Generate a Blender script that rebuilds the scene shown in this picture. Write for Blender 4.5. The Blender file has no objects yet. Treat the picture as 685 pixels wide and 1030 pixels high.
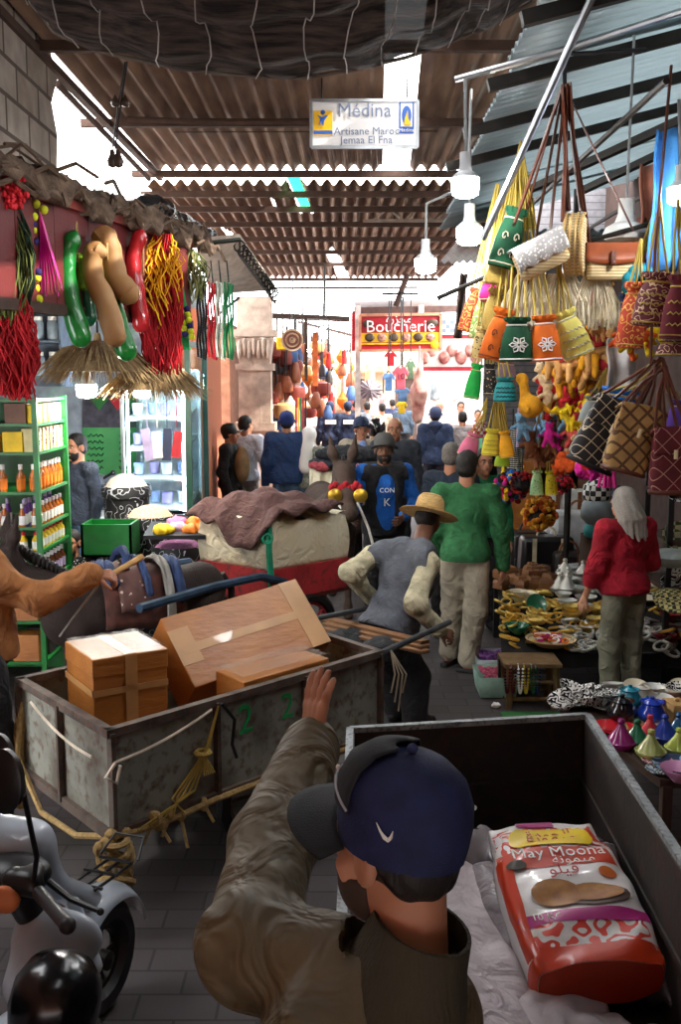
import bpy, math, random
import numpy as np
from mathutils import Vector as V, Matrix, Euler
R = math.radians
rnd = random.Random(7)
SC = bpy.context.scene
C = SC.collection
# ---------------------------------------------------------------- camera, sky, sun, exposure
CAM = V((0, 0, 2.3)); PITCH = R(7.8); FPX = 1000.0
cd = bpy.data.cameras.new('camera'); cam = bpy.data.objects.new('camera', cd); C.objects.link(cam)
cam.location = CAM; cam.rotation_euler = (R(90) - PITCH, 0, 0)
cd.sensor_fit = 'VERTICAL'; cd.sensor_height = 36; cd.lens = 36 * FPX / 1030; cd.clip_end = 300; cd.clip_start = .05
SC.camera = cam
W = bpy.data.worlds.new('sky'); SC.world = W; W.use_nodes = True
_n = W.node_tree.nodes['Background']; _n.inputs[0].default_value = (.97, .98, 1, 1); _n.inputs[1].default_value = 5.0
_s = bpy.data.lights.new('sun', 'SUN'); _s.energy = 5.0; _s.angle = R(1.0); _s.color = (1, .93, .82)
_so = bpy.data.objects.new('sun', _s); C.objects.link(_so); _so.rotation_euler = V((-.8, .18, -.6)).to_track_quat('-Z', 'Y').to_euler()
SC.view_settings.view_transform = 'Standard'; SC.view_settings.look = 'None'
SC.view_settings.gamma = 1; SC.view_settings.use_curve_mapping = False
SC.view_settings.exposure = 1.2
SC.cycles.use_denoising = True
SC.cycles.max_bounces = 8; SC.cycles.transparent_max_bounces = 12; SC.cycles.caustics_reflective = False
SC.cycles.sample_clamp_indirect = 6

# ---------------------------------------------------------------- helpers
def ray(px, py):
    a = (px - 342.5) / FPX; b = (515 - py) / FPX
    return V((a, math.cos(PITCH) + b * math.sin(PITCH), -math.sin(PITCH) + b * math.cos(PITCH)))
def P(px, py, Y):
    d = ray(px, py); return CAM + d * (Y / d.y)
def Pz(px, py, z):
    d = ray(px, py); return CAM + d * ((z - CAM.z) / d.z)
def S(Y): return Y / FPX            # metres covered by one pixel at depth Y
def lerp(a, b, t): return a + (b - a) * t

class B:
    def __init__(s): s.v = []; s.f = []; s.m = []; s.mi = 0
    def add(s, vs, fs, M=None):
        o = len(s.v)
        s.v += [tuple(M @ V(p)) for p in vs] if M is not None else [tuple(p) for p in vs]
        s.f += [tuple(i + o for i in f) for f in fs]; s.m += [s.mi] * len(fs)
        return s
    def hexa(s, o, a, b, c):
        o, a, b, c = V(o), V(a), V(b), V(c)
        if a.cross(b).dot(c) < 0: a, b = b, a
        vs = [o, o + a, o + a + b, o + b]; vs += [p + c for p in vs]
        return s.add(vs, [(3, 2, 1, 0), (4, 5, 6, 7), (0, 1, 5, 4), (1, 2, 6, 5), (2, 3, 7, 6), (3, 0, 4, 7)])
    def box(s, c, sz, rot=None, tp=1):
        x, y, z = (q / 2 for q in sz); M = Matrix.Translation(V(c))
        if rot is not None: M = M @ (rot if isinstance(rot, Matrix) else Euler(rot).to_matrix()).to_4x4()
        vs = [(-x, -y, -z), (x, -y, -z), (x, y, -z), (-x, y, -z), (-x * tp, -y * tp, z), (x * tp, -y * tp, z), (x * tp, y * tp, z), (-x * tp, y * tp, z)]
        return s.add(vs, [(3, 2, 1, 0), (4, 5, 6, 7), (0, 1, 5, 4), (1, 2, 6, 5), (2, 3, 7, 6), (3, 0, 4, 7)], M)
    def quad(s, a, b, c, d): return s.add([a, b, c, d], [(0, 1, 2, 3)])
    def bar(s, a, b, w, h=None, up=(0, 0, 1)):
        a, b = V(a), V(b); h = h or w; d = (b - a).normalized(); u = V(up)
        if abs(d.dot(u)) > .98: u = V((1, 0, 0))
        x = d.cross(u).normalized(); z = x.cross(d)
        return s.hexa(a - x * w / 2 - z * h / 2, x * w, z * h, b - a)
    def tube(s, pts, r, n=6, flat=1.0, closed=False):
        pts = [V(p) for p in pts]; k = len(pts); rs = r if isinstance(r, (list, tuple)) else [r] * k
        vs = []; up = None
        for i, p in enumerate(pts):
            t = (pts[(i + 1) % k if closed else min(i + 1, k - 1)] - pts[i - 1 if (i or closed) else 0])
            t = t.normalized() if t.length > 1e-9 else V((0, 0, 1))
            if up is None: up = V((0, 0, 1)) if abs(t.z) < .9 else V((1, 0, 0))
            x = t.cross(up)
            x = x.normalized() if x.length > 1e-6 else V((1, 0, 0)); up = x.cross(t).normalized()
            for j in range(n):
                a = 2 * math.pi * j / n; vs.append(p + x * (rs[i] * math.cos(a)) + up * (rs[i] * flat * math.sin(a)))
        fs = [(i * n + j, i * n + (j + 1) % n, (i + 1) * n + (j + 1) % n, (i + 1) * n + j) for i in range(k - 1) for j in range(n)]
        if closed: fs += [((k - 1) * n + j, (k - 1) * n + (j + 1) % n, (j + 1) % n, j) for j in range(n)]
        else: fs += [tuple(reversed(range(n))), tuple((k - 1) * n + j for j in range(n))]
        return s.add(vs, fs)
    def lathe(s, prof, n=16, c=(0, 0, 0), M=None, sx=1, sy=1):
        T = Matrix.Translation(V(c)) @ (M.to_4x4() if M is not None else Matrix.Identity(4))
        vs = [(r * sx * math.cos(2 * math.pi * j / n), r * sy * math.sin(2 * math.pi * j / n), z) for r, z in prof for j in range(n)]
        k = len(prof)
        fs = [(i * n + j, i * n + (j + 1) % n, (i + 1) * n + (j + 1) % n, (i + 1) * n + j) for i in range(k - 1) for j in range(n)]
        if prof[0][0] > 1e-5: fs.append(tuple(reversed(range(n))))
        if prof[-1][0] > 1e-5: fs.append(tuple((k - 1) * n + j for j in range(n)))
        return s.add(vs, fs, T)
    def ell(s, c, r, M=None, nu=10, nv=7):
        if not isinstance(r, (tuple, list)): r = (r, r, r)
        T = Matrix.Translation(V(c)) @ (M.to_4x4() if M is not None else Matrix.Identity(4))
        vs = [(0, 0, -r[2])]
        for i in range(1, nv):
            a = math.pi * i / nv
            vs += [(r[0] * math.sin(a) * math.cos(2 * math.pi * j / nu), r[1] * math.sin(a) * math.sin(2 * math.pi * j / nu), -r[2] * math.cos(a)) for j in range(nu)]
        vs.append((0, 0, r[2])); e = len(vs) - 1
        fs = [(0, 1 + (j + 1) % nu, 1 + j) for j in range(nu)]
        for i in range(nv - 2):
            a = 1 + i * nu; fs += [(a + j, a + (j + 1) % nu, a + nu + (j + 1) % nu, a + nu + j) for j in range(nu)]
        a = 1 + (nv - 2) * nu; fs += [(a + j, a + (j + 1) % nu, e) for j in range(nu)]
        return s.add(vs, fs, T)
    def torus(s, c, Rr, r, M=None, n=16, m=6, flat=1):
        M = M or Matrix.Identity(3)
        pts = [V(c) + M @ V((Rr * math.cos(2 * math.pi * i / n), Rr * math.sin(2 * math.pi * i / n), 0)) for i in range(n)]
        return s.tube(pts, r, m, flat, closed=True)
    def prism(s, poly, d, M=None):
        n = len(poly); vs = [(x, 0, y) for x, y in poly] + [(x, d, y) for x, y in poly]
        return s.add(vs, [tuple(range(n)), tuple(reversed(range(n, 2 * n)))] + [((i + 1) % n, i, n + i, n + (i + 1) % n) for i in range(n)], M)
    def grid(s, fn, nu, nv):
        vs = [fn(i / nu, j / nv) for j in range(nv + 1) for i in range(nu + 1)]
        return s.add(vs, [(j * (nu + 1) + i, j * (nu + 1) + i + 1, (j + 1) * (nu + 1) + i + 1, (j + 1) * (nu + 1) + i) for j in range(nv) for i in range(nu)])

MW = {}
def ob(name, b, m, parent=None, smooth=True, bevel=0, sub=0, solid=0, kind=None, ang=40, keep=False):
    me = bpy.data.meshes.new(name)
    vs = b.v
    if parent is not None:
        Mi = MW[parent.name].inverted(); vs = [tuple(Mi @ V(p)) for p in vs]; org = V((0, 0, 0))
    elif keep: org = V((0, 0, 0))
    else:
        a = np.array(vs); org = V(((a[:, 0].min() + a[:, 0].max()) / 2, (a[:, 1].min() + a[:, 1].max()) / 2, a[:, 2].min()))
        vs = [(x - org.x, y - org.y, z - org.z) for x, y, z in vs]
    me.from_pydata(vs, [], b.f)
    for q in (m if isinstance(m, (list, tuple)) else [m]): me.materials.append(q)
    if any(b.m): me.polygons.foreach_set('material_index', b.m)
    if smooth:
        me.shade_smooth(); me.set_sharp_from_angle(angle=R(ang))
    me.update()
    o = bpy.data.objects.new(name, me); C.objects.link(o); o.location = org
    if parent is not None: o.parent = parent; MW[o.name] = MW[parent.name]
    else: MW[o.name] = Matrix.Translation(org)
    if solid: q = o.modifiers.new('t', 'SOLIDIFY'); q.thickness = solid; q.offset = 0
    if bevel: q = o.modifiers.new('b', 'BEVEL'); q.width = bevel; q.segments = 2; q.limit_method = 'ANGLE'
    if sub: q = o.modifiers.new('s', 'SUBSURF'); q.levels = q.render_levels = sub
    if kind: o['kind'] = kind
    return o
def tag(o, label, cat, group=None):
    o['label'] = label; o['category'] = cat
    if group: o['group'] = group
    return o
def T(name, label, cat, loc=(0, 0, 0), rz=0, group=None):
    o = bpy.data.objects.new(name, None); C.objects.link(o); o.location = loc; o.rotation_euler = (0, 0, rz); o.empty_display_size = .1
    MW[o.name] = Matrix.Translation(V(loc)) @ Matrix.Rotation(rz, 4, 'Z')
    return tag(o, label, cat, group)
def move(o, loc, rot=(0, 0, 0), sc=1):
    o.location = loc; o.rotation_euler = rot; o.scale = (sc,) * 3 if not isinstance(sc, (tuple, list)) else sc
    MW[o.name] = Matrix.LocRotScale(V(loc), Euler(rot), V(o.scale)); return o
KIDS = {}
def kids(o): return [c for c in bpy.data.objects if c.parent == o]
def dup(o, loc, rot=(0, 0, 0), sc=1, label=None, group=None, mats=None):
    def cp(a, par):
        c = a.copy(); C.objects.link(c)
        if par is not None: c.parent = par
        if mats and a.type == 'MESH':
            for i, q in enumerate(a.data.materials):
                if q.name in mats:
                    c.material_slots[i].link = 'OBJECT'; c.material_slots[i].material = mats[q.name]
        if a.name not in KIDS: KIDS[a.name] = kids(a)
        for k in KIDS[a.name]: cp(k, c)
        return c
    c = cp(o, None); move(c, loc, rot, sc)
    if label: c['label'] = label
    if group: c['group'] = group
    return c

def lin(h):
    if isinstance(h, str):
        h = h.lstrip('#'); h = [int(h[i:i + 2], 16) / 255 for i in (0, 2, 4)]
    return tuple((x / 12.92 if x < .04045 else ((x + .055) / 1.055) ** 2.4) for x in h) + (1,)
MATS = {}
class NT:
    def __init__(s, name):
        s.m = bpy.data.materials.new(name); s.m.use_nodes = True; s.t = s.m.node_tree; s.b = s.t.nodes['Principled BSDF']
        s.co = None
    def n(s, ty, **kw):
        q = s.t.nodes.new(ty)
        for k, v in kw.items():
            if hasattr(q, k): setattr(q, k, v)
            else: q.inputs[k.replace('_', ' ')].default_value = v
        return q
    def l(s, a, b): s.t.links.new(a, b)
    def coord(s, stretch=None):
        tc = s.n('ShaderNodeTexCoord'); o = tc.outputs['Object']
        if stretch:
            mp = s.n('ShaderNodeMapping'); mp.inputs['Scale'].default_value = stretch; s.l(o, mp.inputs[0]); o = mp.outputs[0]
        return o
    def math(s, op, a, b=None):
        q = s.n('ShaderNodeMath', operation=op)
        for i, x in enumerate((a, b)):
            if x is None: continue
            if isinstance(x, (int, float)): q.inputs[i].default_value = x
            else: s.l(x, q.inputs[i])
        return q.outputs[0]
    def mix(s, f, a, b):
        q = s.n('ShaderNodeMix', data_type='RGBA'); 
        s.l(f, q.inputs[0]) if not isinstance(f, (int, float)) else setattr(q.inputs[0], 'default_value', f)
        for i, x in ((6, a), (7, b)):
            if isinstance(x, tuple): q.inputs[i].default_value = x
            else: s.l(x, q.inputs[i])
        return q.outputs[2]
    def ramp(s, f, a, b):
        q = s.n('ShaderNodeMapRange'); q.inputs[1].default_value = a; q.inputs[2].default_value = b; s.l(f, q.inputs[0]); return q.outputs[0]
    def noise(s, co, sc, det=3):
        q = s.n('ShaderNodeTexNoise'); q.inputs['Scale'].default_value = sc; q.inputs['Detail'].default_value = det; s.l(co, q.inputs['Vector']); return q.outputs[0]
    def bump(s, h, st=.5, d=.01):
        q = s.n('ShaderNodeBump'); q.inputs['Strength'].default_value = st; q.inputs['Distance'].default_value = d; s.l(h, q.inputs['Height']); s.l(q.outputs[0], s.b.inputs['Normal'])
def sc4(c, f): return tuple(min(1, x * f) for x in c[:3]) + (1,)
def mat(name, col, rough=.7, metal=0, var=.25, vs=9, bump=0, bs=60, col2=None, emit=0, stretch=None, coat=0, spec=.4):
    if name in MATS: return MATS[name]
    t = NT(name); c = lin(col); b = t.b
    b.inputs['Roughness'].default_value = rough; b.inputs['Metallic'].default_value = metal
    b.inputs['Coat Weight'].default_value = coat; b.inputs['Specular IOR Level'].default_value = spec
    if emit:
        b.inputs['Emission Color'].default_value = c; b.inputs['Emission Strength'].default_value = emit
    b.inputs['Base Color'].default_value = c
    if (var or col2) and not emit:
        co = t.coord(stretch); f = t.ramp(t.noise(co, vs), .3, .7)
        t.l(t.mix(f, sc4(c, 1 - var), lin(col2) if col2 else sc4(c, 1 + var)), b.inputs['Base Color'])
    if bump:
        co = t.coord(stretch); t.bump(t.noise(co, bs), bump)
    MATS[name] = t.m; return t.m
def foldify(m):
    if m.name in FOLD: return m
    FOLD.add(m.name); t = m.node_tree; b = t.nodes['Principled BSDF']; lk = [l for l in t.links if l.to_socket == b.inputs['Normal']]
    tc = t.nodes.new('ShaderNodeTexCoord'); n = t.nodes.new('ShaderNodeTexNoise'); n.inputs['Scale'].default_value = 9; n.inputs['Detail'].default_value = 2; n.inputs['Distortion'].default_value = 1.6
    t.links.new(tc.outputs['Object'], n.inputs['Vector']); q = t.nodes.new('ShaderNodeBump'); q.inputs['Strength'].default_value = .8; q.inputs['Distance'].default_value = .035
    t.links.new(n.outputs[0], q.inputs['Height'])
    if lk: t.links.new(lk[0].from_socket, q.inputs['Normal'])
    t.links.new(q.outputs[0], b.inputs['Normal']); return m
FOLD = set()
def patt(name, kind, c1, c2, s=20, w=.12, rough=.7, axis=2, bump=0):
    """procedural two-colour patterns: lattice, stripes, checker, spots, scrolls"""
    if name in MATS: return MATS[name]
    t = NT(name); t.b.inputs['Roughness'].default_value = rough
    co = t.coord(); sp = t.n('ShaderNodeSeparateXYZ'); t.l(co, sp.inputs[0]); x, y, z = sp.outputs
    if kind == 'lattice':
        xx = t.math('ADD', x, y)
        f1 = t.math('FRACT', t.math('MULTIPLY', t.math('ADD', xx, z), s)); f2 = t.math('FRACT', t.math('MULTIPLY', t.math('SUBTRACT', xx, z), s))
        f = t.math('MAXIMUM', t.math('LESS_THAN', f1, w), t.math('LESS_THAN', f2, w))
    elif kind == 'stripes':
        f = t.math('LESS_THAN', t.math('FRACT', t.math('MULTIPLY', sp.outputs[axis], s)), w)
    elif kind == 'checker':
        q = t.n('ShaderNodeTexChecker'); q.inputs['Scale'].default_value = s; t.l(co, q.inputs[0]); f = q.outputs[1]
    elif kind == 'spots':
        q = t.n('ShaderNodeTexVoronoi'); q.inputs['Scale'].default_value = s; t.l(co, q.inputs['Vector']); f = t.math('LESS_THAN', q.outputs[0], w)
    else:
        q = t.noise(co, s, 1); f = t.math('LESS_THAN', t.math('FRACT', t.math('MULTIPLY', q, 6)), w)
    a, bb = lin(c1), lin(c2)
    n = t.ramp(t.noise(co, 14), .3, .7)
    t.l(t.mix(f, t.mix(n, sc4(a, .7), sc4(a, 1.15)), bb), t.b.inputs['Base Color'])
    if bump: t.bump(f, bump, .004)
    MATS[name] = t.m; return t.m
def glassy(name, col, fac=.12, rough=.05):
    if name in MATS: return MATS[name]
    t = NT(name); tr = t.n('ShaderNodeBsdfTransparent'); tr.inputs[0].default_value = lin(col)
    gl = t.n('ShaderNodeBsdfGlossy'); gl.inputs['Roughness'].default_value = rough
    mx = t.n('ShaderNodeMixShader'); mx.inputs[0].default_value = fac
    t.l(tr.outputs[0], mx.inputs[1]); t.l(gl.outputs[0], mx.inputs[2]); t.l(mx.outputs[0], t.t.nodes['Material Output'].inputs[0])
    MATS[name] = t.m; return t.m
def text(name, s, size, M, m, parent, ext=.002, align='CENTER', lab=None, sx=1):
    cu = bpy.data.curves.new(name, 'FONT'); cu.body = s; cu.size = size; cu.extrude = ext; cu.align_x = align; cu.align_y = 'CENTER'
    cu.resolution_u = 2; cu.materials.append(m)
    t = bpy.data.objects.new('t', cu); C.objects.link(t); bpy.context.view_layer.update()
    me = bpy.data.meshes.new_from_object(t.evaluated_get(bpy.context.evaluated_depsgraph_get())); bpy.data.objects.remove(t)
    me.transform(MW[parent.name].inverted() @ M @ Matrix.Diagonal((sx, 1, 1, 1)))
    o = bpy.data.objects.new(name, me); C.objects.link(o); o.parent = parent; MW[o.name] = MW[parent.name]
    if not me.materials: me.materials.append(m)
    if lab: o['label'] = lab
    return o
def frame(o, x, y):
    """matrix with local X along x, local Y along y (text plane), at o"""
    x = V(x).normalized(); y = V(y); y = (y - x * y.dot(x)).normalized(); z = x.cross(y)
    return Matrix(((x.x, y.x, z.x, o[0]), (x.y, y.y, z.y, o[1]), (x.z, y.z, z.z, o[2]), (0, 0, 0, 1)))

# ---------------------------------------------------------------- smooth organic surfaces (implicit field -> surface net)
def rotm(x, y, z): return np.array([list(x), list(y), list(z)])
def field(prims, res, k=.03, wob=0, wf=25):
    lo = np.full(3, 1e9); hi = -lo
    bb = []
    for p in prims:
        if p[0] == 'c':
            a, b = np.array(p[1]), np.array(p[2]); r = max(p[3], p[4]); l, h = np.minimum(a, b) - r, np.maximum(a, b) + r
        elif p[0] in 'e-':
            r = max(p[2]); l, h = np.array(p[1]) - r, np.array(p[1]) + r
        else: bb.append(None); continue
        bb.append((l, h))
        if p[0] != '-': lo = np.minimum(lo, l); hi = np.maximum(hi, h)
    lo -= 3 * res + .01; hi += 3 * res + .01
    n = np.ceil((hi - lo) / res).astype(int) + 1
    F = np.full(n, 1.0, np.float32)
    ax = [lo[i] + res * np.arange(n[i]) for i in range(3)]
    def sub(l, h, pad):
        i0 = np.maximum(0, ((l - pad - lo) / res).astype(int)); i1 = np.minimum(n, ((h + pad - lo) / res).astype(int) + 2)
        return tuple(slice(a, b) for a, b in zip(i0, i1))
    for p, q in zip(prims, bb):
        if q is None: continue
        sl = sub(q[0], q[1], k + 2 * res)
        X, Y, Z = np.meshgrid(ax[0][sl[0]], ax[1][sl[1]], ax[2][sl[2]], indexing='ij', sparse=True)
        if p[0] == 'c':
            a, b = np.array(p[1]), np.array(p[2]); d = b - a; dd = max(float(d @ d), 1e-9)
            t = np.clip(((X - a[0]) * d[0] + (Y - a[1]) * d[1] + (Z - a[2]) * d[2]) / dd, 0, 1)
            D = np.sqrt((X - a[0] - t * d[0]) ** 2 + (Y - a[1] - t * d[1]) ** 2 + (Z - a[2] - t * d[2]) ** 2) - (p[3] + (p[4] - p[3]) * t)
        else:
            c = p[1]; r = p[2]; x, y, z = X - c[0], Y - c[1], Z - c[2]
            if len(p) > 3 and p[3] is not None:
                m = p[3]; x, y, z = (m[i][0] * x + m[i][1] * y + m[i][2] * z for i in range(3))
            k0 = np.sqrt((x / r[0]) ** 2 + (y / r[1]) ** 2 + (z / r[2]) ** 2); k1 = np.sqrt((x / r[0] ** 2) ** 2 + (y / r[1] ** 2) ** 2 + (z / r[2] ** 2) ** 2)
            D = k0 * (k0 - 1) / np.maximum(k1, 1e-6)
        A = F[sl]
        if p[0] == '-':
            h = np.maximum(k - np.abs(A + D), 0) / k; F[sl] = np.maximum(A, -D) + h * h * k / 4
        else:
            h = np.maximum(k - np.abs(A - D), 0) / k; F[sl] = np.minimum(A, D) - h * h * k / 4
    X, Y, Z = np.meshgrid(*ax, indexing='ij', sparse=True)
    if wob: F += wob * (np.sin(wf * (X + .6 * Z) + 1.3 * np.sin(wf * .6 * Y)) * np.sin(wf * .8 * (Y - .8 * Z) + 2 * np.sin(wf * .4 * X)))
    for p in prims:
        if p[0] == 'k':
            F = np.maximum(F, (X - p[1][0]) * p[2][0] + (Y - p[1][1]) * p[2][1] + (Z - p[1][2]) * p[2][2])
    return F, lo, res
def net(F, lo, res):
    s = F < 0
    nx, ny, nz = F.shape; cnt = np.zeros((nx - 1, ny - 1, nz - 1), np.int16); acc = np.zeros((nx - 1, ny - 1, nz - 1, 3), np.float32)
    for axi in range(3):
        a = [slice(None)] * 3; b = [slice(None)] * 3; a[axi] = slice(0, -1); b[axi] = slice(1, None)
        fa, fb = F[tuple(a)], F[tuple(b)]; cr = (fa < 0) != (fb < 0)
        t = np.where(cr, fa / np.where(cr, fa - fb, 1), 0)
        o1, o2 = [i for i in range(3) if i != axi]
        for d1 in (0, 1):
            for d2 in (0, 1):
                sl = [slice(None)] * 3
                for o, d in ((o1, d1), (o2, d2)): sl[o] = slice(d, F.shape[o] - 1 + d)
                c = cr[tuple(sl)]; cnt += c
                acc[..., axi] += np.where(c, t[tuple(sl)], 0); acc[..., o1] += np.where(c, d1, 0); acc[..., o2] += np.where(c, d2, 0)
    m = cnt > 0; idx = np.full(m.shape, -1, np.int64); w = np.argwhere(m); idx[m] = np.arange(len(w))
    vs = (w + acc[m] / cnt[m][:, None]) * res + lo
    fs = []
    for axi in range(3):
        a = [slice(None)] * 3; b = [slice(None)] * 3; a[axi] = slice(0, -1); b[axi] = slice(1, None)
        sa, sb = s[tuple(a)], s[tuple(b)]; o1, o2 = [(1, 2), (2, 0), (0, 1)][axi]
        q = np.argwhere(sa != sb); q = q[(q[:, o1] > 0) & (q[:, o2] > 0)]
        flip = sb[tuple(q.T)]
        def at(d1, d2):
            r = q.copy(); r[:, o1] -= d1; r[:, o2] -= d2; return idx[tuple(r.T)]
        quad = np.stack([at(1, 1), at(0, 1), at(0, 0), at(1, 0)], 1)
        quad[flip] = quad[flip][:, ::-1]; fs.append(quad)
    return vs, np.concatenate(fs)
def blob(b, prims, res, k=.03, wob=0, wf=25):
    F, lo, r = field(prims, res, k, wob, wf); vs, fs = net(F, lo, r)
    o = len(b.v); b.v += [tuple(x) for x in vs.tolist()]; b.f += [tuple(i + o for i in q) for q in fs.tolist()]; b.m += [b.mi] * len(fs)
    return b
# ================================================================ SETTING
def paving(name):
    t = NT(name); co = t.coord(); b = t.n('ShaderNodeTexBrick'); t.l(co, b.inputs['Vector'])
    b.inputs['Scale'].default_value = 1; b.inputs['Brick Width'].default_value = .3; b.inputs['Row Height'].default_value = .15
    b.inputs['Mortar Size'].default_value = .006; b.inputs['Color1'].default_value = lin('#4a4344'); b.inputs['Color2'].default_value = lin('#383132'); b.inputs['Mortar'].default_value = lin('#231f1f')
    n = t.ramp(t.noise(co, 1.3, 5), .35, .7); t.l(t.mix(n, b.outputs[0], t.mix(.6, b.outputs[0], lin('#352d2b'))), t.b.inputs['Base Color'])
    t.b.inputs['Roughness'].default_value = .75; t.bump(b.outputs[1], -.4, .01); return t.m
def bricks(name, c1, c2, mo, bw, bh, ms=.012, rot=None, bump=.5):
    t = NT(name); co = t.coord(); mp = t.n('ShaderNodeMapping'); t.l(co, mp.inputs[0]); mp.inputs['Rotation'].default_value = rot or (0, 0, 0)
    b = t.n('ShaderNodeTexBrick'); t.l(mp.outputs[0], b.inputs['Vector']); b.inputs['Scale'].default_value = 1
    b.inputs['Brick Width'].default_value = bw; b.inputs['Row Height'].default_value = bh; b.inputs['Mortar Size'].default_value = ms
    b.inputs['Color1'].default_value = lin(c1); b.inputs['Color2'].default_value = lin(c2); b.inputs['Mortar'].default_value = lin(mo)
    n = t.ramp(t.noise(co, 7, 5), .3, .7); t.l(t.mix(n, b.outputs[0], t.mix(.45, b.outputs[0], lin('#3a302a'))), t.b.inputs['Base Color'])
    t.b.inputs['Roughness'].default_value = .9; t.bump(b.outputs[1], -bump, .02); return t.m
steel = mat('steel', '#a9adb0', .35, .9); darksteel = mat('dark_steel', '#2a2724', .5, .6, bump=.15); black = mat('black', '#131214', .55)
rustbar = mat('rust_bar', '#4a352b', .8, .2, bump=.2); wood = mat('wood', '#7a5636', .75, stretch=(3, 3, 30), vs=3, bump=.2)
darkwood = mat('dark_wood', '#3a281e', .7, stretch=(20, 3, 3), vs=3, bump=.2); white = mat('white', '#e9e7e2', .6, var=.05); cream = mat('cream', '#d8cdb4', .85, bump=.15)
terra = mat('terracotta_plaster', '#c47650', .9, bump=.35, bs=25, vs=3, col2='#b05f3f')

b = B(); b.quad((-6, -3, 0), (6, -3, 0), (6, 48, 0), (-6, 48, 0)); ob('floor', b, paving('paving'), kind='structure', keep=True, smooth=False)

rusty = mat('rusty_sheet', '#a07e64', .75, .1, vs=2.5, col2='#5d4232', bump=.25, stretch=(4, .6, 4))
def corr(x): return .03 * math.cos(2 * math.pi * x / .13)
Z1 = 4.3; Z2 = 4.17
b = B()
b.grid(lambda u, v: (lambda y: (lambda x: (x, y, Z1 + corr(x)))(lerp(-1.8, lerp(.02, .41, y / 10), u)))(v * 10 - 0), 140, 6)
b.grid(lambda u, v: (lambda y: (lambda x: (x, y, Z1 + corr(x)))(lerp(lerp(.2, .67, y / 10), 1.25, u)))(v * 10), 60, 6)
ob('ceiling_near', b, rusty, solid=.006, kind='structure', keep=True)
b = B(); b.quad((-5, -6, 4.5), (5, -6, 4.5), (5, 0, 4.4), (-5, 0, 4.4)); ob('ceiling_behind', b, rusty, solid=.02, kind='structure', keep=True)  # unseen roof added to keep sun off the foreground
b = B(); b.quad((-5, -6, 4.55), (-1.7, -6, 4.55), (-1.7, 2.6, 4.5), (-5, 2.6, 4.5)); ob('ceiling_left', b, rusty, solid=.02, kind='structure', keep=True)  # cover out of view, added to block sky light from the left
def inpoly(x, y, q):
    c = False
    for i in range(len(q)):
        (x1, y1), (x2, y2) = q[i - 1], q[i]
        if (y1 > y) != (y2 > y) and x < (x2 - x1) * (y - y1) / (y2 - y1) + x1: c = not c
    return c
def zq(*p): return [tuple(Pz(a, c, Z2).xy) for a, c in p]
holes = [zq((287, 180), (300, 180), (316, 212), (302, 212)), zq((326, 250), (337, 250), (351, 278), (340, 278)), zq((216, 225), (222, 225), (236, 238), (230, 238)), zq((270, 196), (274, 196), (279, 207), (275, 207))]
b = B(); nu, nv = 260, 60; xs = [lerp(-1.9, 1.9, i / nu) for i in range(nu + 1)]; ys = [lerp(10.05, 19.4, j / nv) for j in range(nv + 1)]
vs = [(x, y, Z2 + corr(x)) for y in ys for x in xs]
fs = [(j * (nu + 1) + i, j * (nu + 1) + i + 1, (j + 1) * (nu + 1) + i + 1, (j + 1) * (nu + 1) + i) for j in range(nv) for i in range(nu) if not any(inpoly((xs[i] + xs[i + 1]) / 2, (ys[j] + ys[j + 1]) / 2, q) for q in holes)]
b.add(vs, fs); ob('ceiling_far', b, rusty, kind='structure', solid=.006, keep=True)
b = B(); b.add([(x, y, Z2 + .05) for x, y in holes[0]], [(0, 1, 2, 3)])
tag(ob('roof_panel', b, glassy('green_sheet', '#5fe0a0', .05, .3), solid=.004), 'green translucent corrugated panel let into the brown roof', 'roof panel')
for y, z in ((8.0, Z1 - .07), (6.2, Z1 - .07), (9.9, Z1 - .08), (10.3, Z2 - .07), (11.2, Z2 - .07), (12.3, Z2 - .07), (13.6, Z2 - .07), (15, Z2 - .07), (16.6, Z2 - .07), (19.3, Z2 - .06)):
    b = B(); b.bar((-2.0, y, z), (1.85 if y > 10 else 1.2, y, z), .05, .06); ob('beam', b, rustbar, kind='structure')
b = B(); b.bar((-1.8, 5.5, Z1 - .1), (-1.78, 10.2, Z1 - .06), .05, .05); ob('beam', b, rustbar, kind='structure')
b = B(); x0, y0 = .35, 11.2                                              # little lattice truss
b.bar((x0 - .1, y0, 3.98), (1.9, y0, 3.98), .035, .03); b.bar((x0, y0, 4.12), (1.9, y0, 4.12), .03)
for i in range(9): b.bar((x0 + i * .17, y0, 3.98 + .13 * (i % 2)), (x0 + (i + 1) * .17, y0, 3.98 + .13 * ((i + 1) % 2)), .02)
ob('truss', b, mat('pale_iron', '#8d7a6c', .6), kind='structure')
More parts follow.
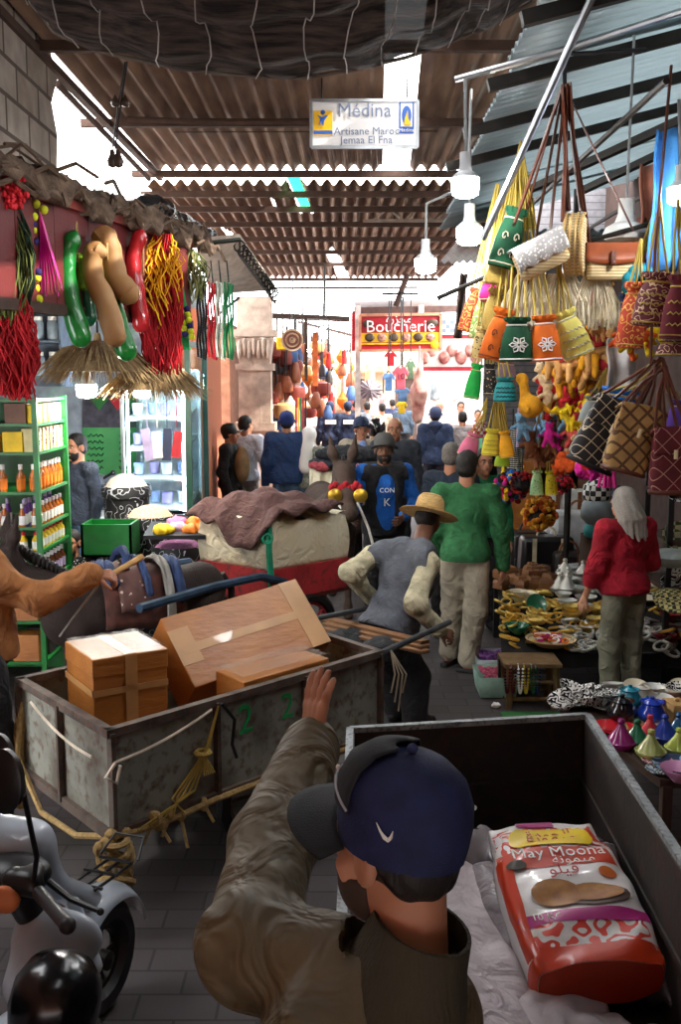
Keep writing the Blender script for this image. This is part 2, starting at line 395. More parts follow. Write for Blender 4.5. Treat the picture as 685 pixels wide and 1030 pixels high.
# galvanised awning over the right-hand stalls, rising to the right
def galv(name, c1='#c6d0d2', c2='#66777c'):
    return mat(name, c1, .38, .55, vs=2, col2=c2, stretch=(.5, 3, 1), bump=.1)
def fibre(name):
    m = galv(name); t = m.node_tree; tr = t.nodes.new('ShaderNodeBsdfTranslucent'); tr.inputs[0].default_value = lin('#d3dfe2'); mx = t.nodes.new('ShaderNodeMixShader'); mx.inputs[0].default_value = .3
    t.links.new(t.nodes['Principled BSDF'].outputs[0], mx.inputs[1]); t.links.new(tr.outputs[0], mx.inputs[2]); t.links.new(mx.outputs[0], t.nodes['Material Output'].inputs[0]); return m
gal = fibre('galvanised')
for k in range(-4, 7):
    y0 = 3.0 + k * 1.15; b = B()
    b.grid(lambda u, v: (lambda x, y: (x, y, 3.88 + (x - .8) * .25 - .012 * k + .018 * math.cos(2 * math.pi * y / .11)))(lerp(.80 + k * .045, 3.4, u), y0 + v * 1.2), 6, 80)
    ob('ceiling_awning', b, gal if k >= 0 else rusty, kind='structure', solid=.004, keep=True)  # opaque nearest sheets are out of view, added to shade the foreground
for y in (4.35, 5.3, 6.3, 7.3):
    b = B(); b.bar((.75, y, 3.76), (3.4, y, 3.76 + 2.65 * .25), .05, .06); ob('beam', b, darksteel, kind='structure')
b = B(); b.bar((1.35, 8.2, 3.7), (2.6, 5.0, 3.95), .05); b.bar((1.9, 8.2, 3.75), (3.1, 5.2, 4.1), .05); ob('beam', b, darksteel, kind='structure')
b = B(); b.grid(lambda u, v: (lerp(1.2, 3.2, u), lerp(9.6, 12.2, v), 3.65 + .02 * math.cos(u * 2 / .09 * 6.28)), 180, 2)
ob('ceiling_stall', b, gal, kind='structure', solid=.004, keep=True)
# walls
blk = bricks('concrete_block', '#b5a99e', '#9c8d80', '#5d5148', .4, .2, .014, rot=(R(90), R(90), 0))
b = B(); b.grid(lambda u, v: (-1.9, lerp(2.2, 6.55 + .12 * math.sin(v * 40) * (v > .1), u), lerp(3.45, 5.6, v)), 2, 12); ob('wall_left', b, blk, solid=.2, kind='structure', keep=True, smooth=False)
whitewall = mat('sunlit_plaster', '#f3efe8', .9, var=.06, vs=2, bump=.3, bs=12)
b = B(); b.hexa((-3.4, 6.9, 2.9), (.25, 0, 0), (0, 5, 0), (0, 0, 1.9)); ob('wall_beyond', b, whitewall, kind='structure', keep=True)
b = B(); b.hexa((-4.6, 4, 0), (.1, 0, 0), (0, 8, 0), (0, 0, 3.4)); ob('wall_shop', b, mat('shop_wall', '#a9b0b5', .8), kind='structure', keep=True)
b = B(); b.hexa((-4.6, 11.2, 0), (3.1, 0, 0), (0, .1, 0), (0, 0, 3.4)); ob('wall_back', b, mat('shop_back', '#8f989c', .8), kind='structure', keep=True)
b = B(); b.hexa((-4.6, 4.2, 3.3), (2.7, 0, 0), (0, 7.0, 0), (0, 0, .08)); ob('ceiling_shop', b, mat('shop_ceiling', '#5a504a', .9), kind='structure', keep=True)
A0, A1 = V((-1.5, 10.6, 0)), V((-1.74, 14.6, 0))
b = B(); b.hexa(A0, A1 - A0, (-.25, 0, 0), (0, 0, 3.0)); ob('wall_terracotta', b, terra, kind='structure', keep=True)
# carved stone column beside the terracotta wall
b = B(); st = mat('carved_stone', '#b9a595', .9, bump=.6, bs=30, vs=8)
cx, cy = -1.27, 15.0
b.box((cx, cy, .75), (.52, .4, 1.5)); b.box((cx, cy, 1.55), (.6, .46, .12)); b.box((cx, cy, 2.0), (.48, .36, .8)); b.box((cx, cy, 2.43), (.56, .44, .1)); b.box((cx, cy, 2.65), (.44, .36, .4), tp=1.25); b.box((cx, cy, 2.92), (.62, .5, .1)); b.box((cx, cy, 3.2), (.5, .42, .5))
ar = [(.1 * math.cos(a), .22 * math.sin(a)) for a in [math.pi * i / 10 for i in range(11)]]
b.prism([(x, z) for x, z in ar] + [(-.1, -.5), (.1, -.5)], -.03, Matrix.Translation((cx, cy - .19, 2.08)))
for i in range(7): b.ell((cx - .21 + i * .07, cy - .24, 2.68 + .04 * (i % 2)), (.035, .04, .14))
ob('column_stone', b, st, kind='structure')
b = B(); b.hexa((3.15, 2, 0), (.1, 0, 0), (0, 10.3, 0), (0, 0, 4.6)); b.hexa((3.15, 12.3, 0), (.1, 0, 0), (0, 6.7, 0), (0, 0, 3.3)); b.hexa((3.45, -4.5, 0), (.1, 0, 0), (0, 6.6, 0), (0, 0, 4.6)); b.hexa((3.15, 2, 0), (.4, 0, 0), (0, .1, 0), (0, 0, 4.6)); ob('wall_right', b, mat('stall_dark', '#41302a', .9), kind='structure', keep=True)  # stretch beside the camera added to block sun; far stretch lowered to admit it
b = B(); b.hexa((1.75, 12.2, 0), (1.45, 0, 0), (0, .1, 0), (0, 0, 5.2)); ob('wall_stall', b, patt('shutter', 'stripes', '#6d6a6d', '#4a474a', 12, .15), kind='structure', keep=True)
# far end of the lane
fw = mat('far_plaster', '#efe6dc', .9, var=.1, vs=.6)
for nm, o, s in (('wall_far', (-7, 46, 0), (14, .3, 3.5)), ('wall_far_left', (-2.3, 29, 0), (.2, 17, 4.2)), ('wall_far_right', (3.3, 19, 0), (.2, 27, 3.6)), ('wall_lane', (-1.9, 15.4, 0), (.2, 13.6, 3.1))):
    b = B(); b.hexa(o, (s[0], 0, 0), (0, s[1], 0), (0, 0, s[2])); ob(nm, b, fw if nm != 'wall_lane' else mat('lane_wall', '#9a6a52', .9), kind='structure', keep=True)
# red timber fascia over the left shop and the ragged thatch ledge on it
redwood = mat('red_paint', '#742524', .6, vs=3, col2='#561a1a', bump=.12)
F0, F1 = V((-1.86, 4.5, 2.68)), V((-1.12, 7.6, 2.70))
root = T('shop_fascia', 'red painted timber fascia board over the shop front at left', 'fascia', (F0.x, F0.y, 2.68))
d = (F1 - F0); n = d.cross(V((0, 0, 1))).normalized()
for i in range(8):
    a = F0 + d * (i / 8); c = d / 8 * .985
    b = B(); b.hexa(a, c, -n * .03, (0, 0, .57)); ob('board', b, redwood, root, smooth=False)
b = B(); b.hexa(F0 + V((0, 0, .55)) + n * .03, d, -n * .08, (0, 0, .05)); ob('top_rail', b, mat('red_rail', '#84382f', .6), root)
b = B(); b.hexa(F0 + V((0, 0, -.05)) + n * .015, d, -n * .06, (0, 0, .06)); ob('bottom_rail', b, darkwood, root)
b = B()
def ledge(u, v):
    p = F0 + d * (u * 1.12) + V((0, 0, .59)); r = math.sin(v * math.pi)
    q = p - n * (v * .6 - .1) + V((0, 0, .09 * r + .0 * v + .05 * math.sin(u * 37 + v * 11) + .05 * math.sin(u * 91 + v * 23)))
    return q
b.grid(ledge, 70, 10); ob('ledge_thatch', b, mat('thatch_rubble', '#4b3a30', 1, bump=.9, bs=50, vs=12, col2='#7a6655'), kind='structure', solid=.03)
b = B()
for i in range(140):
    u = rnd.random(); v = rnd.random() * .6; p = V(ledge(u, v)); q = p + d.normalized() * rnd.uniform(-.5, .5) + V((rnd.uniform(-.1, .1), 0, rnd.uniform(-.08, .04)))
    b.tube([p, (p + q) / 2 + V((0, 0, .06)), q], rnd.uniform(.004, .014), 4)
ob('ledge_stick_litter', b, mat('twig', '#5d4a3b', .9), kind='structure')
b = B(); b.hexa((-6, -4.5, 0), (12, 0, 0), (0, .2, 0), (0, 0, 4.6)); ob('wall_behind', b, mat('lane_wall', '#9a6a52', .9), kind='structure', keep=True)  # unseen closing wall added to cut light from behind the camera
b = B(); b.hexa((-3.2, -4.5, 0), (.2, 0, 0), (0, 8, 0), (0, 0, 4.4)); ob('wall_left_behind', b, mat('lane_wall', '#9a6a52', .9), kind='structure', keep=True)
# ================================================================ CARTS, LOADS, SCOOTER
def rustpaint(name, c1, c2, c3, s1=3, amt=.5):
    t = NT(name); co = t.coord(); n1 = t.ramp(t.noise(co, s1, 6), .42, .62); n2 = t.ramp(t.noise(co, s1 * 6, 4), .5, .72)
    c = t.mix(n2, t.mix(n1, lin(c1), lin(c2)), lin(c3)); t.l(c, t.b.inputs['Base Color']); t.b.inputs['Roughness'].default_value = .7; t.bump(t.noise(co, 40), .15); return t.m
cartm = rustpaint('worn_cart_paint', '#8a8b80', '#625d52', '#55392a', 3.4); cartf = rustpaint('rusty_frame', '#5f564e', '#3d332d', '#6b4027', 8)
def carton(name, tape=True):
    t = NT(name); co = t.coord(); n = t.ramp(t.noise(co, 4, 4), .3, .7); t.l(t.mix(n, lin('#b0702e'), lin('#935520')), t.b.inputs['Base Color'])
    t.b.inputs['Roughness'].default_value = .5; t.b.inputs['Coat Weight'].default_value = .12; t.b.inputs['Coat Roughness'].default_value = .25
    mp = t.n('ShaderNodeMapping'); mp.inputs['Scale'].default_value = (5, 5, 22); t.l(co, mp.inputs[0]); t.bump(t.noise(mp.outputs[0], 2.2, 3), .5, .012); return t.m
cart_bx = carton('taped_carton'); film = glassy('stretch_film', '#efe6d8', .3, .25); tapem = mat('parcel_tape', '#b98a56', .4, coat=.1, var=.1)
ropem = mat('rope', '#a98d5c', .95, vs=40, bump=.6, bs=120); ropew = mat('rope_white', '#d9cbb8', .9)
def sag(a, b, s, n=8): return [lerp(V(a), V(b), i / n) - V((0, 0, s * 4 * (i / n) * (1 - i / n))) for i in range(n + 1)]
# ---- grey metal handcart
ZR, ZB = .86, .42
N, Rr, L = Pz(110, 737, ZR), Pz(381, 657, ZR), Pz(30, 683, ZR); eu = Rr - N; ev = L - N
ev = ev - eu * (ev.dot(eu) / eu.dot(eu)) * .35; Fc = N + eu + ev; dz = V((0, 0, ZB - ZR))
cart = T('handcart', 'worn grey metal handcart loaded with brown cartons, green digits on its side', 'cart', (lerp(N, Fc, .5).x, lerp(N, Fc, .5).y, 0))
un, vn = eu.normalized(), ev.normalized()
for i in range(3):
    b = B(); b.hexa(N + eu * (i / 3) + un * .012, eu / 3 - un * .024, vn * .015, dz); ob('side_panel', b, cartm, cart, smooth=False)
b = B(); b.hexa(N + ev, eu, vn * .015, dz); ob('side_panel', b, cartm, cart, smooth=False)
for i in range(2):
    b = B(); b.hexa(N + ev * (i / 2) + vn * .012, ev / 2 - vn * .024, un * .015, dz); ob('end_panel', b, cartm, cart, smooth=False)
b = B(); b.hexa(N + eu, ev, -un * .015, dz); ob('end_panel', b, cartm, cart, smooth=False)
b = B(); b.hexa(N + dz, eu, ev, (0, 0, .02)); ob('cart_bed', b, darkwood, cart)
b = B()
for p, q in ((N, eu), (N + ev, eu), (N, ev), (N + eu, ev)):
    b.bar(p - q.normalized() * .02, p + q * 1.01, .04, .035); b.bar(p + dz, p + dz + q, .045, .045)
ob('rim', b, cartf, cart)
for t in (0, 1 / 3, 2 / 3, 1):
    b = B(); b.bar(N + eu * t - vn * .012, N + eu * t + dz - vn * .012, .035, .02, up=un); ob('stake', b, cartf, cart)
for t in (.5, 1):
    b = B(); b.bar(N + ev * t - un * .012, N + ev * t + dz - un * .012, .035, .02, up=vn); ob('stake', b, cartf, cart)
def wheel(parent, c, axis, r, w, tm=black, rm=steel, spokes=8, nm='wheel'):
    ax = V(axis).normalized(); M = ax.to_track_quat('Z', 'Y').to_matrix(); b = B(); b.torus(c, r - w * .5, w * .5, M, 28, 8); o = ob(nm, b, tm, parent)
    b = B(); b.torus(c, r - w, w * .18, M, 24, 5); b.lathe([(.0, -w * .6), (r * .16, -w * .5), (r * .16, w * .5), (0, w * .6)], 12, c, M)
    for i in range(spokes):
        a = 2 * math.pi * i / spokes; b.tube([V(c), V(c) + M @ V((math.cos(a), math.sin(a), 0)) * (r - w)], r * .035, 5)
    ob('rim_and_spokes', b, rm, o); return o
for k in (.12, .88): wheel(cart, N + eu * .57 + ev * k + V((0, 0, .29 - ZR)), vn, .29, .07, rm=cartf)
b = B(); b.tube([N + eu * .57 + ev * .05 + V((0, 0, .29 - ZR)), N + eu * .57 + ev * .95 + V((0, 0, .29 - ZR))], .022, 8); ob('axle', b, cartf, cart)
for sp, e1 in ((ev * .03, P(452, 626, 6.1)), (ev * .95, P(398, 606, 6.9))):
    b = B(); b.tube([N + eu * .8 + sp - V((0, 0, .03)), N + eu + sp - V((0, 0, .02)), e1], .018, 8); ob('shaft', b, mat('shaft_grey', '#4a4d52', .5, .5), cart)
gpaint = mat('green_paint', '#1fa356', .6, vs=20)
for tx, t, sz in (('2', .44, .2), ('2', .6, .18)):
    o = N + eu * t - vn * .004 + V((0, 0, -.13)); text('painted_digit', tx, sz, frame(o, eu, V((0, 0, 1))), gpaint, cart, .001, lab='green hand-painted digit')
b = B(); b.tube(sag(N + ev * .8 - un * .03 + V((0, 0, -.05)), N + ev * .1 - un * .04 - V((0, 0, .12)), .03), .0065, 6); b.tube(sag(N - vn * .03 - V((0, 0, .12)), N + eu * .31 - vn * .03 - V((0, 0, .02)), .02), .0065, 6)
b.tube([N - vn * .04 - V((0, 0, .12)), N - vn * .05 + un * -.05 - V((0, 0, .16)), N - vn * .05 - V((0, 0, .2)), N - vn * .05 + un * .02 - V((0, 0, .13))], .008, 6); ob('rope', b, ropew, cart)
b = B(); q = N + eu * .33 - vn * .035
for k in range(5): b.tube([q + V((0, 0, -.01)), q + un * (-.06 - .005 * k) + V((0, 0, -.2)), q + un * (-.14 - .03 * k) + V((0, 0, -.36)), N + un * (.1 + .06 * k) - vn * .04 + dz], .005, 6)
b.torus(q + un * -.09 + V((0, 0, -.2)), .03, .012, None, 10, 5)
for k in range(6): b.tube([q + un * -.09 + V((0, 0, -.2)), q + un * (-.1 + .012 * k) - vn * .02 + V((0, 0, -.3))], .004, 4)
ob('rope', b, mat('rope_yellow', '#b59a4e', .95, bump=.6, bs=120), cart)
b = B(); b.tube([N + eu * .34 - vn * .04, N + eu * .38 - vn * .05 - V((0, 0, .09)), N + eu * .37 - vn * .05 - V((0, 0, .2)), N + eu * .385 - vn * .05 - V((0, 0, .27))], .008, 6); ob('rope', b, black, cart)
b = B(); nb = N + dz - vn * .02
b.tube([N + ev * 1.0 - V((0, 0, .1)), N + ev * .95 - un * .05 + dz * .8, N + ev * .7 - un * .04 + dz * 1.25, N + ev * .3 - un * .04 + dz * 1.2, nb, nb + un * .2 - V((0, 0, .02)), N + eu * .33 + dz - vn * .03, N + eu * .66 + dz - vn * .03, N + eu + dz - vn * .02], .014, 6)
for k in range(10):
    p = nb + un * (rnd.uniform(-.12, .55)) + V((0, 0, rnd.uniform(-.03, .02))); b.ell(p, (rnd.uniform(.015, .04), .025, rnd.uniform(.02, .04)), None, 7, 5); b.tube([p, p + V((rnd.uniform(-.05, .05), -.02, -rnd.uniform(.06, .2)))], .008, 5)
for k in range(7): b.torus(nb + V((0, 0, -.02 - .035 * k)), .05 + .01 * (k % 3), .014, Matrix.Rotation(.5 * k, 3, 'X'), 12, 5)
b.tube([N + ev - V((0, 0, .15)), N + ev - un * .03 - V((0, 0, .35)), N + ev - un * .03 - V((0, 0, .62))], .03, 6); ob('rope', b, ropem, cart)
b = B(); q = N + eu - vn * .02
for k in range(4): b.tube([q + V((.05, 0, .02)), q + V((.07 + .02 * k, -.03, -.1)), q + V((.05 + .02 * k, -.03, -.2 - .05 * (k % 3)))], .005, 5)
ob('rope', b, mat('rope_pale', '#a59a85', .95), cart)
# cartons
def carton_box(label, o, a, bb, c, group=None, flap=True):
    o, a, bb, c = V(o), V(a), V(bb), V(c); r = T('carton', label, 'box', o); B1 = B(); B1.hexa(o, a, bb, c); ob('box_body', B1, cart_bx, r, bevel=.006, smooth=False); return r
F = P(93, 665, 4.35); zt = F.z; a = Pz(168, 653, zt) - F; c = Pz(52, 638, zt) - F; c = c - a * (c.dot(a) / a.dot(a)); c = c.normalized() * .38; a = a.normalized() * .36
r = carton_box('cube-shaped brown carton wrapped in clear film at the cart front corner', F + V((0, 0, -.36)), a, c, (0, 0, .36))
b = B(); b.hexa(F + V((0, 0, -.085)) - a * .012 - c * .012, a * 1.024, c * 1.024, (0, 0, .09)); ob('lid', b, cart_bx, r, bevel=.006, smooth=False)
b = B(); n = a.cross(c).normalized()
for t in (.42,):
    b.hexa(F + a * t + V((0, 0, .006)), a * .16, c, (0, 0, .002)); b.hexa(F + a * t - c * .016, a * .16, (0, 0, -.35), -c * .006)
b.hexa(F + V((0, 0, -.14)) - c * .016, a, (0, 0, -.03), -c * .006); b.hexa(F + V((0, 0, -.14)) - a * .016, c, (0, 0, -.03), -a * .006); ob('tape', b, tapem, r, smooth=False)
def crump(o, a, c, amp, nu=22, nv=18):
    n = a.cross(c).normalized(); n = n if n.z > 0 else -n
    g = B(); g.grid(lambda u, v: o + a * u + c * v + n * (amp * (.6 + .5 * math.sin(u * 23 + 7 * math.sin(v * 9)) * math.sin(v * 19 + 5 * math.sin(u * 8)))), nu, nv); return g
fm_ = NT('clear_wrap'); fm_.b.inputs['Base Color'].default_value = lin('#cfc4b4'); fm_.b.inputs['Specular IOR Level'].default_value = .15; fm_.b.inputs['Roughness'].default_value = .35; fm_.b.inputs['Alpha'].default_value = .2; wrapm = fm_.m
ob('plastic_wrap', crump(F + V((0, 0, .012)), a, c, .012), wrapm, r)
o = P(196, 692, 4.62); u = P(333, 645, 5.1) - o; v = P(172, 619, 4.86) - o; v = v - u * (v.dot(u) / u.dot(u)); w = u.cross(v).normalized(); w = w if w.z > 0 else -w
r = carton_box('large brown carton leaning across the middle of the cart', o - w * .27, u, v, w * .27)
b = B(); b.hexa(o + v * .44 + w * .001, u, v * .12, w * .002); b.hexa(o - u * .002 + v * .3, u * .14, v * .0 + v * .5, w * .0025); b.hexa(o + u * .86 + v * .0, u * .14, v, w * .0025); ob('tape', b, tapem, r, smooth=False)
o = N + eu * .46 + vn * .05 + V((0, 0, -.3)); r = carton_box('flat brown carton in crinkled film lying against the cart side', o, un * .56, vn * .24, V((0, 0, .33)))
ob('plastic_wrap', crump(o + V((0, 0, .347)), un * .56, vn * .24, .012), wrapm, r)
b = B(); ob_ = b.hexa(N + un * .05 + vn * .05 + dz + V((0, 0, .02)), un * .5, ev - vn * .1, (0, 0, .07)); r = carton_box('brown carton at the bottom of the cart under the others', N + un * .06 + vn * .06 + dz + V((0, 0, .022)), un * 1.2, ev - vn * .14, (0, 0, .1))
# planks and net sack resting across the shaft end
for i in range(3):
    b = B(); p0, p1 = P(328, 622 + i * 5, 6.5 - .08 * i), P(428, 646 + i * 5, 5.75 - .05 * i); b.bar(p0, p1, .07, .02); tag(ob('plank', b, wood, bevel=.003), ('upper', 'middle', 'lower')[i] + ' long brown plank laid over the cart end beside the straw hat man', 'plank', 'planks on the cart')
b = B(); o = Fc - un * .15; blob(b, [('e', P(352, 647, 6.15), (.2, .15, .09)), ('e', P(385, 655, 5.9), (.14, .12, .09))], .018, .05, .012, 60); tag(ob('sack', b, mat('black_net', '#1d1e22', .7, vs=50, bump=.9, bs=80)), 'crumpled black plastic sack under the planks at the cart end', 'sack')
# ---- red donkey cart with cream tarpaulin load
Y = 7.2; tc = P(270, 578, Y); zt = P(270, 528, Y).z
ra = P(348, 560, Y + .55) - tc; ra.z = 0; rb = P(203, 556, Y + .45) - tc; rb.z = 0; hz = zt - tc.z
rc = T('donkey_cart', 'red painted donkey cart under the cream tarpaulin load', 'cart', (tc.x, tc.y + .5, 0))
redp = rustpaint('red_cart_paint', '#a8242a', '#8a1a20', '#5b2a22', 4)
zb = tc.z + .03; o = V((tc.x, tc.y, zb)) - ra.normalized() * .03 - rb.normalized() * .03; hh = .26
for p, q, t_ in ((o, ra * 1.06, rb), (o + rb * 1.06, ra * 1.06, -rb), (o, rb * 1.06, ra), (o + ra * 1.06, rb * 1.06, -ra)):
    b = B(); b.hexa(p, q, t_.normalized() * .025, (0, 0, -hh)); ob('side_panel', b, redp, rc, smooth=False)
b = B(); b.hexa(o + V((0, 0, -hh)), ra * 1.06, rb * 1.06, (0, 0, .03)); ob('cart_bed', b, darkwood, rc)
for k in (.04, 1.0): wheel(rc, o + ra * .53 + rb * (1.06 * k) + V((0, 0, .33 - zb)), rb, .33, .09, rm=redp)
bl = mat('blue_shaft', '#3d5a78', .5, .3, vs=10, col2='#27384a')
b = B(); b.tube([o + V((0, 0, -.1)) + ra * .2, P(262, 580, 7.05), P(215, 590, 6.5), P(140, 612, 5.9)], .03, 8); ob('shaft', b, bl, rc)
b = B(); b.tube([o + rb + V((0, 0, -.1)), P(190, 565, 7.2), P(120, 575, 6.9)], .03, 8); ob('shaft', b, bl, rc)
b = B(); b.bar(P(178, 600, 6.35), P(205, 578, 6.9), .07, .02); ob('pale_slat', b, mat('pale_wood', '#c79f63', .7), rc)
tl = T('tarpaulin_load', 'cream tarpaulin bale tied with green cord on the red cart', 'tarpaulin', tc)
tm = mat('cream_tarp', '#efe5cb', .8, vs=3, col2='#cdbd9a', bump=.2)
foldify(tm)
b = B(); ze = V((0, 0, hz)); cen = tc + (ra + rb) / 2
def tarp(u, v):
    cs = [tc, tc + ra, tc + ra + rb, tc + rb]; t = (u % 1) * 4; i = int(t) % 4; p = lerp(cs[i], cs[(i + 1) % 4], t - int(t))
    k = 1 + .05 * math.sin(v * 3.1) - .03 * v + .012 * math.sin(u * 60) * (1 - v); z = v * hz + .02 * math.sin(u * 44) * v
    return cen + (p - cen) * k + V((0, 0, z + .02))
b.grid(tarp, 64, 10); ob('tarpaulin', b, tm, tl, solid=.01)
b = B(); b.grid(lambda u, v: tc + ra * u + rb * v + V((0, 0, hz + .02 + .1 * math.sin(u * 3.1) * math.sin(v * 3.1) + .015 * math.sin(u * 21 + v * 9))), 20, 20); ob('bale_top', b, tm, tl)
b = B(); q = tc - ra * .03 - rb * .03
for k in range(3): b.tube([q + V((0, 0, hz + .03)) + ra * (.02 * k), q + V((0, -.03, hz * .5)) + ra * .02 * k, q + V((0, -.03, -.1 + .05 * k)) + ra * (.02 + .02 * k)], .011, 6)
b.torus(q + V((0, -.03, hz * .75)), .035, .011, Matrix.Rotation(R(90), 3, 'X'), 12, 5); ob('green_cord', b, mat('green_cord', '#1f8f6b', .7), tl)
bk = mat('brown_blanket', '#6b4b47', .98, vs=14, col2='#4c3532', bump=.6, bs=60); foldify(bk)
b = B()
def blank(u, v):
    p = tc + ra * lerp(-.06, .82, u) + rb * lerp(-.15, 1.1, v); z = hz + .085 + .1 * math.sin(max(0, min(1, u)) * 3.1) * math.sin(max(0, min(1, v)) * 3.1) + .025 * math.sin(u * 15 + v * 7) + .02 * math.sin(v * 23)
    ed = .30 * max(0, 1 - u * 8) * (.25 + .75 * max(0, math.sin(v * 5.0))) ; return p + V((0, 0, z - ed)) - ra.normalized() * .04 * max(0, 1 - u * 8)
b.grid(blank, 40, 30); tag(ob('blanket', b, bk, solid=.02), 'folded dark brown blanket spread over the cream tarpaulin bale', 'blanket')
# ---- load behind the facing donkey
Y = 10.6; o = P(312, 505, Y); u = V((P(372, 500, Y).x - o.x, .1, 0)); ld = T('tarpaulin_load', 'cream tarpaulin bundle behind the facing donkey under dark clothes', 'tarpaulin', o)
b = B(); b.grid(lambda s_, t: o + u * s_ + V((0, -.08 * math.sin(t * 3.1) + .02 * math.sin(s_ * 30), .36 * t - .03 * math.sin(s_ * 3.1) * t)), 24, 10); ob('tarpaulin', b, tm, ld, solid=.02)
b = B(); b.hexa(o + V((0, .03, -.05)), u, (0, .7, 0), (0, 0, .4)); ob('bale_body', b, tm, ld)
b = B(); b.hexa(o + V((0, .03, -.35)), u, (0, .7, 0), (0, 0, .3)); b.bar(o + V((.1, .3, -.9)), o + V((.1, .3, -.3)), .06); b.bar(o + u + V((-.1, .3, -.9)), o + u + V((-.1, .3, -.3)), .06); ob('pallet', b, darkwood, ld)
for i, (px, py, w, h_, c, lab) in enumerate(((350, 457, .36, .1, '#17181d', 'heap of black garments on top of the cream bundle'), (338, 466, .3, .07, '#22252e', 'navy folded garment under the black heap'), (362, 468, .15, .07, '#b9788a', 'pink and black patterned cloth hanging on the cream bundle'), (322, 467, .12, .05, '#9c3e44', 'dark red folded cloth at the left of the bundle'), (374, 474, .09, .05, '#3f8f6f', 'green folded cloth at the right of the bundle'))):
    b = B(); q = P(px, py, Y + .15); blob(b, [('e', q, (w, .25, h_)), ('e', q + V((w * .5, -.1, -.02)), (w * .5, .15, h_ * .8))], .02, .05, .02, 30); m_ = mat('garment_' + c[1:], c, .9, bump=.4) if i != 2 else patt('pink_pattern', 'scroll', '#d08a9c', '#1b1a20', 12, .4); foldify(m_); tag(ob('garment', b, m_), lab, 'garment', 'clothes on the bundle')
# ---- dark steel cart at the right front
ZR, ZB = 1.0, .52
A_, B_ = Pz(352, 736, ZR), Pz(591, 722, ZR); D_ = Pz(686, 886, ZR); side = V((-.03, -1.2, 0)).normalized() * 1.86; wid = B_ - A_; dz = V((0, 0, ZB - ZR)); wn, sn = wid.normalized(), side.normalized()
bin_ = T('cargo_cart', 'dark steel box cart with a bright worn rim, flour bags inside', 'cart', (lerp(A_, B_, .5).x, A_.y - .7, 0))
inner = rustpaint('dark_cart_inside', '#2b2420', '#1d1917', '#3d2319', 3); rimm = rustpaint('worn_rim', '#9ba1a4', '#7d8486', '#4d4540', 9)
for p, q, t_, nm in ((A_, wid, -sn, 'end_panel'), (B_, side, -wn, 'side_panel'), (A_, side, wn, 'side_panel'), (A_ + side, wid, sn, 'end_panel')):
    b = B(); b.hexa(p, q, -t_ * .02 if nm == 'x' else t_ * .018, dz); pn = ob(nm, b, inner, bin_, smooth=False)
    b = B(); i_ = (wn if q is side else sn); b.bar(p + V((0, 0, .008)), p + q + V((0, 0, .008)), .026, .02); ob('rim', b, rimm, pn)
    b = B(); b.bar(p + dz * .5 - i_ * 0, p + q + dz * .5, .05, .02); ob('rail', b, inner, pn)
b = B(); b.hexa(A_ + dz, wid, side, (0, 0, -.02)); ob('cart_bed', b, inner, bin_)
for k in (-.06, 1.06): wheel(bin_, A_ + wid * k + side * .5 + V((0, 0, .3 - ZR)), wn, .3, .09)
b = B(); b.tube([A_ + wid * -.05 + side * .5 + V((0, 0, .3 - ZR)), A_ + wid * 1.05 + side * .5 + V((0, 0, .3 - ZR))], .025, 8); ob('axle', b, darksteel, bin_)
b = B()
for q in (A_, B_, A_ + side, A_ + wid + side): b.bar(q + dz, V((q.x, q.y, .3)), .04)
ob('undercarriage', b, darksteel, bin_)
# flour bag
fo = P(604, 988, 2.5); lx = V((1, .22, .06)).normalized(); top_ = P(543, 838, 3.1); ly = top_ - fo; FL = ly.length; ly.normalize(); lx = (lx - ly * lx.dot(ly)).normalized(); lz = lx.cross(ly)
lz = lz if lz.z > 0 else -lz
fb = T('flour_bag', 'orange and white printed flour bag with yellow badge lying in the steel cart', 'bag', fo - lz * .1)
w2, hh = .2, .085
def bag(u, v):
    a = u * 2 * math.pi; ca, sa = math.cos(a), math.sin(a); e = .55
    x = math.copysign(abs(ca) ** e, ca) * w2 * (.86 + .14 * math.sin(min(1, v * 1.2) * 3.14) ** .4); z = math.copysign(abs(sa) ** e, sa) * hh * (max(.05, math.sin(min(.97, v * .76 + .22) * 3.14)) ** .4)
    return fo + lx * x + ly * (v * FL) + lz * (z + .006 * math.sin(v * 25 + u * 30))
b = B(); b.grid(bag, 48, 30); vs0 = [bag(i / 48, 0) for i in range(48)]; b.add(vs0, [tuple(range(48))]); b.add([bag(i / 48, 1) for i in range(48)], [tuple(range(48))])
fbw = mat('bag_white', '#d9d4d2', .35, var=.05, coat=.3); fbo = mat('bag_orange', '#d8431c', .35, vs=5, col2='#c43414', coat=.3); ob('bag_body', b, fbw, fb)
b = B(); b.grid(lambda u, v: bag(u, v * .07) + (bag(u, v * .07) - fo - ly * (v * .07 * FL)) * .012 - ly * .003, 48, 3); b.add([bag(i / 48, 0) - ly * .004 for i in range(48)], [tuple(range(48))]); ob('bag_base', b, fbo, fb)
def on(x, y, o=.002):
    """point on the bag's upper face, x in -1..1 across, y in 0..1 along"""
    u = math.acos(max(-1, min(1, math.copysign(abs(x) ** (1 / .55), x)))) / (2 * math.pi); return bag(u, y) + lz * o
def decal(nm, m, poly, o=.002, lab=None, nu=14, nv=8):
    b = B(); b.grid(lambda u, v: on(lerp(*poly(v), u), poly.y(v), o), nu, nv); return ob(nm, b, m, fb)
class Q:
    def __init__(s, y0, y1, l, r): s.y0, s.y1, s.l, s.r = y0, y1, l, r
    def y(s, v): return lerp(s.y0, s.y1, v)
    def __call__(s, v): return s.l(v), s.r(v)
cst = lambda k: (lambda v: k)
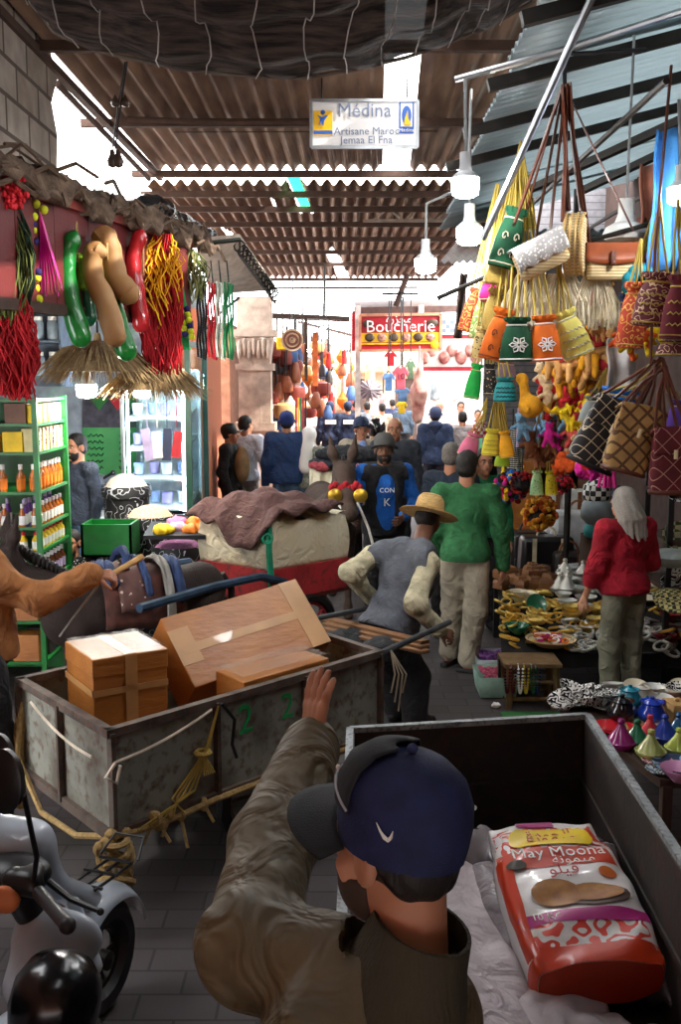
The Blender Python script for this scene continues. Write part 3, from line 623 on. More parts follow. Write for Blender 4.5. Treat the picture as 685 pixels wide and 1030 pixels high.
scroll = patt('red_scroll', 'scroll', '#d8d0cc', '#c8321c', 13, .45, .4); mag = mat('magenta_print', '#a31f6f', .4, var=.1); yel = mat('yellow_print', '#e3c21c', .4, var=.08)
decal('orange_base', fbo, Q(.0, .1, cst(-.97), cst(.97))); decal('scroll_band', scroll, Q(.1, .26, cst(-.97), cst(.97)))
decal('magenta_band', mag, Q(.22, .29, cst(-.95), cst(.95)), .004); decal('orange_band', fbo, Q(.6, .74, cst(-.97), cst(.97))); decal('scroll_top', scroll, Q(.74, .95, cst(-.97), cst(.97)))
decal('orange_edge', fbo, Q(.0, .7, cst(-.995), lambda v: -.86 + .1 * v), .004)
decal('yellow_badge', yel, Q(.755, .925, lambda v: -.75 * math.sin(.5 + v * 2.2) ** .35, lambda v: .75 * math.sin(.5 + v * 2.2) ** .35), .006); decal('magenta_tab', mag, Q(.95, .995, cst(-.5), cst(.2)), .006)
fnt = lambda s_, sz, x, y, m, nm='lettering', xx=1: text(nm, s_, sz, frame(on(x, y, .008), lx, ly), m, fb, .0005, sx=xx)
redp2 = mat('red_print', '#a3231a', .4, var=0)
fnt('May Moona', .062, .0, .695, white); fnt('\ufee3\ufef4\ufee4\ufeee\ufee7\ufe94'[::-1], .05, .2, .64, white); fnt('\ufe8d\ufedf\ufea0\ufeee\ufea9\ufe93'[::-1], .06, 0, .86, redp2); fnt('\ufee3\ufef4\ufee4\ufeee\ufee7\ufe94'[::-1], .06, 0, .81, redp2)
fnt('\ufed3\ufef4\ufee0\ufeee'[::-1], .06, -.05, .545, redp2); fnt('10 KG', .035, -.55, .25, white); 
brd = mat('loaf_print', '#c58a45', .5, vs=25, col2='#8a5426')
def oval(nm, m, cx, cy, rx, ry, o): b = B(); b.grid(lambda u, v: on(cx + rx * v * math.cos(u * 6.283), cy + ry * v * math.sin(u * 6.283), o), 20, 4); ob(nm, b, m, fb)
oval('print_plate', mat('plate_print', '#4a3024', .5), .28, .38, .52, .075, .004); oval('print_loaf', brd, -.28, .4, .38, .085, .006); oval('print_loaf', brd, .3, .395, .42, .06, .007); oval('print_seal', mat('seal_print', '#c4621e', .5), .62, .53, .14, .035, .005); oval('print_seal', mat('dark_seal', '#3a3020', .5), -.72, .62, .16, .03, .007)
# other sacks and sheets in the cart
sackm = mat('woven_sack', '#b9adb0', .6, vs=6, bump=.4, bs=70); foldify(sackm); filmb = mat('grey_film', '#8f868a', .35, vs=6, bump=.3, coat=.2); foldify(filmb)
def sack(label, m, prims, wob=.012, wf=30, res=.014):
    b = B(); blob(b, prims, res, .06, wob, wf); return tag(ob('sack', b, m), label, 'sack')
zf = ZB + .01; s1 = V((.42, 2.55, .62))
sack('crumpled white woven sack at the left of the flour bag', sackm, [('e', V((.36, 2.72, .60)), (.2, .4, .09)), ('e', V((.30, 2.35, .60)), (.2, .25, .09)), ('e', V((.36, 3.05, .62)), (.14, .16, .1))])
sack('white folded sheet lying along the flour bag edge', mat('pale_sheet', '#b5a9ab', .6, vs=8, bump=.3), [('e', V((.56, 2.5, .58)), (.16, .42, .06)), ('e', V((.72, 2.3, .56)), (.3, .16, .05))], .014, 40)
sack('grey plastic packet standing between white sack and flour bag', filmb, [('c', V((.48, 3.05, .66)), V((.52, 2.72, .64)), .07, .06)], .006, 30, .011)
sack('clear plastic bag crumpled behind the flour bag', mat('clear_plastic', '#7d7577', .2, vs=8, coat=.5, bump=.3), [('e', V((.72, 3.12, .68)), (.24, .14, .1)), ('e', V((.9, 2.85, .6)), (.06, .35, .07)), ('e', V((.46, 3.18, .68)), (.13, .1, .1))], .016, 45, .012)
# ---- scooter at lower left
sc_ = T('scooter', 'pale grey-white scooter with black mirrors parked at the lower left', 'scooter', (-1.0, 2.9, 0))
sw = mat('scooter_paint', '#aab2bc', .3, var=.03, coat=.5); bp = mat('black_plastic', '#141416', .4, var=.1)
fd = V((.33, .94, 0)).normalized(); side_ = fd.cross(V((0, 0, 1)))
wc = V((P(98, 960, 3.34).x, 3.34, .215)); wheel(sc_, wc, side_, .215, .1, rm=darksteel, nm='front_wheel', spokes=5)
wheel(sc_, wc - fd * 1.22, side_, .215, .11, rm=darksteel, nm='rear_wheel', spokes=5)
def fender(u, v):
    a = lerp(.25, 2.6, u); w_ = lerp(.05, .085, min(1, u * 2.2)); return wc + fd * (math.cos(a) * .26) + V((0, 0, math.sin(a) * .265)) + side_ * ((v - .5) * 2 * w_) - V((0, 0, .045 * (2 * v - 1) ** 2))
b = B(); b.grid(fender, 20, 8); ob('front_fender', b, sw, sc_, solid=.008)
k0 = wc + V((0, 0, .31)) + fd * .04; b = B()
for t in (-.05, 0, .05): b.tube([k0 + side_ * t - fd * .12, k0 + side_ * t + fd * .13 - V((0, 0, .02))], .006, 6)
for t in (-.1, .0, .1): b.tube([k0 + fd * t - side_ * .07, k0 + fd * t + side_ * .07], .006, 6)
b.tube([k0 + fd * .12 - side_ * .08, k0 + fd * .2 - side_ * .06 + V((0, 0, .05)), k0 + fd * .2 + side_ * .06 + V((0, 0, .05)), k0 + fd * .12 + side_ * .08], .005, 6); ob('front_rack', b, bp, sc_)
b = B(); blob(b, [('c', P(-24, 846, 2.95), P(28, 852, 2.98), .1, .085), ('c', P(28, 852, 2.98), P(58, 892, 3.05), .08, .035), ('c', P(58, 892, 3.05), wc - fd * .05 + V((0, 0, .25)), .04, .05)], .011, .03); ob('front_fairing', b, sw, sc_)
b = B(); blob(b, [('e', P(58, 945, 2.86), (.14, .05, .1)), ('c', P(74, 908, 3.0), P(94, 972, 2.95), .022, .03), ('c', P(40, 930, 2.85), P(30, 990, 2.8), .06, .08)], .011, .04); ob('leg_shield', b, sw, sc_)
b = B(); blob(b, [('c', wc - fd * .45 - V((0, 0, .02)), wc - fd * .95 - V((0, 0, .02)), .1, .11), ('c', wc - fd * .9 + V((0, 0, .2)), wc - fd * 1.4 + V((0, 0, .3)), .15, .13)], .022, .06); ob('body_fairing', b, sw, sc_)
b = B(); blob(b, [('c', wc - fd * .9 + V((0, 0, .4)), wc - fd * 1.45 + V((0, 0, .46)), .11, .1)], .02, .03); ob('seat', b, bp, sc_)
g0, g1 = P(34, 892, 2.74), P(68, 931, 2.52); hd = P(4, 868, 2.85)
b = B(); b.tube([P(-60, 860, 2.95), hd, g0], .018, 10); ob('handlebar', b, bp, sc_)
b = B(); blob(b, [('e', P(12, 880, 2.84), (.12, .09, .06)), ('c', P(18, 893, 2.8), P(30, 915, 2.85), .05, .05)], .01, .03); ob('dashboard', b, bp, sc_)
b = B(); b.tube([lerp(g0, g1, .15), lerp(g0, g1, .95), g1], [.02, .02, .023], 12); b.ell(g1, .024); ob('grip', b, mat('grip_rubber', '#2a2528', .45, .2), sc_)
b = B(); b.tube([lerp(g0, g1, .1) + V((.02, .05, 0)), P(72, 905, 2.72), P(101, 917, 2.64)], [.011, .009, .007], 8); b.ell(P(101, 917, 2.64), .011); ob('brake_lever', b, bp, sc_)
b = B(); blob(b, [('c', g0, g0 + V((-.06, .02, .01)), .032, .04), ('e', g0 + V((-.01, .03, .03)), (.03, .05, .02))], .008, .02); ob('switch_housing', b, bp, sc_)
b = B(); blob(b, [('e', P(4, 905, 2.72), (.05, .02, .045))], .01); ob('wrapped_bundle', b, mat('orange_wrap', '#b9683a', .5), sc_)
M = frame((0, 0, 0), V((1, -.35, 0)), V((.12, 0, 1))).to_3x3()
for mp, st_ in ((P(6, 785, 2.6), [P(24, 800, 2.6), P(37, 862, 2.65), P(34, 885, 2.72)]), (P(-1, 766, 2.9), [P(6, 790, 2.92), P(-12, 850, 2.9), P(-20, 862, 2.92)])):
    b = B(); b.lathe([(0, -.035), (.05, -.03), (.07, -.01), (.074, .012), (.066, .016)], 24, mp, M, .8, 1.25); mo = ob('mirror_shell', b, bp, sc_)
    b = B(); b.lathe([(.066, .014), (.0, .015)], 24, mp, M, .78, 1.22); ob('mirror_glass', b, mat('mirror', '#b9bcc4', .06, 1, var=0), mo)
    b = B(); b.tube(st_, .008, 8); ob('mirror_stem', b, bp, mo)
hp = P(56, 1006, 2.46); hl = T('helmet', 'glossy black helmet hanging on the scooter at the bottom left', 'helmet', hp - V((0, 0, .13)))
b = B(); b.lathe([(.09, -.12), (.112, -.08), (.122, -.02), (.116, .045), (.09, .095), (.045, .118), (0, .123)], 28, hp, Matrix.Rotation(R(12), 3, 'Y')); ob('helmet_shell', b, mat('helmet_gloss', '#0b0b10', .22, var=.1, spec=.5), hl)
b = B(); b.torus(hp - V((0, 0, .09)), .114, .011, Matrix.Rotation(R(12), 3, 'Y'), 28, 6); ob('edge_trim', b, bp, hl)
# ================================================================ PEOPLE AND ANIMALS
skin1 = mat('skin', '#b07a5e', .55, var=.1, vs=14); skin2 = mat('skin_dark', '#74503d', .5, var=.12, vs=14); skin3 = mat('skin_fair', '#cf9a7c', .55, var=.08)
eyew = mat('eye_white', '#b3a89c', .4, var=0); eyed = mat('eye_dark', '#1c110c', .2, var=0); lipm = mat('lip', '#8a4a40', .5, var=0); lipd = mat('lip_dark', '#5f3328', .5, var=0)
hairb = mat('hair_black', '#17120f', .6, vs=60, bump=.4, bs=120, stretch=(1, 1, .3)); hairg = mat('hair_grey', '#6c6660', .7, vs=60, bump=.4, bs=120)
denim = mat('denim', '#4f6a86', .9, vs=14, bump=.2); grn = mat('green_knit', '#2f6b40', .9, vs=20, bump=.25, bs=90); khaki = mat('khaki', '#a39a86', .9, vs=8, bump=.2)
navy = mat('navy_cloth', '#27344f', .85, bump=.2); darkg = mat('charcoal_cloth', '#2b2a2c', .9, bump=.2); blackc = mat('black_cloth', '#19181a', .9, bump=.2)
leather = mat('sandal_black', '#1a1818', .6)
UP = V((0, 0, 1))
def fr(fwd, up=UP):
    f = V(fwd).normalized(); r = f.cross(V(up)).normalized(); u = r.cross(f); return r, f, u
def stand(loc, yaw, H=1.75, lean=0, stride=0, la=None, ra=None, turn=0, twist=0, nod=0):
    """joints of a standing person; yaw 0 faces +Y (away); la/ra = (elbow, wrist) offsets in body axes (right, fwd, up)"""
    s = H / 1.75; loc = V(loc); c, n = math.cos(yaw), math.sin(yaw)
    f = V((-n, c, 0)); r = V((c, n, 0)); g = lambda x, y, z: loc + r * x * s + f * y * s + UP * z * s
    ct, st = math.cos(twist), math.sin(twist); r2 = r * ct + f * st; f2 = f * ct - r * st
    cl, sl = math.cos(lean), math.sin(lean); u2 = UP * cl + f2 * sl; f3 = f2 * cl - UP * sl; pv = g(0, 0, .93)
    up = lambda x, y, z: pv + (r2 * x + f3 * y + u2 * z) * s
    j = dict(s=s, pelvis=pv, neck=up(0, .0, .53), chest=up(0, 0, .36), R=r2, Fw=f3, Up=u2)
    for sd, k in ((1, 'r'), (-1, 'l')):
        j['sh' + k] = up(.185 * sd, 0, .475)
        arm = ra if sd > 0 else la
        if arm is None: arm = ((.05, -.03, -.29), (.06, .06, -.54))
        q = lambda o: j['sh' + k] + (r2 * o[0] * sd + f2 * o[1] + UP * o[2]) * s
        j['el' + k] = q(arm[0]); j['wr' + k] = q(arm[1])
        j['hip' + k] = g(.09 * sd, 0, .9); j['kn' + k] = g(.1 * sd, .03 + stride * sd * .5, .5); j['an' + k] = g(.105 * sd, stride * sd, .08); j['toe' + k] = g(.13 * sd, stride * sd + .18, .03)
    ct, st = math.cos(twist + turn), math.sin(twist + turn); hf = (-r * st + f * ct) if False else (f * ct - r * st)
    hf = (hf * math.cos(nod) - UP * math.sin(nod)); hu = (UP + f2 * sl * .5).normalized()
    j['head'] = j['neck'] + hu * .135 * s + hf * .025 * s; j['hf'] = hf; j['hu'] = hu
    return j
def hand_prims(w, d, nrm, side, s=1.0, curl=.6, spread=.35, grip=False):
    """palm, four unequal fingers bent at the knuckles, thumb from the palm's side; d finger direction, nrm palm normal"""
    d = V(d).normalized(); nrm = (V(nrm) - d * V(nrm).dot(d)).normalized(); lat = d.cross(nrm) * side
    p = [('c', w, w + d * .03 * s, .026 * s, .028 * s)]
    for i in range(4):
        o = (i - 1.5) * .0195 * s; p.append(('c', w + d * .02 * s + lat * o * .7, w + d * .088 * s + lat * o, .013 * s, .0115 * s))
    fs = []
    for i, L in enumerate((.072, .082, .076, .06)):
        o = (i - 1.5) * .021 * s; a = w + d * .088 * s + lat * o; dd = (d + lat * (i - 1.5) * .1 * spread).normalized(); cu = curl * (.9 + .1 * i)
        for q, fl in enumerate((.42, .32, .26)):
            cu_ = cu * (q + .6); dq = dd * math.cos(cu_) + nrm * math.sin(cu_); e = a + dq * L * fl * s
            fs.append(('c', a, e, (.0098 - .0008 * q) * s, (.0092 - .001 * q) * s)); a = e
    a = w + d * .03 * s - lat * .024 * s; td = (d * .75 - lat * .65 + nrm * .35).normalized(); e = a + td * .045 * s
    fs.append(('c', a, e, .0135 * s, .011 * s)); td = (d * .9 - lat * .15 + nrm * (.3 + .5 * grip)).normalized(); fs.append(('c', e, e + td * .045 * s, .0105 * s, .008 * s))
    return p + fs
def human(name, label, j, skin=skin1, top=None, bottom=None, shoe=None, hair=None, style='short', face=True, res=.014, hands=None, lips=lipm,
          sleeve=1.0, loose=1.0, hem=-.06, bwid=1.0, beard=None, vest=None, group=None, foot=True, gait=None, legs=True, collar=None, thick=.014, belly=0, hres=None, rootz=None):
    s = j['s']; R_, F_, U_ = j['R'], j['Fw'], j['Up']; M3 = rotm(R_, F_, U_); pv, nk = j['pelvis'], j['neck']; ax = nk - pv
    for q in (top, bottom, vest[0] if vest else None):
        if q: foldify(q)
    g = [p for k, p in j.items() if k.startswith('an')] if legs else [pv]
    base = sum(g, V()) / len(g); base.z = min(p.z for p in g) - .08 * s if legs else 0
    if rootz is not None: base.z = rootz
    root = T(name, label, 'person', base, 0, group)
    hr, hf, hu = fr(j['hf'], j['hu']); hc = j['head']; HM = rotm(hr, hf, hu)
    h = lambda x, y, z: hc + (hr * x + hf * y + hu * z) * s
    tb = lambda x, y, z: pv + R_ * x * s + F_ * y * s + ax * z
    def torso(o, w=1):
        return [('e', tb(0, .005, .62), ((.15 * w + o) * s, (.1 + o) * s, (.17 + o) * s), M3), ('e', tb(0, .015 + belly * .5, .28), ((.14 * w + o) * s, (.1 + o + belly) * s, (.15 + o) * s), M3),
                ('e', tb(0, -.005, .02), ((.155 * w + o) * s, (.11 + o) * s, (.13 + o) * s), M3), ('c', lerp(nk, j['shl'], .25) - ax * .07, j['shl'], (.055 + o) * s, (.052 + o) * s), ('c', lerp(nk, j['shr'], .25) - ax * .07, j['shr'], (.055 + o) * s, (.052 + o) * s)]
    def limb(k, o, t=1.0, lo=1):
        a, e, w = j['sh' + k], j['el' + k], j['wr' + k]; q = [('c', a, lerp(a, e, min(1, t * 2)), (.05 + o) * s, lerp(.05 + o, .042 + o * lo, min(1, t * 2)) * s)]
        if t > .5: q.append(('c', e, lerp(e, w, t * 2 - 1), (.042 + o * lo) * s, lerp(.042 + o * lo, .031 + o * lo, t * 2 - 1) * s))
        return q
    def leg(k, o, lo=1, t=1.0):
        a, e, w = j['hip' + k], j['kn' + k], j['an' + k]; return [('c', a, e, (.078 + o) * s, (.055 + o * lo) * s), ('c', e, lerp(e, w, t), (.055 + o * lo) * s, (.04 + o * lo) * s)]
    headp = [('e', h(0, -.012, .04), (.076 * s, .095 * s, .088 * s), HM), ('e', h(0, .03, -.045), (.055 * s, .06 * s, .066 * s), HM), ('c', h(0, .06, -.092), h(0, .066, -.096), .022 * s, .022 * s),
             ('c', h(0, .078, .018), h(0, .1, -.018), .009 * s, .0145 * s), ('c', h(-.013, .088, -.022), h(.013, .088, -.022), .01 * s, .01 * s), ('c', h(-.04, .07, .03), h(.04, .07, .03), .013 * s, .013 * s),
             ('e', h(.079, -.005, 0), (.012 * s, .022 * s, .033 * s), HM), ('e', h(-.079, -.005, 0), (.012 * s, .022 * s, .033 * s), HM), ('c', h(.042, .055, -.02), h(.035, .05, -.05), .022 * s, .02 * s), ('c', h(-.042, .055, -.02), h(-.035, .05, -.05), .022 * s, .02 * s),
             ('-', h(.09, .004, .002), (.007 * s, .011 * s, .018 * s), HM), ('-', h(-.09, .004, .002), (.007 * s, .011 * s, .018 * s), HM), ('c', h(-.02, .078, -.055), h(.02, .078, -.055), .011 * s, .011 * s), ('-', h(.032, .088, .008), (.016 * s, .013 * s, .01 * s), HM), ('-', h(-.032, .088, .008), (.016 * s, .013 * s, .01 * s), HM),
             ('c', h(0, -.025, -.06), nk - ax * .04, .056 * s, .06 * s)]
    b = B(); hres = hres or res * .6
    blob(b, headp, hres, .016)
    body = torso(-.012) + limb('l', -.006) + limb('r', -.006)
    if legs: body += leg('l', -.01) + leg('r', -.01)
    if foot and legs:
        for k in 'lr': body += [('c', j['an' + k], j['an' + k] - UP * .04 * s, .04 * s, .036 * s), ('c', j['an' + k] - UP * .045 * s, j['toe' + k], .033 * s, .026 * s)]
    blob(b, body, res, .03)
    for k, sd in (('l', -1), ('r', 1)):
        hd = (hands or {}).get(k); w = j['wr' + k]; fd = (w - j['el' + k]).normalized()
        if hd is False: continue
        hd = hd or {}
        n = hd.get('n', -R_ * sd); blob(b, hand_prims(w, hd.get('d', fd), n, hd.get('side', sd), s * hd.get('sc', 1), hd.get('curl', .45), hd.get('spread', .5), hd.get('grip', 0)), min(.0058, res * .5), .006)
    ob('body', b, skin, root, ang=60)
    if face:
        for x in (-.032, .032):
            b = B(); b.ell(h(x, .079, .008), (.0125 * s, .011 * s, .0065 * s), Matrix((hr, hf, hu)).transposed()); e = ob('eye', b, eyew, root)
            b = B(); b.ell(h(x, .0885, .008), (.006 * s, .003 * s, .006 * s), Matrix((hr, hf, hu)).transposed(), 8, 5); ob('iris', b, eyed, e)
            b = B(); b.tube([h(x - .02, .084, .028), h(x, .0925, .034), h(x + .02, .084, .028)], [.003 * s, .0045 * s, .003 * s], 5); ob('eyebrow', b, hair or hairb, root)
        b = B(); b.tube([h(-.024, .084, -.056), h(-.009, .0905, -.052), h(0, .091, -.054), h(.009, .0905, -.052), h(.024, .084, -.056)], [.002 * s, .0055 * s, .005 * s, .0055 * s, .002 * s], 6)
        b.tube([h(-.02, .083, -.06), h(0, .09, -.064), h(.02, .083, -.06)], [.002 * s, .006 * s, .002 * s], 6); ob('lips', b, lips, root)
    if beard:
        b = B(); blob(b, [('e', h(0, .036, -.052), (.062 * s, .064 * s, .07 * s), HM), ('k', h(0, .03, -.035), hu), ('-', h(0, .1, -.058), (.026 * s, .03 * s, .009 * s), HM), ('k', h(0, .015, 0), -hf)] , hres, .01)
        b.tube([h(-.032, .078, -.048), h(0, .097, -.038), h(.032, .078, -.048)], [.004 * s, .007 * s, .004 * s], 6); ob('beard', b, beard, root)
    if hair and style in ('short', 'long', 'cap'):
        b = B(); p = [('e', h(0, -.018, .05), (.083 * s, .1 * s, .09 * s), HM), ('e', h(0, -.05, 0), (.078 * s, .066 * s, .075 * s), HM)]
        if style == 'cap': p = [('e', h(0, -.018, .03), (.0815 * s, .094 * s, .08 * s), HM), ('e', h(0, -.05, 0), (.075 * s, .06 * s, .07 * s), HM), ('k', h(0, 0, .045), (hu - hf * .25).normalized()), ('k', h(0, .02, 0), hf), ('k', h(0, -.01, -.055), (-hu + hf * .5).normalized())]
        p += [('k', h(0, .055, .055), (hf * .95 - hu * .35).normalized()), ('k', h(0, -.01, -.055), (-hu + hf * .5).normalized())] if style == 'short' else []
        if style == 'long':
            for a in range(-6, 7):
                an = a / 6 * 2.2; x, y = math.sin(an) * .078, -math.cos(an) * .078 - .012
                p += [('c', h(x, y, .04), h(x * 1.35, y * 1.2 - .015, -.12), .026 * s, .036 * s), ('c', h(x * 1.35, y * 1.2 - .015, -.12), h(x * 1.5 + .008 * (a % 3), y * 1.1 - .02, -.26 - .025 * (a % 2)), .03 * s, .014 * s)]
            p.append(('k', h(0, .05, .07), (hf - hu * .45).normalized()))
        blob(b, p, hres, .012, .0025, 90); ob('hair', b, hair, root)
    if bottom:
        bl = loose; p = [('e', tb(0, -.005, .03), ((.162 * bwid) * s, .122 * s, .13 * s), M3)]
        for k in 'lr': p += leg(k, .016 * bl, 1.3 * bl, .97)
        b = B(); blob(b, p, res, .035, .005, 38); ob('trousers', b, bottom, root)
    if shoe:
        for k in 'lr':
            a, t = j['an' + k], j['toe' + k]; dr = (t - a); dr.z = 0; dr.normalize(); zz = min(a.z, t.z)
            b = B(); blob(b, [('c', a - dr * .045 * s - UP * .04 * s, t, .042 * s, .036 * s), ('c', a, a - UP * .03 * s, .045 * s, .043 * s), ('c', a - dr * .02 - UP * .035 * s, lerp(a, t, .7) + UP * .008, .045 * s, .036 * s), ('k', V((0, 0, a.z - .078 * s)), -UP)], min(res, .012), .02); ob('shoe', b, shoe, root)
    if top:
        o = thick; p = torso(o, bwid) + limb('l', o, sleeve, 1.15) + limb('r', o, sleeve, 1.15)
        p.append(('e', tb(0, -.002, hem * .5 + .05), ((.165 * bwid + o) * s, (.118 + o) * s, (.16 - hem * .6) * s), M3))
        b = B(); F, lo, rs = field(p, res, .04, .006 * (1 if res > .009 else .8), 34)
        Xs = [lo[i] + rs * np.arange(F.shape[i]) for i in range(3)]; X, Y, Z = np.meshgrid(*Xs, indexing='ij', sparse=True)
        c0 = tb(0, 0, hem); D = -((X - c0.x) * U_.x + (Y - c0.y) * U_.y + (Z - c0.z) * U_.z)
        near = (np.abs((X - pv.x) * R_.x + (Y - pv.y) * R_.y + (Z - pv.z) * R_.z) < .2 * s * bwid) & (((X - pv.x) ** 2 + (Y - pv.y) ** 2 + (Z - pv.z) ** 2) < (.5 * s) ** 2)
        F = np.where(near, np.maximum(F, D), F)
        c1 = nk + U_ * .028 * s - F_ * 0; D2 = (X - c1.x) * (U_.x + .35 * F_.x) + (Y - c1.y) * (U_.y + .35 * F_.y) + (Z - c1.z) * (U_.z + .35 * F_.z)
        F = np.where(((X - nk.x) ** 2 + (Y - nk.y) ** 2 + (Z - nk.z) ** 2) < (.11 * s) ** 2, np.maximum(F, D2), F)
        vs, fs = net(F, lo, rs); b.v = [tuple(v) for v in vs.tolist()]; b.f = [tuple(f) for f in fs.tolist()]; b.m = [0] * len(b.f)
        ob(vest[1] if vest and len(vest) > 1 and False else 'shirt', b, top, root)
    if vest:
        b = B(); p = torso(thick + .028, bwid) + [('e', tb(0, 0, hem * .5 + .03), ((.18 * bwid + .02) * s, .145 * s, (.2 - hem * .6) * s), M3)]
        p += [('k', tb(0, 0, hem - .04), -U_), ('k', j['shl'] - R_ * .015 * s, (-R_ + U_ * .25).normalized()), ('k', j['shr'] + R_ * .015 * s, (R_ + U_ * .25).normalized()), ('k', nk + U_ * .02 * s, (U_ + F_ * .3).normalized())]
        if vest[1]: p += [('-', tb(0, .18, .5), (.115 * s, .12 * s, .32 * s), M3)]
        blob(b, p, res, .03, .006, 30); ob('vest', b, vest[0], root)
    if collar:
        b = B(); b.torus(nk + U_ * .015 * s + F_ * .01, .068 * s, .02 * s, Matrix((R_, F_, U_)).transposed(), 18, 8); ob('collar', b, collar, root)
    root['_'] = 0; del root['_']
    j['h'] = h; j['HM3'] = Matrix((hr, hf, hu)).transposed(); j['tb'] = tb
    return root
def add_cap(root, j, m, vm=None, band=None, back=False, tilt=0, visor=True):
    h0, s = j['h'], j['s']; M3 = j['HM3'] @ Matrix.Rotation(R(13), 3, 'X'); fwd = -1 if back else 1
    o = h0(0, -.012, 0); h = lambda x, y, z: o + M3 @ V((x, y + .012, z)) * s * 1.05; s = s * 1.05
    j['hcap'] = h
    b = B(); prof = [(.087, .012), (.09, .035), (.0915, .06), (.089, .09), (.078, .118), (.055, .138), (.02, .147), (0, .148)]
    b.lathe([(r * s, z * s) for r, z in prof], 24, h(0, -.012, .0), M3, .94, 1.12); c = ob('cap', b, m, root, solid=.004, ang=70)
    b = B(); b.ell(h(0, -.012, .149), .008 * s); ob('cap_button', b, m, c)
    if visor:
        def vf(u, v):
            a = (u - .5) * 2.3; rr = lerp(.088, .088 + .075 * math.cos((u - .5) * 2.6) ** .6, v)
            return h(math.sin(a) * rr * (.94 + .02 * v), fwd * math.cos(a) * rr * 1.1 - .012, (.03 - .012 * v - .018 * (u - .5) ** 2 * 4))
        b = B(); b.grid(vf, 16, 5); ob('visor', b, vm or m, c, solid=.006)
    return c
def person_at(px, Y, H, yaw, headpy=None, **kw):
    """stand a person on the ground at depth Y below pixel column px"""
    x = P(px, 500, Y).x; return stand((x, Y, 0), yaw, H, **kw)
FACE = math.pi                                  # yaw that looks back towards the camera
# ---- the man with the raised arm right in front
olive = mat('olive_nylon', '#5d5039', .6, vs=7, bump=.25, bs=18); capnavy = mat('cap_navy', '#182046', .8, vs=30, bump=.2, bs=300); capblack = mat('cap_black', '#17171c', .85, bump=.25, bs=300)
hc = P(396, 853, 1.47); s = 1.02
yaw = R(50); hf = V((-math.sin(yaw), math.cos(yaw), -.12)); body_f = V((-.66, .75, 0)); body_r = V((.75, .66, 0))
nk = hc - V((0, 0, .14)) + V((.03, -.05, -.01))
shl = P(252, 955, 1.52); shr = nk + V((.03, .1, -.17)); pv = nk - UP * .53 + V((-.2, 0, 0))
wr = P(313, 752, 2.08); el = P(277, 842, 1.82)
j = dict(s=s, pelvis=pv, neck=nk, chest=nk - UP * .17, R=body_r, Fw=body_f, Up=UP, shl=shl, shr=shr, ell=el, wrl=wr, elr=shr + V((-.02, -.04, -.28)), wrr=shr + V((-.1, .0, -.5)), head=hc, hf=hf, hu=(UP + hf * .04 + V((.05, 0, 0))).normalized())
for k, sd in (('l', -1), ('r', 1)):
    hp = pv + body_r * .09 * sd - UP * .03; j['hip' + k] = hp; j['kn' + k] = hp + V((0, .03, -.4)); j['an' + k] = V((hp.x, hp.y, .08)); j['toe' + k] = j['an' + k] + body_f * .18 - UP * .05
fm = human('person', 'man in a navy cap and olive jacket in front, left arm raised', j, skin1, olive, blackc, leather, hairb, 'cap', res=.009, hres=.0055, thick=.03, hem=-.1, bwid=1.25, beard=mat('stubble', '#3a2a22', .8),
           hands=dict(l=dict(d=P(320, 688, 2.12) - wr, n=V((.75, .55, .1)), side=-1, curl=.12, spread=.9, sc=1.0)), loose=1.3)
ch = add_cap(fm, j, capnavy, capblack); h = j['hcap']
b = B(); pr = [(.0905, .062), (.0885, .092), (.078, .12), (.055, .1405), (.02, .1495)]
def front(u, v):
    a = (u - .5) * 2.4; t = v * 3.999; i = int(t); q = lerp(pr[i][0], pr[i + 1][0], t - i) + .0015; z = lerp(pr[i][1], pr[i + 1][1], t - i) + .001
    return h(math.sin(a) * q * .94, math.cos(a) * q * 1.12 - .012, z)
b.grid(front, 18, 8); ob('cap_front_panel', b, capblack, ch, solid=.003)
def capp(a, z, o=.002):
    q = .0915 if z < .075 else .0905; return h(math.sin(a) * (q + o) * .94, math.cos(a) * (q + o) * 1.12 - .012, z)
b = B(); b.tube([capp(-1.96, .072), capp(-1.945, .063), capp(-1.91, .058), capp(-1.86, .06), capp(-1.8, .066), capp(-1.72, .076)], [.0006, .0026, .0034, .003, .0018, .0006], 6); ob('swoosh', b, white, ch)
b = B(); b.tube([h(math.sin(a) * .0935 * .94, math.cos(a) * .0935 * 1.12 - .012, .061 + .03 * math.cos(a * 1.1)) for a in [i * .12 - 1.2 for i in range(21)]], .0022, 5); ob('piping', b, mat('grey_piping', '#9c9ca4', .7), ch)
for q in ((-.5, .1), (2.3, .07)):
    b = B(); b.ell(capp(*q), .004); ob('eyelet', b, white, ch)
b = B()                                                             # ribbed stand-up collar and cuff
for i in range(1): b.lathe([(.105, -.075), (.083, 0), (.076, .045), (.07, .045), (.074, 0)], 28, nk + V((.0, .0, .01)), Matrix.Rotation(R(16), 3, 'Y'), 1.02, 1.12)
ob('collar', b, mat('olive_rib', '#3a3427', .9, bump=.5, bs=180, stretch=(1, 1, .1)), fm)
fd = (wr - el).normalized(); b = B(); b.tube([wr - fd * .065, wr - fd * .03, wr + fd * .005], [.049, .045, .04], 18); ob('cuff', b, MATS['olive_rib'], fm)
b = B(); q = lerp(shl, el, .58); dd = (el - shl).normalized(); nn = V((-.1, -.75, .6)).normalized(); o = q + nn * .075
b.hexa(o - dd * .035, dd * .08, dd.cross(nn) * .05, nn * .012); ob('sleeve_pocket', b, mat('pocket', '#3f3a44', .6), fm, bevel=.003)
b = B(); b.tube([o - dd * .03 + nn * .014, o + dd.cross(nn) * .05 + nn * .016 - dd * .03, o + dd.cross(nn) * .05 + dd * .03 + nn * .014], .0025, 5); ob('pocket_zip', b, steel, fm)

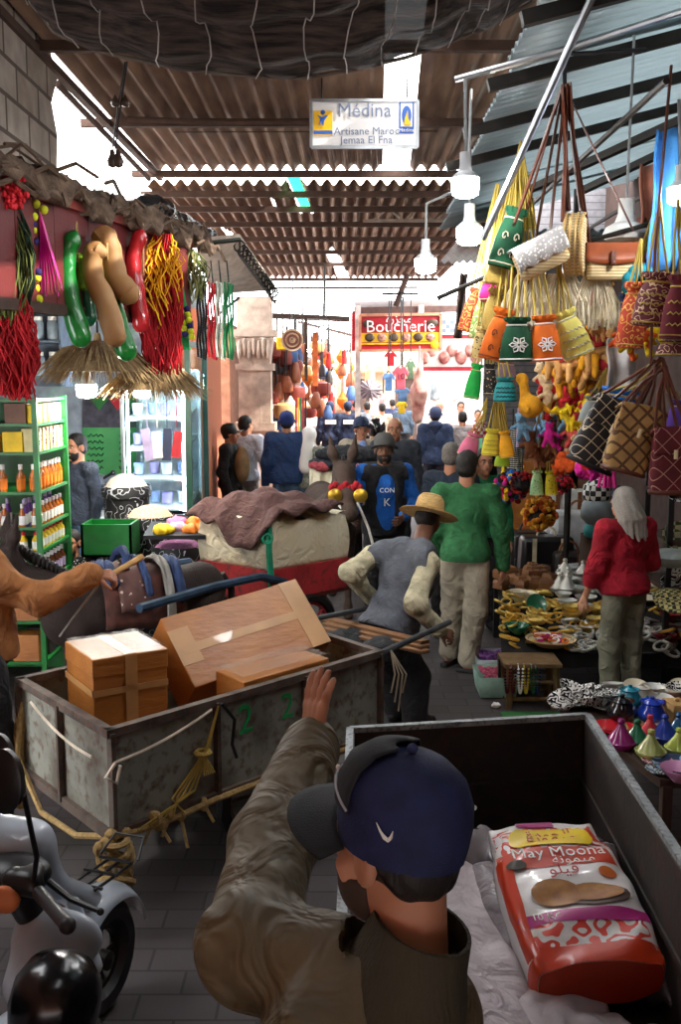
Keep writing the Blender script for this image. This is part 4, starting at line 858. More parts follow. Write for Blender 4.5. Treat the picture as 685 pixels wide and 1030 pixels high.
# ---- bent man in a straw hat at the cart shaft
greyv = mat('grey_felt', '#5c6068', .95, vs=9, bump=.35, bs=50); creamk = mat('cream_knit', '#b9b193', .95, vs=16, bump=.35, bs=80)
Y = 6.25; pv = P(388, 640, Y); nk = P(424, 545, Y + .25); r_ = V((.93, -.36, .05)).normalized(); u_ = (nk - pv).normalized(); f_ = u_.cross(r_).normalized(); r_ = f_.cross(u_)
j = dict(s=1.0, pelvis=pv, neck=nk, R=r_, Fw=f_, Up=u_, shl=P(374, 560, Y + .3), shr=P(431, 567, Y), ell=P(352, 576, Y + .1), wrl=P(375, 603, Y + .4), elr=P(417, 607, Y - .2), wrr=P(441, 633, Y - .1),
         head=P(431, 522, Y + .42), hf=V((.45, .8, -.35)), hu=V((.15, .25, 1)).normalized())
for k, x, yy in (('l', 400, .2), ('r', 418, -.02)):
    a = Pz(x, 722, .08); a.y = Y + yy; a.x = P(x, 640, a.y).x; hp = pv + V((.09 if k == 'r' else -.06, 0, -.03)); j['hip' + k] = hp; j['an' + k] = a; j['kn' + k] = lerp(hp, a, .5) + V((.05, .06, .0)); j['toe' + k] = a + V((.12, .14, -.05))
hm = human('person', 'bent man in a straw hat and grey felt vest gripping a cart shaft', j, skin2, creamk, blackc, leather, hairb, res=.012, thick=.02, hem=.08, vest=(greyv, False), loose=1.5, face=True, hands=dict(r=dict(d=V((.75, .1, -.4)), n=V((.1, .6, -.7)), curl=.95, grip=1), l=dict(curl=.9)))
straw = mat('straw', '#c9a76c', .9, vs=30, bump=.6, bs=90, stretch=(1, 1, 6)); h, M3 = j['h'], j['HM3']
b = B(); b.lathe([(.205, .028), (.17, .036), (.13, .048), (.1, .06), (.098, .09), (.09, .135), (.07, .16), (.03, .17), (0, .171)], 32, h(0, -.01, .0), M3, .95, 1.1); ob('straw_hat', b, straw, hm, solid=.006, ang=60)
b = B()
for i in range(9): q = .1 + .012 * i; b.torus(h(0, -.01, .062 - .0035 * i), q, .0035, M3 @ Matrix.Diagonal((.95, 1.1, 1)), 28, 4)
for i in range(7): b.torus(h(0, -.01, .065 + .014 * i), .1 - .003 * i, .0035, M3 @ Matrix.Diagonal((.95, 1.1, 1)), 28, 4)
ob('hat_braid', b, mat('straw_braid', '#a9844c', .9), hm)

# ---- green sweater man with khaki trousers and sandals
j = person_at(469, 7.5, 1.76, R(-8), lean=R(3), la=((.04, .02, -.29), (.02, .16, -.5)), ra=((.08, -.02, -.29), (.1, .03, -.55)), stride=.0, turn=R(-12))
x0 = P(465, 680, 7.4).x
j['anr'] = P(470, 672, 7.55); j['anr'].z = .1; j['toer'] = j['anr'] + V((.16, -.06, -.05)); j['knr'] = j['anr'] * .5 + j['hipr'] * .5 + V((.02, -.03, 0))
j['anl'] = V((P(452, 660, 7.7).x, 7.75, .1)); j['toel'] = j['anl'] + V((.1, .14, -.05)); j['knl'] = lerp(j['anl'], j['hipl'], .5) + V((.02, .02, 0))
m = human('person', 'man in a green sweater, khaki trousers and black sandals seen from behind', j, skin1, grn, khaki, None, hairb, res=.011, thick=.022, hem=-.07, loose=1.35, face=False)
for k in 'lr':
    a, t = j['an' + k], j['toe' + k]; d = (t - a); d.z = 0; d.normalize(); b = B(); blob(b, [('c', a - d * .06 - UP * .085, t + d * .05 - UP * .035, .04, .045), ('k', V((0, 0, .035)), UP)], .012)
    sd = ob('sandal', b, leather, m); q = lerp(a, t, .72); sx = d.cross(UP); b = B(); b.tube([q + sx * .052 - UP * .05, q + sx * .035 + UP * .012, q + UP * .022, q - sx * .035 + UP * .012, q - sx * .052 - UP * .05], .026, 6, .25); ob('strap', b, leather, sd)
# ---- grey-haired woman in the red pullover
redk = mat('red_knit', '#a3182b', .9, vs=18, bump=.3, bs=90); olivep = mat('grey_green_cloth', '#7d7d6c', .9, vs=8, bump=.2)
j = person_at(632, 6.72, 1.57, R(22), lean=R(2), la=((.05, .03, -.29), (.08, .12, -.53)), ra=((.07, .02, -.27), (.02, .2, -.3)), turn=R(14), nod=R(12))
wm = human('person', 'woman with long grey hair, red pullover and grey-green trousers', j, skin3, redk, olivep, leather, mat('hair_silver', '#d6d1c6', .5, vs=40, bump=.6, bs=70, stretch=(6, 6, .4), col2='#a39c90'), 'long', res=.011, thick=.03, hem=-.03, sleeve=.72, loose=1.2, bwid=1.02)
b = B(); h = j['h']; b.tube([h(math.sin(a) * .088, .03, math.cos(a) * .098 + .045) for a in [i * .2 - 1.5 for i in range(16)]], .008, 6, .5); ob('hair_band', b, navy, wm)
# ---- blue sleeved man leading the donkey
bluek = mat('blue_cotton', '#1458a8', .85, bump=.2)
j = person_at(386, 8.9, 1.8, FACE + R(8), la=((.1, .0, -.28), (-.05, .22, -.36)), ra=((.08, .02, -.28), (.12, .22, -.34)), turn=R(-8))
m = human('person', 'man in a black vest over a bright blue shirt holding the donkey halter', j, skin2, bluek, blackc, leather, hairb, 'cap', vest=(blackc, True), bwid=.93, res=.012, beard=hairb, lips=lipd, hem=-.1)
add_cap(m, j, mat('cap_grey', '#4b4a48', .85))
tb = j['tb']; R_, F_, U_ = j['R'], j['Fw'], j['Up']
for i, (tx, sz) in enumerate((('CON', .06), ('K', .1))): text('lettering', tx, sz, frame(tb(.0, .155, .62 - i * .2), -R_ * 1, U_), white, m)
# ---- others in the crowd
grf = mat('grey_fleece', '#3a3d45', .95, bump=.3)
j = person_at(397, 11.3, 1.86, FACE - R(6)); m = human('person', 'bald man in a dark grey jacket behind the man in blue sleeves', j, skin1, grf, darkg, leather, None, res=.015, lips=lipd, thick=.03, hem=-.12, bwid=1.1)
j = person_at(363, 12, 1.82, FACE + R(10)); m = human('person', 'smiling man in a navy cap and beige jacket over a blue shirt', j, skin1, mat('beige_cloth', '#a89c8a', .9), darkg, leather, hairg, 'cap', res=.016, thick=.025)
add_cap(m, j, navy); b = B(); blob(b, [('e', j['tb'](0, .1, .75), (.06, .05, .16), rotm(j['R'], j['Fw'], j['Up']))], .016); ob('shirt_front', b, mat('blue_shirt', '#7b93c9', .8), m)
j = person_at(378.5, 13.4, 1.74, R(5)); m = human('person', 'rider in a glossy black helmet behind the beige jacket man', j, skin1, mat('tan_jacket', '#b3a08c', .9), darkg, leather, None, res=.018, face=False)
b = B(); h = j['h']; b.lathe([(.1, -.09), (.125, -.04), (.128, .03), (.11, .1), (.06, .145), (0, .155)], 18, h(0, 0, 0), j['HM3']); ob('helmet', b, mat('helmet_black', '#0d0d10', .12, coat=1), m)
j = person_at(437, 15.8, 1.82, R(-6)); m = human('person', 'man in a navy hooded jacket and cap walking away near the butcher', j, skin1, navy, mat('dark_trousers', '#2a2c38', .9), leather, hairb, 'cap', res=.017, face=False, thick=.03, hem=-.1)
add_cap(m, j, mat('cap_indigo', '#38405c', .85)); b = B(); nk = j['neck']; blob(b, [('e', nk - j['Fw'] * .07 + UP * .01, (.12, .08, .07)), ('c', nk - j['Fw'] * .1, nk - j['Fw'] * .1 - UP * .1, .07, .04)], .018); ob('hood', b, navy, m)
j = person_at(247, 13.3, 1.80, R(-12), la=((.06, -.03, -.28), (.05, .05, -.52)), ra=((.07, -.06, -.28), (.1, -.06, -.53)), turn=R(-25)); m = human('person', 'man in a white t-shirt and grey trousers walking away at left', j, skin1, mat('white_cotton', '#dfe3ee', .85, var=.05, bump=.15), mat('grey_cloth', '#8f8c86', .9), leather, hairb, res=.014, sleeve=.42, hem=-.08, face=False, thick=.022, bwid=1.08)
j = person_at(289, 12.9, 1.85, R(4)); m = human('person', 'broad man in a navy blue jacket, jeans and blue cap walking away', j, skin1, mat('blue_jacket', '#1f3a66', .7, bump=.2), denim, leather, hairb, 'cap', res=.014, face=False, thick=.04, hem=-.12, bwid=1.12); add_cap(m, j, mat('cap_blue', '#1c2f66', .85))
j = person_at(231, 12.8, 1.70, R(-100), turn=R(10)); m = human('person', 'youth in a black cap and black hoodie against the terracotta wall', j, skin1, blackc, darkg, leather, hairb, 'cap', res=.016, thick=.025); add_cap(m, j, black)
b = B(); blob(b, [('e', j['tb'](-.02, .17, .5), (.16, .1, .24), rotm(j['R'], j['Fw'], j['Up']))], .016); ob('backpack', b, mat('tan_bag', '#8a6d4c', .9), m)
hij = mat('white_veil', '#e4e0dc', .9, var=.05, bump=.15)
j = person_at(311, 12.9, 1.66, R(-30)); m = human('person', 'woman in a long white headscarf walking beside the navy jacket man', j, skin3, mat('floral_cloth', '#a9a494', .9, vs=30, col2='#4a5a50'), denim, leather, None, res=.016, face=False)
b = B(); h = j['h']; blob(b, [('e', h(0, -.02, .04), (.1, .115, .105)), ('c', h(0, -.06, -.03), h(0, -.1, -.4), .085, .1), ('c', h(-.05, -.03, -.1), h(-.1, -.06, -.5), .07, .06), ('k', h(0, .075, 0), V(j['hf']))], .016); ob('headscarf', b, hij, m)
for i, (px, yy) in enumerate(((332, 21.5), (350, 21.5))):
    j = person_at(px, yy, 1.76, R(6)); m = human('person', ('policeman in navy uniform seen from behind, left of the pair', 'policeman in navy uniform seen from behind, right of the pair')[i], j, skin1, mat('uniform_navy', '#1d2740', .85), navy, leather, hairb, 'cap', res=.022, face=False, thick=.03); add_cap(m, j, mat('uniform_navy', '#1d2740'), visor=False)
    b = B(); b.box(j['tb'](0, -.155, .72), (.24, .02, .09)); ob('back_panel', b, white, m)
j = person_at(453, 8.75, 1.74, R(-20)); m = human('person', 'man with short grey hair and navy t-shirt just left of the green sweater', j, skin1, mat('navy_tee', '#26303f', .9), darkg, leather, hairg, res=.014, sleeve=.45, face=False)
j = person_at(486, 8.9, 1.68, FACE + R(8)); m = human('person', 'dark-haired woman in a green top facing us past the green sweater', j, skin1, mat('green_cotton', '#1e6b43', .9), darkg, leather, hairb, 'long', res=.013)
j = person_at(80, 9.3, 1.79, FACE - R(40), turn=R(8)); m = human('person', 'shopkeeper with dark hair and grey sweater inside the left shop', j, skin1, mat('slate_knit', '#3b4250', .95), denim, leather, hairb, res=.013, beard=hairb, lips=lipd)
j = stand((P(73, 540, 8.0).x, 8.0, -.42), FACE - R(10), 1.5); m = human('person', 'seated person in a black and white speckled wrap beside the green rack', j, skin1, patt('speckle_cloth', 'spots', '#17171a', '#d8d8d8', 60, .3), None, None, hairb, res=.014, rootz=0)
bw = mat('butcher_white', '#efece6', .85, var=.04)
for px, lab in ((441, 'bald butcher in white behind the counter, left of three'), (462, 'butcher in white behind the counter, middle of three'), (479, 'butcher in white behind the counter, nearest the hanging bags')):
    j = person_at(px, 21.3, 1.78 if px < 470 else 1.6, FACE); human('person', lab, j, skin1, bw, bw, leather, hairb if px > 450 else None, res=.022)
j = person_at(464, 17.6, 1.70, R(10)); human('person', 'customer in a grey striped jacket at the butcher counter', j, skin1, patt('grey_stripe', 'stripes', '#77706f', '#a39a96', 30, .4), darkg, leather, hairb, res=.02, face=False)
for px, yy, c, lab in ((369, 24, '#8a8f98', 'distant passer-by in pale grey seen over the crowd'), (384, 23, '#b9aa94', 'distant passer-by in a beige top seen over the crowd'), (394, 27, '#38405c', 'distant passer-by in dark blue near the hanging shirts'), (357, 26, '#3a3c46', 'distant passer-by in dark clothes beyond the policemen'), (405, 25, '#4a5a6a', 'distant passer-by in slate blue beside the meat stall')):
    j = person_at(px, yy, 1.7, R(10)); human('person', lab, j, skin1, mat('crowd_' + c[1:], c, .9), darkg, leather, hairb, res=.024, face=False)
# ---- the driver whose brown sleeve reaches in from the left edge
brown = mat('brown_wool', '#a06a3e', .95, vs=12, bump=.35, bs=60); Y = 4.75
shr = P(4, 592, Y - .05); j = stand((P(-18, 600, Y).x, Y - .15, 0), R(-35), 1.78)
d = shr - j['shr']
for k in list(j):
    if isinstance(j[k], V) and k[:2] in ('sh', 'ne', 'he', 'pe', 'el', 'wr') and k != 'hf': j[k] = j[k] + V((d.x, d.y, 0))
j['shr'] = P(2, 588, Y); j['elr'] = P(40, 603, Y + .05); j['wrr'] = P(92, 578, Y + .15); j['shl'] = j['shr'] - j['R'] * .37; j['ell'] = j['shl'] + V((-.1, .1, -.28)); j['wrl'] = j['ell'] + V((.1, .2, -.12))
dr = human('person', 'donkey driver at the left edge, brown sleeve stretched out holding a stick', j, skin1, brown, mat('dark_jeans', '#26272b', .9, bump=.3), leather, hairb, res=.011, thick=.03, hem=-.04, hands=dict(r=dict(d=V((.9, .2, -.05)), n=V((.1, .4, -.8)), curl=.95, grip=1)), loose=1.3)

# ---------------------------------------------------------------- donkeys
def donkey(name, label, loc, yaw, fur, s=1.0, res=.016, head_up=0, leg=True):
    c, n = math.cos(yaw), math.sin(yaw); f = V((-n, c, 0)); r = V((c, n, 0)); L = V(loc); g = lambda x, y, z: L + (r * x + f * y + UP * z) * s; m3 = rotm(r, f, UP)
    root = T(name, label, 'donkey', loc)
    p = [('e', g(0, .25, .86), (.2 * s, .36 * s, .235 * s), m3), ('e', g(0, -.22, .9), (.205 * s, .36 * s, .225 * s), m3), ('e', g(0, -.48, .92), (.18 * s, .2 * s, .21 * s), m3), ('e', g(0, .5, .88), (.15 * s, .18 * s, .24 * s), m3)]
    N1 = g(0, .84, 1.18 + head_up); p += [('c', g(0, .52, .98), N1, .15 * s, .095 * s)]
    pl, mz = g(0, .9, 1.27 + head_up), g(0, 1.2, .98 + head_up * 1.0)
    p += [('e', pl, (.075 * s, .12 * s, .1 * s), m3), ('c', pl, lerp(pl, mz, .6), .095 * s, .068 * s), ('c', lerp(pl, mz, .6), mz, .066 * s, .06 * s), ('e', mz, (.06 * s, .06 * s, .055 * s), m3)]
    for sd in (-1, 1):
        e0 = g(.05 * sd, .86, 1.34 + head_up); p += [('c', e0, e0 + (r * .035 * sd + UP * .1 - f * .01) * s, .026 * s, .038 * s), ('c', e0 + (r * .035 * sd + UP * .1 - f * .01) * s, e0 + (r * .06 * sd + UP * .25 - f * .03) * s, .036 * s, .01 * s)]
        x = .11 * sd
        p += [('c', g(x, .45, .78), g(x, .44, .45), .075 * s, .042 * s), ('c', g(x, .44, .45), g(x, .45, .1), .04 * s, .028 * s), ('c', g(x, .45, .1), g(x, .47, .03), .036 * s, .045 * s)]
        p += [('c', g(x, -.45, .82), g(x * 1.05, -.36, .58), .13 * s, .075 * s), ('c', g(x * 1.05, -.36, .58), g(x, -.56, .4), .06 * s, .042 * s), ('c', g(x, -.56, .4), g(x, -.52, .1), .036 * s, .028 * s), ('c', g(x, -.52, .1), g(x, -.49, .03), .036 * s, .045 * s)]
    b = B(); blob(b, p, res, .05); ob('body', b, fur, root)
    b = B(); b.tube([g(0, -.66, 1.02), g(0, -.74, .9), g(0, -.75, .6), g(0, -.73, .45)], [.03 * s, .028 * s, .025 * s, .04 * s], 8); ob('tail', b, fur, root)
    b = B()
    for i in range(14):
        t = i / 13; q = lerp(g(0, .5, 1.14), g(0, .86, 1.38 + head_up), t); b.ell(q, (.02 * s, .045 * s, .05 * s), None, 6, 5)
    ob('mane', b, hairb, root)
    for sd in (-1, 1):
        b = B(); b.ell(lerp(pl, mz, .28) + r * .078 * sd * s + UP * .03 * s, .018 * s); ob('eye', b, eyed, root)
        b = B(); b.ell(mz + r * .03 * sd * s + f * .045 * s + UP * .01, (.014 * s, .014 * s, .02 * s)); ob('nostril', b, black, root)
    return root, g, pl, mz
furd = mat('fur_dark', '#2a1e19', .8, vs=20, bump=.7, bs=110, stretch=(1, 1, .5)); furg = mat('fur_brown', '#3f2f26', .8, vs=20, bump=.6, bs=110)
Yd = 6.4
dk, g, pl, mz = donkey('donkey', 'dark brown donkey with harness saddle beside the green rack', (P(136, 560, Yd).x, Yd, 0), R(122), furd, .93)
pad = mat('saddle_cloth', '#7b4a40', .95, vs=9, col2='#3a2622', bump=.5, bs=30); padp = patt('saddle_pattern', 'spots', '#5f3d36', '#c0aa98', 22, .22, bump=.3)
hs = T('harness_saddle', 'worn patterned saddle pad with blue and grey straps on the dark donkey', 'saddle', g(0, .05, 1.1))
def over(y0, y1, r0, m, nm, a0=-1.6, a1=1.6, th=.02, cz=.86):
    b = B(); b.grid(lambda u, v: g(math.sin(lerp(a0, a1, u)) * (.21 + r0), lerp(y0, y1, v), cz + math.cos(lerp(a0, a1, u)) * (.26 + r0) + .012 * math.sin(u * 17 + v * 9)), 22, 8); return ob(nm, b, m, hs, solid=th)
over(-.28, .3, .03, pad, 'blanket', -1.9, 1.9); over(-.02, .2, .055, padp, 'patterned_pad', -1.5, 1.5, .03); over(-.02, .02, .09, mat('strap_blue', '#2c3f66', .8), 'blue_strap', -1.2, 1.2)
over(-.18, -.12, .08, mat('strap_grey', '#8f8c86', .8), 'grey_strap', -1.9, 1.7); over(-.27, -.2, .07, MATS['strap_blue'], 'blue_strap', -1.4, 1.2); over(.2, .29, .06, MATS['strap_blue'], 'blue_pad', -.9, .9, .05)
b = B()
for k in (-1, 1): b.tube([g(.13 * k, .12, 1.16), g(.1 * k, .1, 1.24), g(0, .09, 1.28)], .028, 8)
ob('saddle_horn', b, MATS['strap_blue'], hs)
b = B(); blob(b, [('c', g(.26, -.2, .98), g(.3, -.02, .88), .075, .09), ('c', g(.3, -.02, .88), g(.32, -.12, .72), .08, .06), ('e', g(.3, -.3, .98), (.08, .1, .08))], .014, .04, .01, 40); ob('rolled_blanket', b, mat('pink_brown_cloth', '#8d5d54', .95, vs=10, col2='#5b3a36', bump=.3), hs)
b = B(); b.tube([g(.24, .35, .62), g(.25, .22, .9), g(.2, .1, 1.1)], .016, 6, .4); ob('girth_strap', b, mat('web_strap', '#a39c92', .8), hs)
b = B(); b.tube([P(101, 584, 4.95), P(143, 560, 5.2)], [.012, .018], 7); tag(ob('driving_stick', b, mat('pale_wood', '#c79f63', .7)), 'short pale wooden stick held in the driver fist over the saddle', 'stick')
b = B(); q = [P(60, 640, 5.4), P(76, 618, 5.2), P(101, 586, 4.95)]; b.tube(q, .006, 5); tag(ob('rein', b, MATS['web_strap']), 'grey rein hanging from the driver fist to the donkey', 'rein')
dk2, g, pl, mz = donkey('donkey', 'brown donkey facing us with red and gold brow ornament', (P(330, 540, 9.6).x, 9.75, 0), FACE + R(9), furg, 1.08, head_up=.06)
br = T('bridle', 'red tasselled bridle with gold discs on the facing donkey', 'bridle', g(0, .9, 1.2)); redt = mat('red_wool', '#a3202a', .95, bump=.5)
b = B()
for i in range(9): b.ell(lerp(pl, mz, .3) + V((-.12 + .03 * i, -.1, .02 * math.sin(i * 2))), (.03, .025, .035))
ob('red_tassels', b, redt, br)
for x in (-.1, .12):
    b = B(); b.lathe([(0, -.008), (.058, -.008), (.062, 0), (.05, .008), (0, .012)], 18, lerp(pl, mz, .45) + V((x, -.13, -.02)), Matrix.Rotation(R(90), 3, 'X')); ob('gold_disc', b, mat('gold', '#c9a13c', .35, .8), br)
b = B(); b.torus(lerp(pl, mz, .72), .085, .01, Matrix.Rotation(R(50), 3, 'X'), 16, 5); ob('noseband', b, mat('strap_white', '#c8c4bd', .7), br)
b = B(); b.tube([lerp(pl, mz, .7) + V((.08, -.05, 0)), mz + V((.16, -.05, -.12)), mz + V((.22, -.05, -.35))], .012, 6); ob('lead_rope', b, MATS['strap_white'], br)
# ================================================================ OVERHEAD: NET, SIGN, LAMPS, PIPES
net_pts = [(-30, -40), (30, 0), (56, 33), (105, 52), (175, 67), (240, 75), (307, 77), (360, 68), (412, 56), (460, 38), (487, 28), (532, 3), (590, -40)]
YN = 3.5
def ncurve(u, k=0):
    t = u * (len(net_pts) - 1); i = min(int(t), len(net_pts) - 2); a, b_ = net_pts[i], net_pts[i + 1]; t -= i
    return P(lerp(a[0], b_[0], t), lerp(a[1], b_[1], t), YN)
rt = T('shade_net', 'dark sagging shade net strung across the lane overhead', 'shade net', ncurve(.5))
def netf(u, v):
    p = ncurve(u); return p + V((0, -v * 1.6, .05 * v + .34 * v * v + .028 * math.sin(v * 34 + 1.5 * math.sin(u * 6)) * min(1, v * 6) + .01 * math.sin(u * 50 + v * 9)))
nm_ = NT('shade_cloth'); co = nm_.coord((1, 1, 1)); n1 = nm_.ramp(nm_.noise(nm_.coord((2, 14, 14)), 3, 5), .35, .65)
nm_.l(nm_.mix(n1, lin('#1c191a'), lin('#62534a')), nm_.b.inputs['Base Color']); nm_.b.inputs['Roughness'].default_value = .9; nm_.b.inputs['Alpha'].default_value = .93; nm_.bump(nm_.noise(nm_.coord((3, 30, 30)), 5, 4), .7, .02)
b = B(); b.grid(netf, 72, 46); ob('net_cloth', b, nm_.m, rt, solid=.004)
b = B()
for k in range(15):
    u0 = .08 + k * .06; b.tube([V(netf(u0 + .045 * v + .006 * math.sin(v * 20 + k), v)) - V((0, 0, .012)) for v in [i / 24 for i in range(25)]], .0022, 4)
ob('lacing', b, mat('lacing_white', '#b9b4ac', .8), rt)
b = B(); b.tube([V(ncurve(i / 50)) - V((0, 0, .004)) for i in range(51)], .007, 5); ob('edge_cord', b, mat('edge_cord', '#6d655c', .8), rt)
# lane name sign
Y = 7.0; sg = T('hanging_sign', 'white rectangular hanging sign with yellow and blue emblems under the roof', 'sign', P(367, 150, Y))
q = [P(313, 102, Y), P(420, 101, Y), P(420, 149, Y), P(314, 149, Y)]; sx = (q[1] - q[0]).normalized(); sy = V((0, 0, 1)); nn = V((0, -.03, 0))
wS, hS = (q[1] - q[0]).length, q[0].z - q[3].z; o0 = V((q[0].x, Y, q[3].z)); SP = lambda x, y: o0 + V((x * wS, -.022, y * hS))
b = B(); b.hexa(o0 + V((0, -.02, 0)), (wS, 0, 0), (0, .03, 0), (0, 0, hS)); ob('board', b, mat('sign_white', '#e3e0dd', .3, var=.03), sg)
b = B(); b.bar(SP(0, 0), SP(1, 0), .02); b.bar(SP(0, 1), SP(1, 1), .02); b.bar(SP(0, 0), SP(0, 1), .02); b.bar(SP(1, 0), SP(1, 1), .02); ob('frame', b, steel, sg)
b = B()
for x in (.1, .9): b.tube([SP(x, 1), SP(x, 1) + V((0, 0, Z1 - SP(x, 1).z - .03))], .006, 5)
ob('hanger_wire', b, darksteel, sg)
blue = mat('sign_blue', '#2a5aa8', .5, var=0); yelw = mat('sign_yellow', '#eeb81e', .5, var=0); grey = mat('sign_grey', '#6f7c96', .5, var=0)
def plate(nm, x0, y0, x1, y1, m, d=.003): b = B(); b.hexa(SP(x0, y0) - V((0, d, 0)), (wS * (x1 - x0), 0, 0), (0, d, 0), (0, 0, hS * (y1 - y0))); return ob(nm, b, m, sg)
plate('yellow_emblem', .025, .36, .2, .78, yelw); plate('blue_band', .025, .28, .2, .36, blue); plate('blue_emblem', .825, .3, .965, .97, blue); plate('yellow_line', .025, .25, .2, .275, yelw)
plate('white_field', .84, .44, .95, .94, white, .005)
X_ = lambda x, y: ((x * wS), (y * hS))
b = B(); b.prism([X_(*p) for p in ((.055, .7), (.1, .64), (.165, .7), (.125, .57), (.115, .44), (.095, .55), (.07, .43), (.085, .6))], .004, Matrix.Translation(o0 + V((0, -.031, 0)))); b.ell(SP(.11, .745) - V((0, .006, 0)), (.016, .004, .016)); ob('star_figure', b, blue, sg)
b = B(); b.prism([X_(.895 + .045 * math.cos(a), .68 + .2 * math.sin(a)) for a in [i * .3 for i in range(21)]], .004, Matrix.Translation(o0 + V((0, -.034, 0)))); ob('arch_shape', b, blue, sg)
b = B(); b.prism([X_(*p) for p in ((.868, .47), (.88, .62), (.905, .78), (.91, .62), (.94, .47))], .004, Matrix.Translation(o0 + V((0, -.038, 0)))); ob('arch_figure', b, yelw, sg)
tx = lambda s_, sz, x, y, m: text('lettering', s_, sz, frame(SP(x, y) - V((0, .006, 0)), sx, sy), m, sg, .001)
tx('M\u00e9dina', .125, .5, .78, grey); tx('Artisane Maroc', .07, .52, .34, grey); tx('Jemaa El Fna', .07, .52, .15, grey); tx('Medina', .035, .895, .365, white)
# lamps
glow = mat('lamp_glow', '#ffffff', emit=70); shell = mat('lamp_shell', '#c9cdd0', .4, var=.03)
def lamp(px, py, Y, w, label, top, lit=True, col=None):
    c = P(px, py, Y); s = S(Y) * w / 2; r = T('ceiling_lamp', label, 'lamp', c)
    b = B(); b.lathe([(0, -1.05 * s), (.6 * s, -1.0 * s), (.95 * s, -.8 * s), (1.0 * s, -.1 * s), (1.0 * s, .3 * s)], 20, c); ob('lamp_bulb', b, (col or glow) if lit else shell, r)
    b = B(); b.lathe([(1.0 * s, .3 * s), (.9 * s, .5 * s), (.5 * s, .8 * s), (.42 * s, 1.2 * s), (.42 * s, 2.1 * s), (0, 2.12 * s)], 20, c); ob('socket', b, shell, r)
    b = B(); b.tube([c + V((0, 0, 2 * s))] + [V(t) for t in top], .008, 6); ob('cable', b, mat('cable_grey', '#8d9090', .6), r); return r
lamp(468, 184, 4.7, 27, 'lit white bulb hanging nearest the centre, upper of the close pair', [P(468, 80, 4.7), P(500, 70, 5.0)])
lamp(472, 233, 5.3, 25, 'lit white bulb just below the upper one of the close pair', [P(472, 150, 5.3), P(474, 90, 5.5)])
lamp(428, 264, 6.0, 21, 'lit white bulb hanging alone left of the pair', [P(429, 205, 6.0), P(447, 197, 6.1), P(470, 185, 6.2)])
lamp(684, 193, 4.6, 24, 'lit white bulb at the right edge by the blue cloth', [P(683, 100, 4.6)])
c = P(629, 236, 5.2); r = T('ceiling_lamp', 'unlit white bell-shaped lamp behind the leather flap bag', 'lamp', c)
b = B(); b.lathe([(.0, -.03), (.1, -.025), (.115, .0), (.1, .035), (.055, .06), (.04, .1), (.04, .17), (.05, .175), (0, .18)], 22, c); ob('lamp_shade', b, mat('lamp_white', '#d9dad6', .4), r)
b = B(); b.tube([c + V((0, 0, .18)), P(638, 35, 5.2)], .007, 6); ob('cable', b, MATS['cable_grey'], r)
glow2 = mat('lamp_glow_shop', '#fffaf0', emit=170)
lamp(87, 390, 7.5, 20, 'lit bulb under the straw parasols, left of two', [P(88, 355, 7.5), P(88, 300, 7.5)], True, glow2)
lamp(143, 391, 8.0, 18, 'lit bulb under the straw parasols, right of two', [P(144, 355, 8.0), P(144, 300, 8.0)], True, glow2)
r = T('hanging_bulbs', 'pair of small dark unlit bulbs on a twisted cord at upper left', 'bulb pair', P(116, 165, 6.6)); b = B(); b.tube([P(128, 62, 6.6), P(123, 95, 6.6), P(116, 150, 6.6)], .006, 5); b.tube([P(126, 62, 6.6), P(119, 105, 6.6), P(113, 150, 6.6)], .006, 5); ob('cord', b, black, r)
for x in (113, 119): b = B(); b.lathe([(0, -.045), (.03, -.03), (.036, 0), (.02, .035), (.014, .07), (0, .072)], 12, P(x, 162, 6.6)); ob('bulb', b, mat('bulb_dark', '#4a3a32', .2), r)
for x in (116, 126): b = B(); b.lathe([(0, -.03), (.026, -.02), (.03, 0), (.012, .03), (0, .05)], 12, P(x, 103, 6.6)); ob('bulb', b, MATS['bulb_dark'], r)
# pipes
def pipe(pts, r, label, m=steel, nm='pipe'):
    b = B(); b.tube(pts, r, 8); return tag(ob(nm, b, m), label, 'pipe')
pipe([P(598, -8, 4.2), P(486, 240, 4.9)], .017, 'long bright metal pole slanting down behind the straw bags', steel, 'pole')
pipe([P(458, 80, 5.0), P(560, 52, 4.8), P(690, 10, 4.6)], .016, 'grey metal rail crossing under the galvanised awning', steel, 'rail')
pipe([P(440, 300, 5.3), P(530, 260, 5.2), P(690, 215, 5.0)], .012, 'thin dark rail behind the hanging pouches', darksteel, 'rail')
pipe([P(560, 52, 4.8), P(580, 54, 4.8), P(650, 50, 4.8)], .01, 'black cable looped along the upper rail', black, 'cable')
pipe([P(128, 120, 7.9), P(230, 123, 7.9), P(310, 122, 7.9)], .022, 'brown iron pipe crossing the roof left of the sign', rustbar)
pipe([P(175, 133, 8.4), P(440, 132, 8.4)], .004, 'thin wire stretched across the lane behind the sign', darksteel, 'wire')
pipe([P(57, 84, 6.7), P(150, 180, 9.4)], .022, 'rusty diagonal rod along the left roof opening', rustbar, 'rod')
